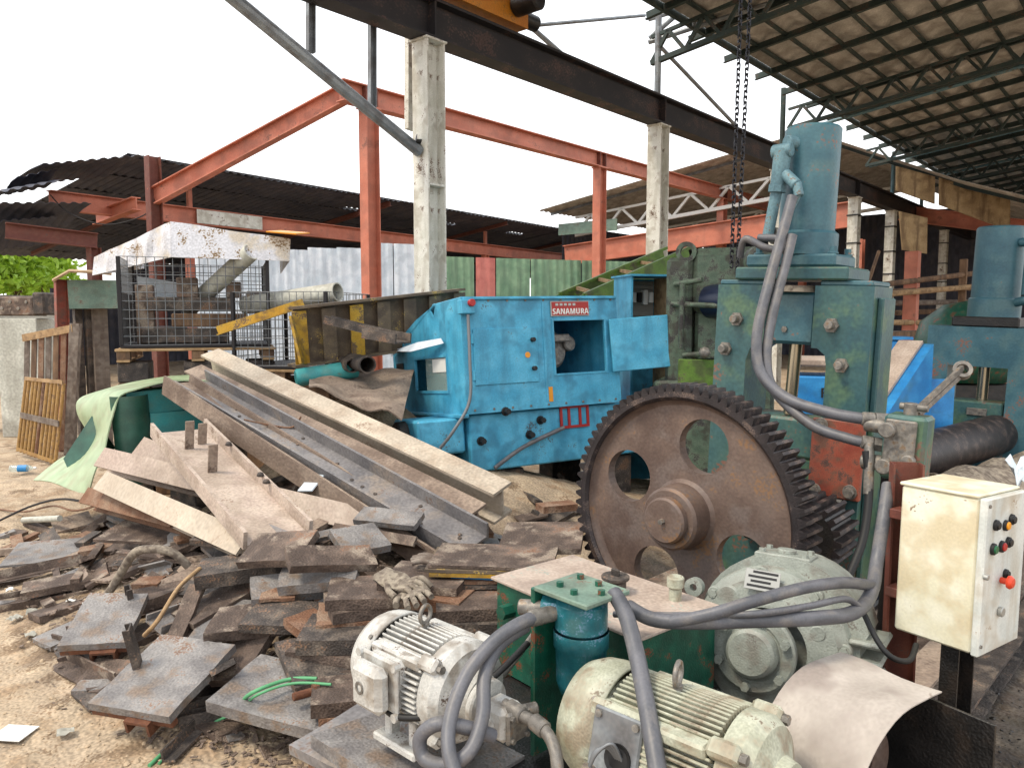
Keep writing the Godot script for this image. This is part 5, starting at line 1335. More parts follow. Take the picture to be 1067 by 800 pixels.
	part(o, "base_pipe", MB.new().tube([Vector3(0.2, -0.4, -0.02), Vector3(0.45, -0.27, -0.02), Vector3(0.8, -0.16, -0.02)], 0.016, 8), M.hose_grey)
	# dunnage
	for e in [[0.35, -0.25], [1.35, -0.25], [0.35, -1.0], [1.35, -1.0]]:
		var g: Vector3 = o.transform * Vector3(e[0], -0.425, e[1])
		var hh := g.y
		solo("support_block", "dark timber block propping up the blue lathe", "block", MB.new().box(Vector3(0, hh / 2, 0), Vector3(0.3, hh - 0.005, 0.24), 0.008), M.plate_dark, T(Vector3(g.x, 0, g.z), yawb(30)), "blocks under the lathe")

func cabinets() -> void:
	var c := W(658, 300, 6.5)
	var o := thing("electrical_cabinet", "tall open blue electrical cabinet full of switchgear behind the lathe", "cabinet", T(Vector3(c.x, 0.0, c.z), yawb(14)))
	var t := c.y + 0.1
	part(o, "shell", joined([MB.new().box(Vector3(0.008, t / 2, -0.2), Vector3(0.016, t, 0.4)), MB.new().box(Vector3(0.2, t + 0.008, -0.19), Vector3(0.44, 0.016, 0.46)), MB.new().box(Vector3(0.2, t / 2, -0.395), Vector3(0.38, t - 0.01, 0.012))]), M.lathe_blue)
	part(o, "inner_right_side", MB.new().box(Vector3(0.392, t / 2, -0.2), Vector3(0.016, t - 0.004, 0.4)), M.timber_pale)
	part(o, "mounting_board", MB.new().box(Vector3(0.2, t - 0.4, -0.375), Vector3(0.34, 0.75, 0.012)), M.plate_tin)
	rng.seed = 8
	for r in 3:
		part(o, "terminal_rail", MB.new().box(Vector3(0.19, t - 0.08 - r * 0.24, -0.35), Vector3(0.33, 0.035, 0.03), 0.003), M.plate_tin)
		for k in 6:
			part(o, "breaker", MB.new().box(Vector3(0.05 + k * 0.055, t - 0.17 - r * 0.24, -0.34), Vector3(0.042, rng.randf_range(0.08, 0.14), 0.06), 0.003), [M.rubber, M.white, M.rubber, M.timber_pale][rng.randi() % 4])
	# green machine behind
	var g := thing("old_green_machine", "old grey-green machine column with dark head and pipes behind the gear", "machine", T(W(745, 420, 6.2) * Vector3(1, 0, 1), yawb(-20)))
	part(g, "column", MB.new().box(Vector3(-0.27, 0.98, 0.1), Vector3(0.2, 1.96, 0.3), 0.03), M.old_green)
	part(g, "head", joined([MB.new().box(Vector3(0.12, 1.78, 0.0), Vector3(0.62, 0.5, 0.5), 0.06), MB.new().cyl(Vector3(0.3, 1.9, 0.2), Vector3(0.36, 1.9, 0.36), 0.13, 20), MB.new().box(Vector3(0.1, 1.35, 0.0), Vector3(0.5, 0.4, 0.4), 0.03)]), M.old_green)
	part(g, "motor_drum", MB.new().cyl(Vector3(-0.05, 1.62, 0.18), Vector3(0.15, 1.62, 0.33), 0.13, 20), M.dark_blue)
	part(g, "lifting_ring", MB.new().lathe([[0.045, -0.025], [0.08, -0.025], [0.08, 0.025], [0.045, 0.025], [0.045, -0.025]], 20, T(Vector3(-0.22, 2.0, 0.22), Basis(Vector3.RIGHT, PI / 2))), M.old_green)
	part(g, "base_block", MB.new().box(Vector3(0.0, 0.5, 0.0), Vector3(0.9, 1.0, 0.6), 0.02), M.old_green)
	for e in [[[-0.3, 1.75, 0.28], [-0.08, 1.78, 0.36]], [[-0.24, 1.25, 0.3], [-0.23, 1.75, 0.33]], [[-0.32, 1.6, 0.28], [0.1, 1.58, 0.4]], [[-0.22, 1.2, 0.3], [-0.05, 1.22, 0.36]]]:
		part(g, "pipe", MB.new().cyl(Vector3(e[0][0], e[0][1], e[0][2]), Vector3(e[1][0], e[1][1], e[1][2]), 0.022, 10), M.old_green)
	part(g, "lever_ball", MB.new().lathe([[0, -0.045], [0.032, -0.032], [0.045, 0], [0.032, 0.032], [0, 0.045]], 16, T(Vector3(-0.05, 1.23, 0.38)), true), M.fitting)
	part(g, "lime_guard", MB.new().box(Vector3(0.0, 1.0, 0.34), Vector3(0.5, 0.35, 0.03), 0.005), M.lime_steel)
	# lime chute
	var ch := thing("lime_chute", "lime green steel chute with cross bars behind the lathe", "chute", T(W(630, 330, 8.2) * Vector3(1, 0, 1)))
	var a := W(585, 314, 8.0)
	var b := W(700, 268, 8.6)
	wpart(ch, "near_side", joined([bar(sec_box(0.02, 0.4), a + Vector3(0.2, -0.15, 0.35), b + Vector3(0.15, -0.12, 0.35)), bar(sec_box(0.05, 0.03), a + Vector3(0.2, 0.06, 0.35), b + Vector3(0.15, 0.09, 0.35))]), M.lime_steel)
	wpart(ch, "far_side", joined([bar(sec_box(0.02, 0.35), a + Vector3(0, -0.1, -0.3), b + Vector3(0, -0.06, -0.3)), bar(sec_box(0.05, 0.03), a + Vector3(0, 0.09, -0.3), b + Vector3(0, 0.13, -0.3))]), M.lime_steel)
	for k in 4:
		var q := a.lerp(b, 0.15 + k * 0.2)
		wpart(ch, "cross_bar", bar(sec_box(0.035, 0.035), q + Vector3(0.15, 0.0, 0.34), q + Vector3(0, 0.08, -0.3)), M.timber_pale)
	wpart(ch, "leg", bar(sec_box(0.07, 0.07), Vector3(a.x + 0.35, 0, a.z + 0.3), Vector3(a.x + 0.35, a.y - 0.05, a.z + 0.3), V), M.lime_steel)
	wpart(ch, "leg", bar(sec_box(0.07, 0.07), Vector3(b.x - 0.2, 0, b.z + 0.3), Vector3(b.x - 0.2, b.y - 0.3, b.z + 0.3), V), M.lime_steel)
	# blue things seen through and past the roller frame
	var bc := W(850, 372, 4.75)
	var bcab := thing("blue_machine_box", "bright blue machine box seen through the roller frame's slot", "machine", T(Vector3(bc.x, 0, bc.z), yawb(-20)))
	part(bcab, "casing", MB.new().box(Vector3(0, bc.y / 2 - 0.06, -0.2), Vector3(0.3, bc.y - 0.12, 0.4), 0.01), M.bright_blue)
	part(bcab, "dusty_lid", MB.new().box(Vector3(0, bc.y - 0.035, -0.2), Vector3(0.31, 0.05, 0.42), 0.012), M.tank_top)
	part(bcab, "badge", MB.new().plate(0.05, 0.06, 0.004, [[0.012, 0.034, 0.038, 0.052], [0.012, 0.0, 0.038, 0.026]], T(Vector3(0.04, bc.y - 0.25, 0.006))), M.rubber)
	var sg := thing("sloping_guard", "bright blue sloping machine guard thick with brown dust", "guard", T(W(945, 420, 4.75) * Vector3(1, 0, 1), yawb(-41)))
	var base := sg.transform.affine_inverse()
	var q0 := W(956, 358, 5.0)
	var q1 := W(900, 440, 4.5)
	var hd := Vector3(q0.x - q1.x, 0, q0.z - q1.z)
	var hl := hd.length()
	hd = hd.normalized()
	wpart(sg, "wedge_casing", MB.new().ext(PackedVector2Array([Vector2(0, 0), Vector2(hl, 0), Vector2(hl, q0.y), Vector2(0, q1.y)]), 0.2, Transform3D(Basis(hd, Vector3.UP, hd.cross(Vector3.UP)), Vector3(q1.x, 0, q1.z))), M.bright_blue)
	wpart(sg, "dusty_edge", bar(sec_box(0.15, 0.02), q0 + Vector3(-0.03, 0.012, -0.02), q1 + Vector3(-0.03, 0.012, -0.02)), M.tank_top)
	wpart(sg, "side_panel", MB.new().box(Vector3.ZERO, Vector3(0.5, 1.1, 0.03), 0.0, T(W(950, 420, 5.0) * Vector3(1, 0, 1) + Vector3.UP * 0.55, yawb(-10))), M.bright_blue)
	var sb := thing("blue_switch_box", "small blue box with a slotted lid behind the roller frame", "box", T(W(930, 368, 5.6) * Vector3(1, 0, 1), yawb(-15)))
	var st := W(930, 352, 5.6).y
	part(sb, "casing", MB.new().box(Vector3(0, st / 2 - 0.01, 0), Vector3(0.2, st - 0.02, 0.22), 0.008), M.bright_blue)
	part(sb, "lid", MB.new().plate(0.22, 0.24, 0.02, [[0.05, 0.1, 0.17, 0.14]], T(Vector3(-0.11, st + 0.01, 0.12), Basis(Vector3.RIGHT, -PI / 2))), M.bright_blue)
	# stored lumber at the back under the roof
	var names := ["bamboo pole stacked at the back, lying on the lumber rack", "pale plank leaning in the lumber rack by the banded column"]
	rng.seed = 31
	for k in 9:
		var y := 290 + k * 11
		var da := 12.5 + rng.randf() * 2.0
		solo("stored_pole", names[0], "pole", bar(disc(0.05, 8), W(880, y + rng.randf() * 12, da), W(1030, y - 8 + rng.randf() * 12, da + 2.0)), [M.timber, M.timber_pale, M.wood_grey][k % 3], Transform3D(), "poles on the lumber rack")
	solo("leaning_stick", "thin brown stick leaning against the white banded column", "stick", bar(disc(0.03, 8), W(890, 340, 12.0), W(916, 262, 13.0)), M.timber)
	var lr := thing("lumber_rack", "dark timber rack with an orange post holding poles at the back", "rack", T(W(950, 380, 13.0) * Vector3(1, 0, 1)))
	for e in [[952, 262, 14.0, "orange_steel", 0.22], [890, 300, 12.6, "timber", 0.12], [1005, 270, 14.6, "timber", 0.12]]:
		var top := W(e[0], e[1], e[2])
		wpart(lr, "post", bar(sec_box(e[4], e[4]), Vector3(top.x, 0, top.z), top, V), M[e[3]])
	for y in [300, 345, 390]:
		wpart(lr, "cross_rail", bar(sec_box(0.08, 0.1), W(885, y + 6, 12.9), W(1010, y, 15.0)), M.timber)
	solo("green_tarp_bundle", "dark green bundle beside the far cylinder under the roof", "bundle", MB.new().lathe([[0.0, 0.0], [0.5, 0.02], [0.62, 0.3], [0.5, 0.75], [0.25, 0.95], [0, 1.0]], 18, T(W(1005, 360, 9.5) - Vector3.UP * 0.45), true), M.tank_green)
	solo("bundle_stand", "dark steel stand under the green bundle", "stand", MB.new().box(Vector3.ZERO, Vector3(0.8, W(1005, 360, 9.5).y - 0.45, 0.8), 0.01, T(Vector3(W(1005, 360, 9.5).x, (W(1005, 360, 9.5).y - 0.45) / 2, W(1005, 360, 9.5).z))), M.grease)

func hanging_chain() -> void:
	var lm := MB.new()
	var ring := []
	for k in 17:
		var a := TAU * k / 16.0
		var s := Vector3(cos(a) * 0.011, sin(a) * 0.011 + signf(sin(a)) * 0.011, 0)
		ring.append(s)
	lm.tube(ring, 0.0048, 6, 1)
	var link := lm.mesh()
	var o := thing("hanging_chain", "two strands of dark steel hoist chain hanging beside the tall cylinder", "chain", T(W(769, 285, 4.9)))
	var inv := o.transform.affine_inverse()
	for st in [[[762, 286], [766, -70]], [[768, 290], [776, -70]]]:
		var a := W(st[0][0], st[0][1], 4.9)
		var b := W(st[1][0], st[1][1], 4.9)
		b.z = a.z - 0.0
		var dir := (a - b).normalized()
		var n := int(a.distance_to(b) / 0.034)
		for k in n:
			var p := b + dir * (k * 0.034)
			var up := -dir
			var yb := Basis(Vector3.UP, k * PI / 2.0 + 0.5 + 0.2 * sin(k * 0.7))
			part(o, "chain_link", link, M.chain, inv * Transform3D(yb, p))
	part(o, "hoist_block", MB.new().box(Vector3.ZERO, Vector3(0.25, 0.25, 0.2), 0.03), M.crane_yellow, inv * T(W(771, -80, 4.9) + Vector3.UP * 0.1))

# ---------- mesh cages, left-hand clutter ----------
func mesh_side(a: Vector3, u: Vector3, v: Vector3, nu: int, nv: int, r: float) -> MB:
	var m := MB.new()
	for i in nu + 1:
		var p := a + u * (float(i) / nu)
		m.tube([p, p + v], r, 4, 1)
	for j in nv + 1:
		var p := a + v * (float(j) / nv)
		m.tube([p, p + u], r, 4, 1)
	return m

func cage(label: String, x: Transform3D, w: float, d: float, h: float, mat: Material) -> Node3D:
	var o := thing("mesh_cage", label, "cage", x)
	part(o, "front_mesh", mesh_side(Vector3(-w / 2, 0, d / 2), Vector3(w, 0, 0), Vector3(0, h, 0), int(w / 0.065), int(h / 0.07), 0.0033), mat)
	part(o, "back_mesh", mesh_side(Vector3(-w / 2, 0, -d / 2), Vector3(w, 0, 0), Vector3(0, h, 0), int(w / 0.065), int(h / 0.07), 0.0033), mat)
	for s in [-1, 1]:
		part(o, "side_mesh", mesh_side(Vector3(s * w / 2, 0, -d / 2), Vector3(0, 0, d), Vector3(0, h, 0), int(d / 0.065), int(h / 0.07), 0.0033), mat)
		for z in [-1, 1]:
			part(o, "corner_post", MB.new().box(Vector3(s * w / 2, h / 2, z * d / 2), Vector3(0.03, h, 0.03), 0.003), M.wire_dark)
	part(o, "floor_tray", MB.new().box(Vector3(0, -0.012, 0), Vector3(w + 0.02, 0.024, d + 0.02), 0.003), M.wire_dark)
	return o

func pallet(label: String, x: Transform3D, w: float, d: float) -> void:
	var o := thing("timber_pallet", label, "pallet", x)
	for k in 5:
		part(o, "deck_board", MB.new().box(Vector3(0, 0.1, -d / 2 + 0.05 + k * (d - 0.1) / 4.0), Vector3(w, 0.022, 0.11), 0.003), M.timber_pale)
	for k in 3:
		for z in [-1, 0, 1]:
			part(o, "spacer_block", MB.new().box(Vector3((k - 1) * (w / 2 - 0.06), 0.054, z * (d / 2 - 0.06)), Vector3(0.1, 0.068, 0.1), 0.004), M.timber)
	for k in 3:
		part(o, "base_board", MB.new().box(Vector3((k - 1) * (w / 2 - 0.06), 0.01, 0), Vector3(0.1, 0.02, d), 0.003), M.timber_pale)

func cages() -> void:
	rng.seed = 21
	var yaw := 20.0
	var c := W(208, 357, 6.9)
	var x := T(c, yawb(yaw))
	var o := cage("rusty wire mesh cage holding steel blocks on a timber pallet", x, 1.15, 0.95, 0.72, M.wire)
	pallet("weathered pallet under the wire cage of steel blocks", T(c - Vector3.UP * 0.14, yawb(yaw)), 1.25, 1.0)
	part(o, "rusty_side_plate", MB.new().box(Vector3(-0.585, 0.22, 0.0), Vector3(0.012, 0.42, 0.8), 0.0), M.plate_rust)
	# what lies in the cage
	var k := 0
	for e in [[-0.1, 0.0, 0.7, 0.13, 0.3, "plate_dark"], [0.1, 0.14, 0.62, 0.12, 0.3, "timber"], [-0.05, 0.28, 0.72, 0.12, 0.28, "plate_dark"]]:
		solo("steel_billet", ["dark steel billet lying at the bottom of the wire cage", "brown timber baulk between the billets in the wire cage", "dark steel billet lying uppermost in the wire cage"][k], "billet", MB.new().box(Vector3(e[0], e[1] + e[3] / 2 + 0.003, 0.1), Vector3(e[2], e[3] - 0.006, e[4]), 0.008), M[e[5]], x)
		k += 1
	for e in [[-0.08, 0.4, 0.17, 0.17], [0.3, 0.4, 0.12, 0.14], [0.47, 0.26, 0.13, 0.2], [-0.42, 0.003, 0.14, 0.5]]:
		solo("square_offcut", "square brown steel offcut standing in the wire cage", "steel offcut", MB.new().box(Vector3(e[0], e[1] + e[3] / 2, 0.12), Vector3(e[2], e[3], 0.16), 0.006), M.plate_brown, x, "offcuts in the wire cage")
	solo("white_sheet_scrap", "curled white sheet standing inside the wire cage", "sheet", MB.new().grid([[Vector3(-0.5, 0.3, -0.35), Vector3(-0.2, 0.32, -0.38), Vector3(0.1, 0.3, -0.36)], [Vector3(-0.52, 0.6, -0.3), Vector3(-0.2, 0.55, -0.36), Vector3(0.15, 0.42, -0.36)]], 0.005), M.sheet_blue, x)
	# block stack below the pallet, down to the ground
	var yy := c.y - 0.143
	var row := 0
	while yy > 0.02:
		var bh := minf(0.165, yy)
		for i in 5:
			if row == 0 and i in [1, 3]:
				continue
			solo("pallet_block", ["dark grey block", "brown timber block"][(i + row) % 2] + " in the %s row under the caged pallet" % ["top", "second", "third", "fourth", "fifth", "sixth", "seventh", "lowest", "lowest"][row], "block", MB.new().box(Vector3(-0.5 + i * 0.25, -bh / 2, 0.25), Vector3(0.235, bh - 0.004, 0.42), 0.008), [M.plate_dark, M.timber][(i + row) % 2], T(Vector3(c.x, yy, c.z), yawb(yaw)), ["dark blocks in row %d under the cage", "timber blocks in row %d under the cage"][(i + row) % 2] % (row + 1))
		yy -= bh
		row += 1
	# dented pan on the cage
	var pc := c + Vector3.UP * 0.725
	var pn := thing("dented_pan", "dented white and rust-stained sheet-metal tray lying upside down on the cage", "tray", T(pc, yawb(-4)))
	var A := [Vector3(-0.22, 0, 0.5), Vector3(1.02, -0.0, 0.42), Vector3(0.98, 0.0, -0.45), Vector3(-0.62, 0, -0.42), Vector3(-0.8, -0.04, -0.05)]
	var rim := [W(178, 268, 6.3), W(301, 272, 6.6), W(292, 285, 7.4), W(150, 280, 7.5), W(96, 287, 7.1)]
	var topl := [W(178, 231, 6.35), W(302, 249, 6.6), W(290, 258, 7.4), W(150, 252, 7.5), W(98, 268, 7.1)]
	for s in [[0, 1], [1, 2], [3, 4], [4, 0]]:
		var rows := []
		for i in 7:
			var rw := []
			for j in 15:
				var u := j / 14.0
				var v := i / 6.0
				var lo: Vector3 = (rim[s[0]] as Vector3).lerp(rim[s[1]], u)
				var hi: Vector3 = (topl[s[0]] as Vector3).lerp(topl[s[1]], u)
				var crumple := 0.035 * v * (1.0 - v) * 4.0 * sin(u * 27.0 + s[0] * 2.0) * (1.5 if s[0] == 4 else 0.03) * (1.0 if u > 0.02 and u < 0.98 else 0.0)
				rw.append(lo.lerp(hi, v) + Vector3(crumple * 0.6, crumple * 0.8 + 0.004 * sin(u * 9.0) * v, crumple))
			rows.append(rw)
		wpart(pn, "side_wall", MB.new().grid(rows, 0.004), M.pan_white)
	var tr := []
	for i in 9:
		var rw := []
		for j in 9:
			var u := j / 8.0
			var v := i / 8.0
			var f: Vector3 = (topl[0] as Vector3).lerp(topl[1], u)
			var b: Vector3 = (topl[4] as Vector3).lerp(topl[2], u)
			rw.append(f.lerp(b, v) + Vector3(0, -0.01 - 0.04 * sin(v * PI) * sin(u * PI), 0))
		tr.append(rw)
	wpart(pn, "panel", MB.new().grid(tr, 0.004), M.pan_white)
	# second cage with white pipes
	var c2 := W(318, 378, 6.9)
	var x2 := T(c2, yawb(-12))
	cage("smaller wire mesh cage with white pipes sticking out", x2, 0.85, 0.9, 0.62, M.wire)
	pallet("weathered pallet under the cage of white pipes", T(c2 - Vector3.UP * 0.14, yawb(-12)), 0.9, 0.95)
	yy = c2.y - 0.143
	solo("crate_support", "dark timber crate under the pallet of the pipe cage", "crate", MB.new().box(Vector3(0, yy / 2, 0), Vector3(0.85, yy - 0.004, 0.8), 0.01), M.timber, T(Vector3(c2.x, 0, c2.z), yawb(-12)))
	for e in [[[196, 322, 7.0], [262, 262, 6.5], 0.075, "white plastic pipe sticking up out of the smaller cage"], [[255, 318, 6.9], [352, 304, 6.5], 0.08, "white plastic pipe with dark open end lying in the smaller cage"]]:
		var p := W(e[0][0], e[0][1], e[0][2])
		var q := W(e[1][0], e[1][1], e[1][2])
		var pp := thing("plastic_pipe", e[3], "pipe", T(p))
		var dirv := (q - p)
		var b := along(p, q)
		wpart(pp, "tube", MB.new().lathe([[e[2] * 0.86, 0.0], [e[2], 0.0], [e[2], dirv.length()], [e[2] * 0.86, dirv.length()], [e[2] * 0.86, 0.0]], 28, Transform3D(Basis(b.basis.z, b.basis.x, b.basis.y), p)), M.plaster)
	solo("yellow_cardboard", "bright yellow folded board on the dented tray's corner", "board", MB.new().box(Vector3.ZERO, Vector3(0.3, 0.01, 0.2), 0.0, T(W(300, 242, 6.55), yawb(-20, 8, -6))), M.yellow)

func yellow_frame() -> void:
	var o := thing("stiffened_beam", "worn yellow steel beam with welded stiffeners lying behind the lathe", "beam", T(W(390, 400, 6.3) * Vector3(1, 0, 1)))
	var a := W(307, 351, 6.0)
	var b := W(478, 329, 6.7)
	var up := Vector3(0.05, 1, 0.25).normalized()
	wpart(o, "web", bar(sec_box(0.016, 0.45), a, b, up), M.yellow_worn)
	var x := along(a, b, up)
	for s in [-1, 1]:
		var off: Vector3 = x.basis.y * 0.232 * s
		wpart(o, "flange", bar(sec_box(0.26, 0.02), a + off - (b - a) * (0.03 if s < 0 else 0.0), b + off), M.yellow_worn)
	for k in 7:
		var q := a.lerp(b, 0.02 + k * 0.16)
		wpart(o, "stiffener", bar(sec_box(0.014, 0.11), q - x.basis.y * 0.22 + x.basis.z * 0.066, q + x.basis.y * 0.22 + x.basis.z * 0.066, x.basis.x), M.yellow_steel if k in [0, 2] else M.yellow_worn)
	var y := thing("yellow_angle", "long yellow angle iron sloping up in front of the cages", "angle iron", T(W(235, 350, 6.1)))
	wpart(y, "angle", bar(sec_l(0.09, 0.07, 0.008), W(228, 349, 5.95), W(318, 320, 6.05)), M.yellow_steel)
	wpart(y, "plate_leg", bar(sec_box(0.02, 0.16), W(305, 330, 5.9), W(316, 379, 5.9), Vector3.BACK), M.yellow_steel)
	# dark channel resting across it
	solo("dark_channel", "dark steel channel offcut lying across the yellow beam", "channel", bar(sec_u(0.14, 0.06, 0.012), W(340, 337, 5.75), W(402, 352, 5.7)), M.plate_dark)
	solo("dark_channel", "dark folded steel plate resting against the blue lathe's corner", "channel", bar(sec_u(0.16, 0.07, 0.012), W(385, 352, 5.6), W(420, 358, 5.4)), M.plate_dark)
	for e in [[367, 381, 5.9, 0.055], [383, 380, 5.7, 0.065]]:
		var p := W(e[0], e[1], e[2])
		solo("pipe_offcut", "dark steel pipe offcut with open end under the yellow beam", "pipe", MB.new().lathe([[e[3] * 0.85, 0.0], [e[3], 0.0], [e[3], 0.5], [e[3] * 0.85, 0.5], [e[3] * 0.85, 0.0]], 24, T(p, yawb(25) * Basis(Vector3.RIGHT, -PI / 2))), M.plate_dark, Transform3D(), "pipe offcuts under the yellow beam")
	solo("turquoise_pipe", "turquoise pipe lying under the worn yellow beam", "pipe", MB.new().cyl(W(308, 394, 5.9), W(372, 384, 6.1), 0.07, 20), M.turquoise)

func left_clutter() -> void:
	# red post with box beam
	var p := W(65, 440, 8.6)
	var o := thing("red_post", "red painted steel post beside the grey-green box beam", "post", T(Vector3(p.x, 0, p.z)))
	wpart(o, "channel", bar(sec_u(0.13, 0.07, 0.008), Vector3(p.x, 0, p.z), W(62, 291, 8.6), V), M.red_plate)
	var bb := thing("box_beam", "grey-green steel box beam propped on posts at the left", "beam", T(W(95, 322, 8.9)))
	wpart(bb, "beam_body", bar(sec_box(0.4, 0.32), W(70, 307, 8.75), W(120, 307, 9.0)), M.box_beam)
	wpart(bb, "cover_board", MB.new().grid([[W(55, 294, 8.4), W(72, 284, 8.4), W(95, 285, 8.5), W(116, 287, 8.6)], [W(55, 292, 9.3), W(72, 282, 9.3), W(95, 283, 9.4), W(116, 285, 9.5)]], 0.02), M.timber_pale)
	for e in [[80, 322, 8.9, "plate_dark", 0.08], [92, 322, 8.95, "plate_dark", 0.09], [101, 322, 9.0, "wood_grey", 0.16]]:
		var t := W(e[0], e[1], e[2])
		wpart(bb, "leg", bar(sec_box(e[4], e[4]), Vector3(t.x, 0, t.z), t, V), M[e[3]])
	var rl := thing("rusty_casting", "rusty riveted steel casting on a pale ledge left of the red post", "casting", T(W(24, 330, 9.6)))
	part(rl, "body", MB.new().box(Vector3(0, 0.13, 0), Vector3(0.46, 0.24, 0.3), 0.02), M.plate_brown)
	part(rl, "end_block", MB.new().box(Vector3(0.3, 0.16, 0.02), Vector3(0.15, 0.28, 0.32), 0.02), M.plate_dark)
	for k in 4:
		part(rl, "rivet_and_hole_disc", MB.new().cyl(Vector3(-0.16 + k * 0.1, 0.1 + 0.08 * (k % 2), 0.15), Vector3(-0.16 + k * 0.1, 0.1 + 0.08 * (k % 2), 0.165), 0.02, 10), M.fitting)
	var lp := W(24, 330, 9.6)
	solo("stone_ledge", "pale grey masonry pier under the rusty casting", "pier", MB.new().box(Vector3(0, lp.y / 2 - 0.01, -0.05), Vector3(0.5, lp.y - 0.02, 0.4), 0.01), M.plaster, T(Vector3(lp.x, 0, lp.z)))
	# bamboo rack
	var A := [W(27, 394, 8.3), W(66, 398, 7.7), W(57, 484, 7.7), W(18, 470, 8.3)]
	var r := thing("bamboo_rack", "yellow bamboo slat rack leaning against the grey wooden one", "rack", T(W(40, 480, 8.0) * Vector3(1, 0, 1)))
	for k in 11:
		var f := k / 10.0
		wpart(r, "bamboo_pole", bar(disc(0.017, 8), (A[3] as Vector3).lerp(A[2], f), (A[0] as Vector3).lerp(A[1], f) + Vector3.UP * 0.02 * sin(k * 2.3)), M.bamboo if k != 5 else M.plate_rust)
	for e in [[0.0, M.timber_pale, 0.035], [0.5, M.wood_grey, 0.06], [0.96, M.bamboo, 0.03]]:
		var z := Vector3(0.01, 0, 0.035)
		wpart(r, "cross_strip", bar(sec_box(0.015, e[2]), (A[0] as Vector3).lerp(A[3], e[0]) + z, (A[1] as Vector3).lerp(A[2], e[0]) + z), e[1])
	var Bq := [W(28, 352, 8.6), W(74, 342, 8.2), W(72, 470, 8.2), W(26, 466, 8.6)]
	var g := thing("plank_rack", "tall grey wooden plank rack standing behind the bamboo rack", "rack", T(W(50, 470, 8.4) * Vector3(1, 0, 1)))
	for k in 7:
		var f := k / 6.0
		wpart(g, "plank", bar(sec_box(0.055, 0.015), (Bq[3] as Vector3).lerp(Bq[2], f), (Bq[0] as Vector3).lerp(Bq[1], f), Vector3.BACK), [M.wood_grey, M.timber, M.plate_rust][k % 3])
	wpart(g, "top_strip", bar(sec_box(0.02, 0.08), (Bq[0] as Vector3) + Vector3(-0.03, 0, 0.03), (Bq[1] as Vector3) + Vector3(0.03, 0, 0.03)), M.timber_pale)
	wpart(g, "end_post", bar(sec_box(0.1, 0.06), Bq[2] * Vector3(1, 0, 1), (Bq[1] as Vector3) + Vector3(0.05, 0.05, 0), Vector3.BACK), M.wood_grey)
	# motorbike at the edge
	var mb := thing("motorbike", "parked white and black motorbike half out of view behind the racks", "motorbike", T(W(-22, 445, 10.0) * Vector3(1, 0, 1), yawb(15)))
	for s in [-0.6, 0.6]:
		var wh := part(mb, "wheel", MB.new().lathe([[0.2, -0.035], [0.27, -0.045], [0.295, -0.02], [0.3, 0.0], [0.295, 0.02], [0.27, 0.045], [0.2, 0.035], [0.2, -0.035]], 32, T(Vector3(s, 0.3, 0), Basis(Vector3.RIGHT, PI / 2))), M.rubber)
		part(wh, "rim", joined([MB.new().lathe([[0.18, -0.03], [0.2, -0.03], [0.2, 0.03], [0.18, 0.03]], 28, T(Vector3(s, 0.3, 0), Basis(Vector3.RIGHT, PI / 2))), MB.new().cyl(Vector3(s, 0.3, -0.06), Vector3(s, 0.3, 0.06), 0.04, 12), MB.new().box(Vector3(s, 0.3, 0), Vector3(0.37, 0.03, 0.02)), MB.new().box(Vector3(s, 0.3, 0), Vector3(0.03, 0.37, 0.02))]), M.plate_tin)
	part(mb, "body", MB.new().tube([Vector3(0.5, 0.75, 0), Vector3(0.2, 0.55, 0), Vector3(-0.1, 0.5, 0), Vector3(-0.4, 0.66, 0), Vector3(-0.75, 0.75, 0)], 0.1, 10), M.white)
	part(mb, "seat", MB.new().box(Vector3(-0.32, 0.78, 0), Vector3(0.62, 0.09, 0.22), 0.035), M.rubber)
	part(mb, "engine", MB.new().box(Vector3(0.0, 0.38, 0), Vector3(0.34, 0.22, 0.2), 0.03), M.plate_tin)
	part(mb, "front_fairing", MB.new().box(Vector3(0.48, 0.85, 0), Vector3(0.2, 0.36, 0.3), 0.08), M.white)
	part(mb, "fork", MB.new().cyl(Vector3(0.6, 0.3, 0.07), Vector3(0.47, 0.9, 0.07), 0.022, 10), M.plate_tin)
	part(mb, "handlebar", MB.new().tube([Vector3(0.35, 1.0, -0.3), Vector3(0.45, 1.02, 0), Vector3(0.35, 1.0, 0.3)], 0.014, 8), M.rubber)
	part(mb, "mudguard", MB.new().tube([Vector3(0.9, 0.45, 0), Vector3(0.75, 0.63, 0), Vector3(0.55, 0.65, 0), Vector3(0.36, 0.55, 0)], 0.05, 8), M.white)
	part(mb, "exhaust", MB.new().cyl(Vector3(-0.75, 0.36, 0.14), Vector3(-0.05, 0.27, 0.13), 0.04, 12), M.plate_tin)
	part(mb, "stand", MB.new().cyl(Vector3(-0.1, 0.0, 0.16), Vector3(-0.05, 0.3, 0.08), 0.014, 8), M.rubber)
	# bottle and papers
	var bt := thing("water_bottle", "clear plastic water bottle with blue label lying by the racks", "bottle", T(onh(22, 488, 0.05), yawb(10)))
	var ab := Basis(Vector3.BACK, -PI / 2)
	part(bt, "bottle_body", MB.new().lathe([[0, -0.1], [0.03, -0.1], [0.033, -0.09], [0.033, 0.06], [0.012, 0.1], [0.012, 0.115], [0, 0.115]], 18, T(Vector3.ZERO, ab), true), M.glass)
	part(bt, "label_band", MB.new().lathe([[0.0335, -0.03], [0.0335, 0.05]], 18, T(Vector3.ZERO, ab)), M.bright_blue)
	part(bt, "cap", MB.new().cyl(Vector3(0.105, 0, 0), Vector3(0.13, 0, 0), 0.014, 12), M.white)

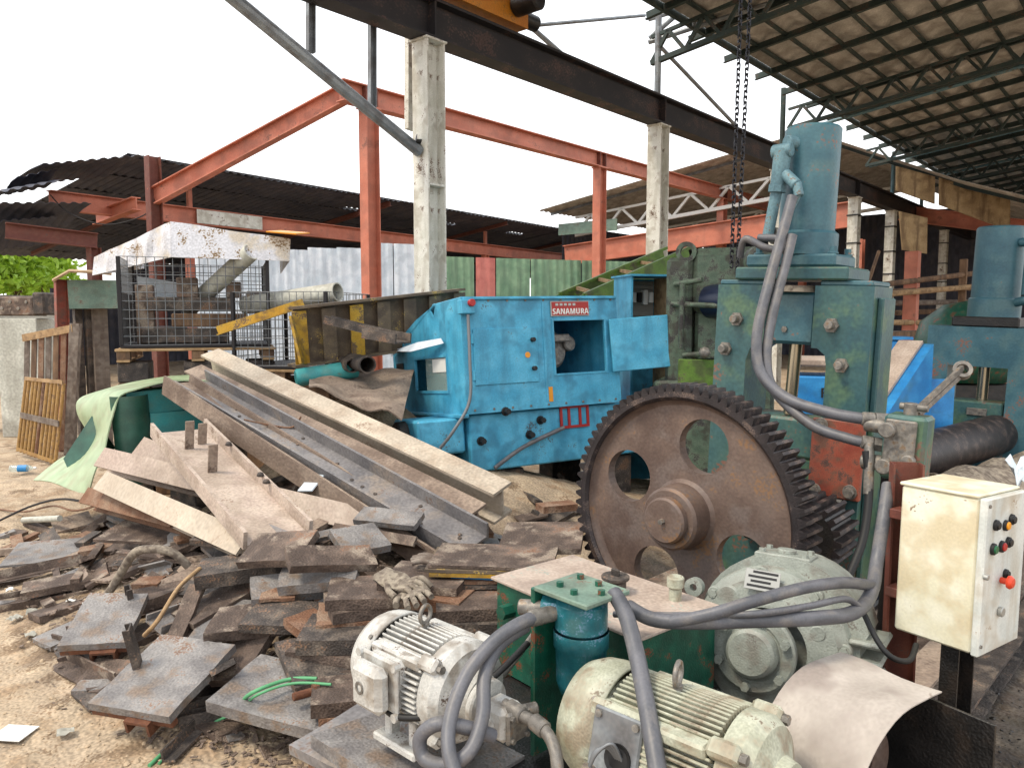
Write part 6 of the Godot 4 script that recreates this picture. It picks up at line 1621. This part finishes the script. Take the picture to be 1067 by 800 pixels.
# ---------- scrap heap ----------
var unit_plate := {}
func slab(mat: String, label: String, c: Vector3, s: Vector3, b: Basis, group: String, called := "steel_plate") -> MeshInstance3D:
	return solo(called, label, "steel plate", MB.new().box(Vector3.ZERO, s, minf(0.006, s.y * 0.2)), M[mat], T(c, b), group)
func ragged(w: float, d: float, th: float) -> MB:   # a flame-cut plate: uneven outline
	var p := PackedVector2Array()
	var c := [Vector2(-w / 2, -d / 2), Vector2(w / 2, -d / 2), Vector2(w / 2, d / 2), Vector2(-w / 2, d / 2)]
	if rng.randf() < 0.4:
		c[rng.randi() % 4] *= Vector2(rng.randf_range(0.6, 1.0), rng.randf_range(0.75, 1.0))
	for i in 4:
		var a: Vector2 = c[i]
		var b: Vector2 = c[(i + 1) % 4]
		var n := (b - a).orthogonal().normalized()
		p.append(a)
		for k in 3:
			p.append(a.lerp(b, (k + 1) / 4.0 + rng.randf_range(-0.06, 0.06)) + n * rng.randf_range(-0.004, 0.004))
	return MB.new().ext(p, th, T(Vector3.ZERO, Basis(Vector3.RIGHT, -PI / 2)))

# how a piece in the heap is told apart: its look, and what it lies by
var MARKS := [[112, 645, "the plate with a low lug"], [172, 704, "the plate with a tall stub"], [308, 726, "the large slab with the green strap"], [58, 574, "the bare dirt left of the cloth strip"], [150, 575, "the arching cloth strip"], [290, 572, "the open end of the stubbed trough"], [200, 540, "the lowest pale I-beam"], [375, 640, "the stacks near the white motor"], [352, 590, "the short brown flat bar"], [450, 560, "the thin coloured sheets"], [555, 545, "the big gear's left edge"], [120, 520, "the folded green sheet"], [255, 655, "the middle of the heap"], [400, 530, "the end of the crossing I-beam"]]
func near_mark(c: Vector3) -> String:
	var best := 1e9
	var r := ""
	for m in MARKS:
		var d := onh(m[0], m[1], 0.2).distance_to(Vector3(c.x, 0.2, c.z))
		if d < best:
			best = d
			r = m[2]
	return r
func heap_piece(kind: String, c: Vector3, w: float, d: float, th: float, b: Basis, mt: String) -> void:
	var l := maxf(w, d)
	var n := minf(w, d)
	var shape: String = ("long narrow" if l > 3.2 * n else ("broad" if n > 0.19 else ("small" if l < 0.2 else "oblong"))) + (" thick" if th > 0.045 else (" thin" if th < 0.025 else ""))
	var tone: String = {"plate_brown": "brown", "plate_grey": "grey", "plate_dark": "dark", "plate_rust": "orange-rusted", "beam_dusty": "pale dusty", "beam_brown": "tan"}[mt]
	var mesh: MB
	var called := "steel_plate"
	if kind == "plate":
		mesh = ragged(w, d, th)
	elif kind == "channel":
		called = "channel_offcut"
		mesh = bar_mesh(sec_u(n, th + 0.02, 0.008), l)
	elif kind == "tube":
		called = "tube_offcut"
		mesh = joined([bar_mesh(sec_box(n, n * 0.7), l), MB.new().box(Vector3(l / 2, 0, 0), Vector3(0.004, n * 0.52, n * 0.8))])
	else:
		called = "angle_offcut"
		mesh = bar_mesh(sec_l(n, n * 0.8, 0.008), l)
	var what: String = {"plate": "steel plate", "channel": "steel channel offcut", "tube": "square tube offcut", "angle": "angle iron offcut"}[kind]
	var label := "%s %s %s beside %s" % [shape, tone, what, near_mark(c)]
	solo(called, label, what, mesh, M[mt], T(c, b), label.substr(0, label.find(" beside")) + "s by " + near_mark(c))

func long_beams() -> void:
	var f1 := W(214, 366, 5.75)
	var n1 := W(518, 508, 4.1)
	var ax := (n1 - f1).normalized()
	var perp := Vector3(-ax.z, 0, ax.x)
	if perp.z > 0:
		perp = -perp
	var tilt := (Vector3.UP - perp * 0.32).normalized()
	solo("long_beam", "longest pale dusty I-beam lying uppermost across the scrap heap", "beam", bar(sec_i(0.2, 0.15, 0.018, 0.014), f1 + perp * 0.02 - tilt * 0.1, n1 + perp * 0.02 - tilt * 0.1, tilt), M.beam_dusty)
	var off := -perp * 0.185 - tilt * 0.06
	solo("long_beam", "brown-grey I-beam, darkened in colour for shade, lying against the near side of the uppermost beam", "beam", bar(sec_i(0.18, 0.14, 0.016, 0.013), f1 + off + ax * 0.06 - tilt * 0.13, n1 + off - ax * 0.03 - tilt * 0.13, tilt), M.beam_brown)  # darker material than the beam above, shade put into its colour
	var f3 := W(200, 403, 5.3)
	var n3 := W(492, 572, 3.75)
	var c := thing("wide_channel", "wide blue-grey steel channel with dark discs painted as bolt holes below the long I-beams", "channel", along(f3, n3, (Vector3.UP - perp * 0.3).normalized()))
	var l := f3.distance_to(n3)
	part(c, "channel", bar_mesh(sec_u(0.24, 0.09, 0.014), l), M.beam_grey)
	rng.seed = 15
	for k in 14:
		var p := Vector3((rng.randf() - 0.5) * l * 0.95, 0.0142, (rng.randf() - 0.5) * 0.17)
		part(c, "rivet_and_hole_disc", MB.new().cyl(p, p + Vector3(0, 0.005, 0), 0.011, 10), M.plate_dark)  # dark discs drawn for bolt holes, the shade of each put into its colour
	part(c, "wire_twist", MB.new().tube([Vector3(-0.5, 0.09, 0.1), Vector3(-0.42, 0.03, -0.02), Vector3(-0.3, 0.025, -0.1), Vector3(-0.25, 0.1, -0.14)], 0.006, 6), M.plate_rust)
	solo("edge_beam", "weathered brown H-beam on its side left of the wide channel", "beam", bar(sec_i(0.2, 0.13, 0.016, 0.013), W(184, 400, 5.25), W(478, 590, 3.72), perp), M.beam_brown)
	# trough with stubs
	var f4 := W(186, 452, 4.75)
	var n4 := W(290, 566, 3.55)
	var t := thing("stub_trough", "dusty pinkish steel trough with short upright stubs", "channel", along(f4, n4))
	var l4 := f4.distance_to(n4)
	part(t, "trough", bar_mesh(sec_u(0.33, 0.085, 0.018), l4), M.beam_pink)
	for e in [[-0.42, 0.03, 0.17], [-0.47, -0.06, 0.13], [-0.08, 0.02, 0.16]]:
		part(t, "stub", MB.new().box(Vector3(e[0] * l4 / 1.4, 0.018 + e[2] / 2, e[1]), Vector3(0.012, e[2], 0.05), 0.002), M.beam_brown)
	for e in [[-0.3, -0.135], [0.2, -0.135], [0.3, -0.13]]:
		part(t, "weld_lump", MB.new().lathe([[0, -0.012], [0.02, -0.004], [0.014, 0.012], [0, 0.018]], 9, T(Vector3(e[0], 0.09, e[1])), true), M.plate_dark)
	var face := Vector3(-0.15, 0.55, 0.75).normalized()
	var bl := [
		[[110, 480, 4.9], [408, 552, 3.95], 0.13, 0.12, "beam_pink", "pale dusty I-beam crossing under the stubbed trough"],
		[[112, 505, 4.5], [262, 572, 3.6], 0.12, 0.12, "beam_dusty", "short pale I-beam lowest at the heap's left flank"],
		[[320, 500, 4.45], [412, 538, 4.1], 0.08, 0.09, "beam_brown", "short brown beam between the channel and the crossing I-beam"],
		[[232, 545, 4.0], [326, 584, 3.45], 0.14, 0.12, "beam_grey", "grey hollow beam end jutting out below the stubbed trough"],
		[[150, 470, 5.2], [330, 545, 4.4], 0.15, 0.14, "beam_pink", "I-beam tucked between the stubbed trough and the wide channel"],
		[[95, 520, 4.6], [190, 545, 4.1], 0.1, 0.12, "plate_rust", "rusty short beam under the pale I-beams by the folded sheet"],
		[[355, 555, 4.0], [440, 570, 3.7], 0.05, 0.14, "plate_brown", "brown flat bar between the beams and the plate stack"],
	]
	for e in bl:
		solo("short_beam", e[5], "beam", bar(sec_i(e[3], e[2], 0.014, 0.012), W(e[0][0], e[0][1], e[0][2]), W(e[1][0], e[1][1], e[1][2]), face), M[e[4]])
	solo("blue_cover_plate", "small pale blue-grey plate leaning in the beam pile", "steel plate", MB.new().box(Vector3.ZERO, Vector3(0.12, 0.01, 0.16), 0.002, T(W(326, 501, 4.25), yawb(-30, 35, 10))), M.sheet_blue)
	# turquoise box beams
	solo("turquoise_beam", "upper turquoise steel beam under the long beams' far ends", "beam", bar(sec_box(0.2, 0.16), W(128, 420, 5.35), W(222, 410, 5.75)), M.turquoise)
	solo("turquoise_beam", "lower turquoise steel beam half hidden beneath the other", "beam", bar(sec_box(0.2, 0.14), W(152, 440, 5.4), W(240, 432, 5.8)), M.turquoise)
	solo("prop_beam", "dark steel block propping the far ends of the long beams", "beam", MB.new().box(Vector3(0, 0.5, 0), Vector3(0.3, 1.0, 0.5), 0.01, T(Vector3(W(215, 400, 5.9).x, 0, W(215, 400, 5.9).z), yawb(-30))), M.plate_dark)
	# folded sheet
	var near := [[222, 399, 5.35], [180, 399, 5.3], [145, 404, 5.2], [126, 412, 5.15], [119, 432, 5.12], [112, 455, 5.1], [108, 472, 5.05], [100, 492, 4.98], [93, 514, 4.95]]
	var farr := [[212, 392, 6.1], [160, 396, 6.05], [105, 406, 6.0], [83, 416, 5.95], [81, 432, 5.9], [92, 452, 5.85], [82, 468, 5.8], [60, 482, 5.75], [35, 500, 5.6]]
	var rows := []
	var nn := near.size()
	for i in 33:
		var u := i / 32.0 * (nn - 1)
		var k := mini(int(u), nn - 2)
		var fr := u - k
		var gp := func(a: Array, j: int) -> Vector3:
			j = clampi(j, 0, nn - 1)
			return W(a[j][0], a[j][1], a[j][2])
		var p: Vector3 = (gp.call(near, k) as Vector3).cubic_interpolate(gp.call(near, k + 1), gp.call(near, k - 1), gp.call(near, k + 2), fr)
		var q: Vector3 = (gp.call(farr, k) as Vector3).cubic_interpolate(gp.call(farr, k + 1), gp.call(farr, k - 1), gp.call(farr, k + 2), fr)
		var row := []
		for j in 7:
			row.append(p.lerp(q, j / 6.0) + Vector3(0, 0.012 * sin(j * 1.1 + i * 0.5), 0))
		rows.append(row)
	var sh := thing("folded_sheet", "pale green flooring sheet folded over the turquoise beams down to the ground", "sheet", T(W(95, 514, 4.95)))
	wpart(sh, "sheet", MB.new().grid(rows, 0.008), M.lino)
	wpart(sh, "dark_flap", MB.new().ext(PackedVector2Array([Vector2(0, 0), Vector2(0.16, 0.32), Vector2(0.42, 0.1), Vector2(0.3, -0.02), Vector2(0.1, -0.12)]), 0.008, T(W(66, 478, 5.5), yawb(-15, -20))), M.lino_dark)
	rows = []
	for i in 9:
		var row := []
		for j in 9:
			var a := i / 8.0 * 2.6 - 0.5
			row.append(W(140, 452, 5.3) + Vector3(0.12 * cos(a) - j * 0.005, -0.33 + j * 0.075, 0.13 * sin(a)))
		rows.append(row)
	solo("green_drum_sheet", "dark green rolled sheet standing under the folded flooring", "sheet", MB.new().grid(rows, 0.006), M.lino_dark)

func tarpaulin() -> void:
	var rows := []
	for i in 13:
		var row := []
		for j in 15:
			var u := j / 14.0
			var v := i / 12.0
			var p := W(322 + 96 * u, 404 + 34 * u, 5.3 - 0.1 * u).lerp(W(322 + 110 * u, 391 - 6 * u, 6.3), v)
			row.append(p + Vector3.UP * (0.025 * sin(u * 9 + v * 4) * sin(v * 5 + 1) + 0.012 * sin(u * 17 - v * 11)))
		rows.append(row)
	solo("dusty_tarpaulin", "dusty brown tarpaulin spread over rubble behind the long beams", "tarpaulin", MB.new().grid(rows, 0.01), M.beam_brown)

func heap() -> void:
	tarpaulin()
	rng.seed = 101
	var g := "steel plates in the scrap heap"
	# pieces that can be told apart
	var P := [
		[165, 655, 0.10, 0.15, 0.62, 0.055, -38, 8, 0, "plate_brown"], [193, 640, 0.22, 0.07, 0.3, 0.035, -3, 34, 0, "plate_brown"],
		[308, 726, 0.17, 0.52, 0.3, 0.06, -20, 8, -3, "plate_grey"], [95, 602, 0.14, 0.62, 0.14, 0.05, 26, 6, 4, "plate_brown"],
		[58, 574, 0.07, 0.5, 0.4, 0.018, 18, 4, 0, "plate_grey"], [160, 553, 0.30, 0.52, 0.32, 0.022, -9, 8, 0, "plate_brown"],
		[255, 592, 0.36, 0.4, 0.2, 0.09, 12, 6, 4, "plate_dark"], [332, 600, 0.42, 0.34, 0.2, 0.06, 4, 14, 8, "plate_grey"],
		[272, 645, 0.28, 0.42, 0.2, 0.06, 16, 10, 0, "plate_brown"], [222, 660, 0.17, 0.17, 0.42, 0.035, -8, 18, 0, "plate_grey"],
		[262, 672, 0.21, 0.15, 0.38, 0.045, -14, 24, 10, "plate_brown"], [305, 643, 0.31, 0.36, 0.2, 0.05, -6, 8, 0, "plate_dark"],
		[228, 735, 0.06, 0.36, 0.11, 0.055, 22, 0, 0, "plate_brown"], [150, 583, 0.2, 0.3, 0.16, 0.05, 8, 6, 6, "plate_dark"],
		[122, 568, 0.15, 0.4, 0.12, 0.04, 22, 0, 5, "plate_rust"], [300, 612, 0.36, 0.3, 0.17, 0.05, 20, 14, 0, "plate_grey"],
		[235, 622, 0.24, 0.2, 0.42, 0.04, -40, 14, 0, "plate_brown"], [290, 618, 0.36, 0.14, 0.11, 0.02, 10, 10, 0, "plate_rust"],
		[90, 640, 0.03, 0.3, 0.2, 0.03, -30, 0, 0, "plate_dark"], [30, 598, 0.03, 0.4, 0.2, 0.02, 40, 0, 0, "plate_brown"],
		[180, 615, 0.2, 0.34, 0.1, 0.05, 38, 12, 0, "plate_brown"], [155, 612, 0.2, 0.12, 0.12, 0.1, 5, 0, 0, "plate_rust"],
		[240, 560, 0.42, 0.34, 0.18, 0.04, -18, 10, 0, "plate_dark"], [290, 572, 0.5, 0.3, 0.2, 0.05, -12, 22, 8, "plate_brown"],
		[405, 540, 0.5, 0.34, 0.12, 0.04, -20, 20, 0, "plate_grey"], [345, 582, 0.5, 0.36, 0.14, 0.05, 25, 20, -8, "plate_brown"],
		[565, 560, 0.52, 0.36, 0.32, 0.035, -8, 6, 3, "plate_brown"], [580, 528, 0.5, 0.2, 0.1, 0.05, 20, 0, 0, "plate_rust"],
		[375, 563, 0.48, 0.22, 0.2, 0.05, 35, 18, 0, "plate_grey"], [325, 690, 0.24, 0.2, 0.3, 0.05, 30, 10, 0, "plate_dark"],
		[335, 660, 0.3, 0.14, 0.3, 0.05, 50, 10, 0, "plate_rust"],
	]
	for e in P:
		var c := onh(e[0], e[1], e[2])
		heap_piece("plate", c, e[3], e[4], e[5] * 0.72, yawb(e[6], e[7], e[8]), e[9])
	# two plates with a stub and a channel foot
	var k := 0
	for e in [[112, 645, 0.19, 0.27, 0.36, 8, 16, 0.06, -0.14, 0.05], [172, 704, 0.19, 0.34, 0.38, -16, 15, -0.12, -0.02, 0.17]]:
		var o := thing("footed_plate", ["grey steel plate with a low lug and channel foot at the heap's edge", "grey steel plate with a tall upright stub and channel foot"][k], "steel plate", T(onh(e[0], e[1], e[2]), yawb(e[5], e[6])))
		part(o, "plate", ragged(e[3], e[4], 0.03), M.plate_grey)
		part(o, "edge_bar", MB.new().box(Vector3(0, -0.028, e[4] / 2 - 0.02), Vector3(e[3], 0.026, 0.03), 0.003), M.cut_edge)
		part(o, "channel_foot", bar_mesh(sec_u(0.1, 0.05, 0.01), 0.14), M.cut_edge, T(Vector3(0.04, -0.018, e[4] / 2 - 0.05), Basis(Vector3.UP, PI / 2) * Basis(Vector3.RIGHT, PI)))
		part(o, "stub", bar_mesh(sec_u(0.05, 0.025, 0.006), e[9]), M.plate_dark, T(Vector3(e[7], 0.015 + e[9] / 2, e[8]), yawb(30) * Basis(Vector3.BACK, PI / 2)))
		k += 1
	# plate stacks beside the white motor
	for s in [[382, 612, 0.44, 0.30, 0.26, 12.0, "plate_brown", "under the crumpled pale glove"], [452, 600, 0.47, 0.36, 0.28, -14.0, "plate_brown", "under the flat dark glove"], [500, 622, 0.43, 0.3, 0.24, 8.0, "plate_dark", "against the green oil tank"], [368, 716, 0.24, 0.24, 0.24, 6.0, "plate_brown", "at the foot of the white motor"], [352, 655, 0.34, 0.28, 0.24, -6.0, "plate_brown", "left of the motor fan cover"]]:
		var c := onh(s[0], s[1], s[2])
		var y: float = c.y
		var rank := 0
		while y > land(c.x, c.z) + 0.0:
			var th := rng.randf_range(0.032, 0.06)
			var mt: String = ["plate_brown", "plate_dark", "plate_rust", "plate_brown"][rng.randi() % 4]
			var tone: String = {"plate_brown": "brown", "plate_dark": "dark", "plate_rust": "orange-rusted"}[mt]
			solo("stacked_plate", "%s plate, %s in the stack %s" % [tone, ["topmost", "second from top", "third from top", "fourth from top", "fifth from top", "sixth from top", "seventh from top", "eighth from top", "ninth from top", "lowest", "lowest"][mini(rank, 10)], s[7]], "steel plate", ragged(s[3] * rng.randf_range(0.85, 1.15), s[4] * rng.randf_range(0.85, 1.1), th - 0.002), M[mt], T(Vector3(c.x + rng.randf_range(-0.03, 0.03), y - th / 2, c.z + rng.randf_range(-0.03, 0.03)), yawb(s[5] + rng.randf_range(-10, 10))), "plates stacked " + s[7])
			y -= th
			rank += 1
	# plates carrying the motor
	var mp := W(440, 705, 2.15)
	for i in 3:
		solo("motor_plinth_plate", ["grey", "orange-rusted", "dark"][i] + " slab in the plinth under the white motor", "steel plate", ragged(0.52, 0.34, 0.05), M[["plate_grey", "plate_rust", "plate_dark"][i]], T(Vector3(mp.x - 0.02, 0.283 - i * 0.052, mp.z + 0.02), yawb(-43 + i * 4)))
	var bp := thing("base_plate", "dark blue-grey base plate with one bolt in front of the white motor", "steel plate", T(onh(385, 782, 0.26), yawb(-38, 4)))
	part(bp, "plate", ragged(0.4, 0.26, 0.03), M.beam_grey)
	part(bp, "bolt", MB.new().cyl(Vector3(-0.1, 0.015, 0), Vector3(-0.1, 0.03, 0), 0.012, 6), M.rubber)
	solo("plate_support", "rusty block under the dark base plate with one bolt", "block", MB.new().box(Vector3(0, 0.115, 0), Vector3(0.3, 0.225, 0.2), 0.01), M.plate_rust, T(onh(385, 782, 0.26) * Vector3(1, 0, 1), yawb(-38)))
	# thin sheets with painted edges
	var sc := onh(516, 580, 0.52)
	for i in 6:
		var mt: String = ["plate_brown", "yellow_worn", "yellow_steel", "bright_blue", "plate_rust", "plate_dark"][i]
		solo("thin_sheet", ["brown", "worn yellow", "yellow-painted", "blue-painted", "orange-rusted", "dark"][i] + " thin steel sheet in the flat pile before the wide channel", "steel sheet", ragged(0.5, 0.3, 0.013), M[mt], T(sc - Vector3(0.015 * (i % 2), i * 0.0155, 0), yawb(-6 + i * 1.5)))
	solo("sheet_pile_base", "thick rusty slab under the thin coloured sheets", "steel plate", ragged(0.58, 0.34, sc.y - 0.1 - land(sc.x, sc.z)), M.plate_rust, T(Vector3(sc.x, (sc.y - 0.1 + land(sc.x, sc.z)) / 2 + 0.0, sc.z), yawb(-4)))
	# the rest of the heap
	var mats := ["plate_brown", "plate_brown", "plate_dark", "plate_grey", "beam_brown", "plate_brown", "plate_rust", "plate_dark"]
	var left := [[540, 0], [600, 8], [640, 55], [690, 80], [740, 125], [770, 260], [800, 330]]
	var n := 0
	while n < 330:
		var py := rng.randf_range(545, 775)
		var px := rng.randf_range(5, 430)
		if n >= 300:
			py = rng.randf_range(392, 436)
			px = rng.randf_range(335, 425)
		elif n >= 235:
			py = rng.randf_range(490, 590)
			px = rng.randf_range(100, 590)
		var lim := 0.0
		for i in left.size() - 1:
			if py >= left[i][0] and py < left[i + 1][0]:
				lim = lerpf(left[i][1], left[i + 1][1], (py - left[i][0]) / float(left[i + 1][0] - left[i][0]))
		if px < lim:
			continue
		var c := onh(px, py, 0.05)
		for it in 4:
			c = onh(px, py, minf(land(c.x, c.z), 0.7))
		if (c.x > -0.5 and c.z > -2.75) or (n >= 300 and c.z > -5.4) or (c.y > 0.42 and c.z > -5.2):
			continue
		if Vector2(px - 112, py - 645).length() < 42 or Vector2(px - 172, py - 704).length() < 58 or Vector2(px - 300, py - 725).length() < 62:
			continue
		var edge := px < lim + 45
		var lay := (n % 4) * 0.022
		var w := rng.randf_range(0.1, 0.32)
		var d := rng.randf_range(0.07, 0.24)
		var th := rng.randf_range(0.008, 0.034)
		var kind := "plate"
		var roll := rng.randf()
		if roll < 0.32:
			w = rng.randf_range(0.3, 0.7)
			d = rng.randf_range(0.03, 0.09)
			th = rng.randf_range(0.012, 0.04)
		elif roll < 0.37:
			kind = "channel"
			w = rng.randf_range(0.2, 0.5)
			d = rng.randf_range(0.08, 0.13)
		elif roll < 0.41:
			kind = "tube"
			w = rng.randf_range(0.2, 0.45)
			d = rng.randf_range(0.05, 0.09)
		elif roll < 0.45:
			kind = "angle"
			w = rng.randf_range(0.25, 0.6)
			d = rng.randf_range(0.04, 0.08)
		if edge and rng.randf() < 0.5:
			w *= 0.5
			d *= 0.6
		var e := 0.08
		var sl := Vector3(land(c.x - e, c.z) - land(c.x + e, c.z), 2 * e, land(c.x, c.z - e) - land(c.x, c.z + e)).normalized()
		var k2 := 0.4 if edge else 1.0
		if rng.randf() < 0.3:
			k2 *= 1.9
		var b := yawb(rng.randf_range(-85, 85), rng.randf_range(-12, 22) * k2, rng.randf_range(-17, 17) * k2)
		var al := Basis(Quaternion(Vector3.UP, sl))
		if edge:
			lay = 0.0
		heap_piece(kind, c + Vector3.UP * (th / 2 + lay), w, d, th, al * b, mats[rng.randi() % 8])
		n += 1

func glove(label: String, x: Transform3D, mat: Material, curl: float) -> void:
	var m := MB.new()
	var rows := []
	for i in 9:
		var row := []
		var u := i / 8.0
		for k in 17:
			var a := TAU * k / 16.0
			var w := 0.042 + 0.012 * sin(u * PI) - 0.006 * u
			row.append(Vector3(-0.11 + u * 0.16, 0.014 + 0.016 * sin(a) * (1.0 - 0.25 * u) + 0.005 * sin(u * 13 + k), w * cos(a)))
		rows.append(row)
	m.grid(rows)
	for k in 4:
		var z := -0.036 + k * 0.024
		var l: float = [0.06, 0.075, 0.08, 0.068][k]
		m.tube([Vector3(0.03, 0.016, z), Vector3(0.05 + l * 0.4, 0.016 + curl * 0.02, z * 1.15), Vector3(0.05 + l, 0.012 - curl * 0.004, z * 1.3)], 0.0115, 8, 4)
	m.tube([Vector3(-0.04, 0.014, 0.035), Vector3(-0.005, 0.016, 0.065), Vector3(0.04, 0.012, 0.078)], 0.013, 8, 4)
	solo("work_glove", label, "glove", m, mat, x)

func litter() -> void:
	rng.seed = 55
	glove("dark grey cotton work glove lying flat on the stacked plates", T(onh(460, 589, 0.49), yawb(165, 0, 2)), M.wood_grey, 0.3)
	glove("crumpled pale work glove hanging over the plate stack by the motor", T(onh(418, 610, 0.465), yawb(-35, 15, -8)), M.cloth_grey, 1.0)
	glove("dirty grey-white work glove dropped beside the crumpled one", T(onh(432, 622, 0.45), yawb(-70, 18, 5)), M.cloth_grey, 0.2)
	var L := [
		["fabric_strip", "frayed grey-white cloth strip arching over the scrap plates", 0.02, "cloth_grey", [[92, 636, -0.1], [112, 618, -0.2], [125, 598, -0.3], [140, 576, -0.42], [160, 572, -0.45], [180, 576, -0.43], [196, 590, -0.36]]],
		["thin_rod", "thin pale stick crossing the cloth strip", 0.009, "timber_pale", [[208, 592, -0.38], [186, 612, -0.36], [165, 645, -0.3], [150, 662, -0.22]]],
		["wire_loop", "dark wire trailing on the ground by the folded sheet", 0.008, "wire_dark", [[-5, 545, 5.6], [30, 528, 5.6], [62, 520, 5.4], [90, 524, 5.1], [110, 532, 4.9]]],
		["wire_loop", "rusty wire curving across the dirt to the heap's left", 0.007, "plate_rust", [[-5, 530, 6.0], [25, 533, 5.7], [55, 527, 5.5], [80, 532, 5.2], [118, 520, 4.9]]],
		["pale_pipe", "short whitish plastic pipe lying left of the heap", 0.022, "plaster", [[24, 542, 5.5], [42, 541, 5.4], [62, 540, 5.3]]],
		["pale_stick", "thin white stick pointing at the edge of the footed plate", 0.008, "white", [[44, 671, 3.45], [62, 668, 3.46], [80, 664, 3.47]]],
		["green_strap", "torn green plastic strap trailing from the grey slab over the dirt", 0.007, "straw", [[155, 798, -0.01], [190, 768, -0.015], [225, 748, -0.03], [245, 738, -0.1], [262, 722, -0.22], [300, 708, -0.235], [330, 707, -0.24]]],
		["green_strap", "thinner green plastic strand beside the torn strap", 0.005, "straw", [[165, 796, -0.01], [205, 764, -0.02], [245, 742, -0.09], [268, 724, -0.22], [305, 712, -0.24], [345, 713, -0.25]]],
	]
	for h in L:
		var p := []
		for q in h[4]:
			var w: Vector3 = W(q[0], q[1], q[2]) if q[2] > 0 else onh(q[0], q[1], -q[2])
			var gl: float = land(w.x, w.z) + h[2] * 0.6
			if w.y < gl:
				w.y = gl
			p.append(w)
		solo(h[0], h[1], h[0].split("_")[1], MB.new().tube(p, h[2], 8, 6), M[h[3]])
	var rb := thing("hex_bolt", "rusty hexagon bolt lying on the grey slab", "bolt", T(onh(320, 722, 0.225), yawb(35)))
	part(rb, "shank", MB.new().cyl(Vector3(-0.05, 0, 0), Vector3(0.02, 0, 0), 0.014, 12), M.cut_edge)
	part(rb, "head", MB.new().cyl(Vector3(0.02, 0, 0), Vector3(0.04, 0, 0), 0.024, 6), M.cut_edge)
	var pc := onh(14, 766, 0.02)
	solo("white_card", "clean white card lying on the bare dirt", "card", MB.new().box(Vector3.ZERO, Vector3(0.12, 0.003, 0.1), 0.0), M.white, T(Vector3(pc.x, land(pc.x, pc.z) + 0.012, pc.z), yawb(-6)))
	for i in 11:
		var c := onh(rng.randf_range(0, 110), rng.randf_range(575, 680), 0.0)
		if i > 8:
			c = onh(rng.randf_range(5, 200), rng.randf_range(690, 795), 0.0)
		c.y = land(c.x, c.z) + 0.012
		var rows := []
		var s := rng.randf_range(0.02, 0.045)
		for a in 5:
			var row := []
			for b in 5:
				row.append(Vector3((a - 2) * s * 0.4, rng.randf() * 0.015, (b - 2) * s * 0.3))
			rows.append(row)
		solo("litter_scrap", "small pale crumpled scrap of plastic on the dirt", "litter", MB.new().grid(rows, 0.001), [M.white, M.plaster, M.plaster][i % 3], T(c, yawb(rng.randf() * 360)), "plastic scraps on the dirt")
	# pebbles and rust flakes
	for pass_n in 3:
		var mm := MultiMesh.new()
		mm.transform_format = MultiMesh.TRANSFORM_3D
		mm.mesh = MB.new().lathe([[0, -0.5], [0.8, -0.3], [1.0, 0.1], [0.6, 0.5], [0, 0.6]], 6).mesh() if pass_n != 1 else MB.new().box(Vector3.ZERO, Vector3(2.0, 0.4, 1.2)).mesh()
		mm.instance_count = [1300, 2600, 2200][pass_n]
		for i in mm.instance_count:
			var c: Vector3
			if pass_n == 2:
				c = Vector3(rng.randf_range(1.2, 3.2), 0, rng.randf_range(-4.0, -1.8))
			else:
				c = onh(rng.randf_range(-40, 420), 540 + 290 * sqrt(rng.randf()), 0.0)
			c.y = land(c.x, c.z)
			if pass_n == 1:
				var py := rng.randf_range(540, 775)
				var lo := maxf(0.0, (py - 590.0) * 0.95) if py < 745 else 150.0 + (py - 745.0) * 4.5
				c = onh(rng.randf_range(lo - (60.0 if rng.randf() < 0.08 else 0.0), 430), py, 0.1)
				c.y = land(c.x, c.z) + rng.randf() * 0.09 * clampf(land(c.x, c.z) * 8.0, 0.0, 1.0)
			var s := rng.randf_range(0.0025, 0.006) * (1.7 if pass_n == 1 else 1.0) * (1.0 + 2.0 * pow(rng.randf(), 8.0))
			mm.set_instance_transform(i, Transform3D(yawb(rng.randf() * 360, rng.randf_range(-25, 25), rng.randf_range(-25, 25)) * Basis.from_scale(Vector3(s * rng.randf_range(0.7, 1.5), s * 0.8, s)), c))
		var o := MultiMeshInstance3D.new()
		o.multimesh = mm
		o.material_override = [M.grit, M.plate_brown, M.grease][pass_n]
		o.name = ["pebbles", "rust_flakes", "oily_gravel"][pass_n]
		add_child(o)
		tag(o, ["small pale pebbles scattered over the bare dirt", "rust flakes and splinters scattered round the scrap heap", "dark oily grit on the ground beside the machine bed"][pass_n], ["pebbles", "rust flakes", "gravel"][pass_n])
		o.set_meta("kind", "stuff")

func _ready() -> void:
	light_and_lens()
	materials()
	ground()
	crane_bay()
	orange_frame()
	left_shed()
	right_shed()
	fences()
	far_left()
	big_gear()
	roll_machine()
	control_box()
	drive_skid()
	gearbox()
	guard_and_hoses()
	lathe_machine()
	cabinets()
	hanging_chain()
	cages()
	yellow_frame()
	left_clutter()
	long_beams()
	heap()
	litter()
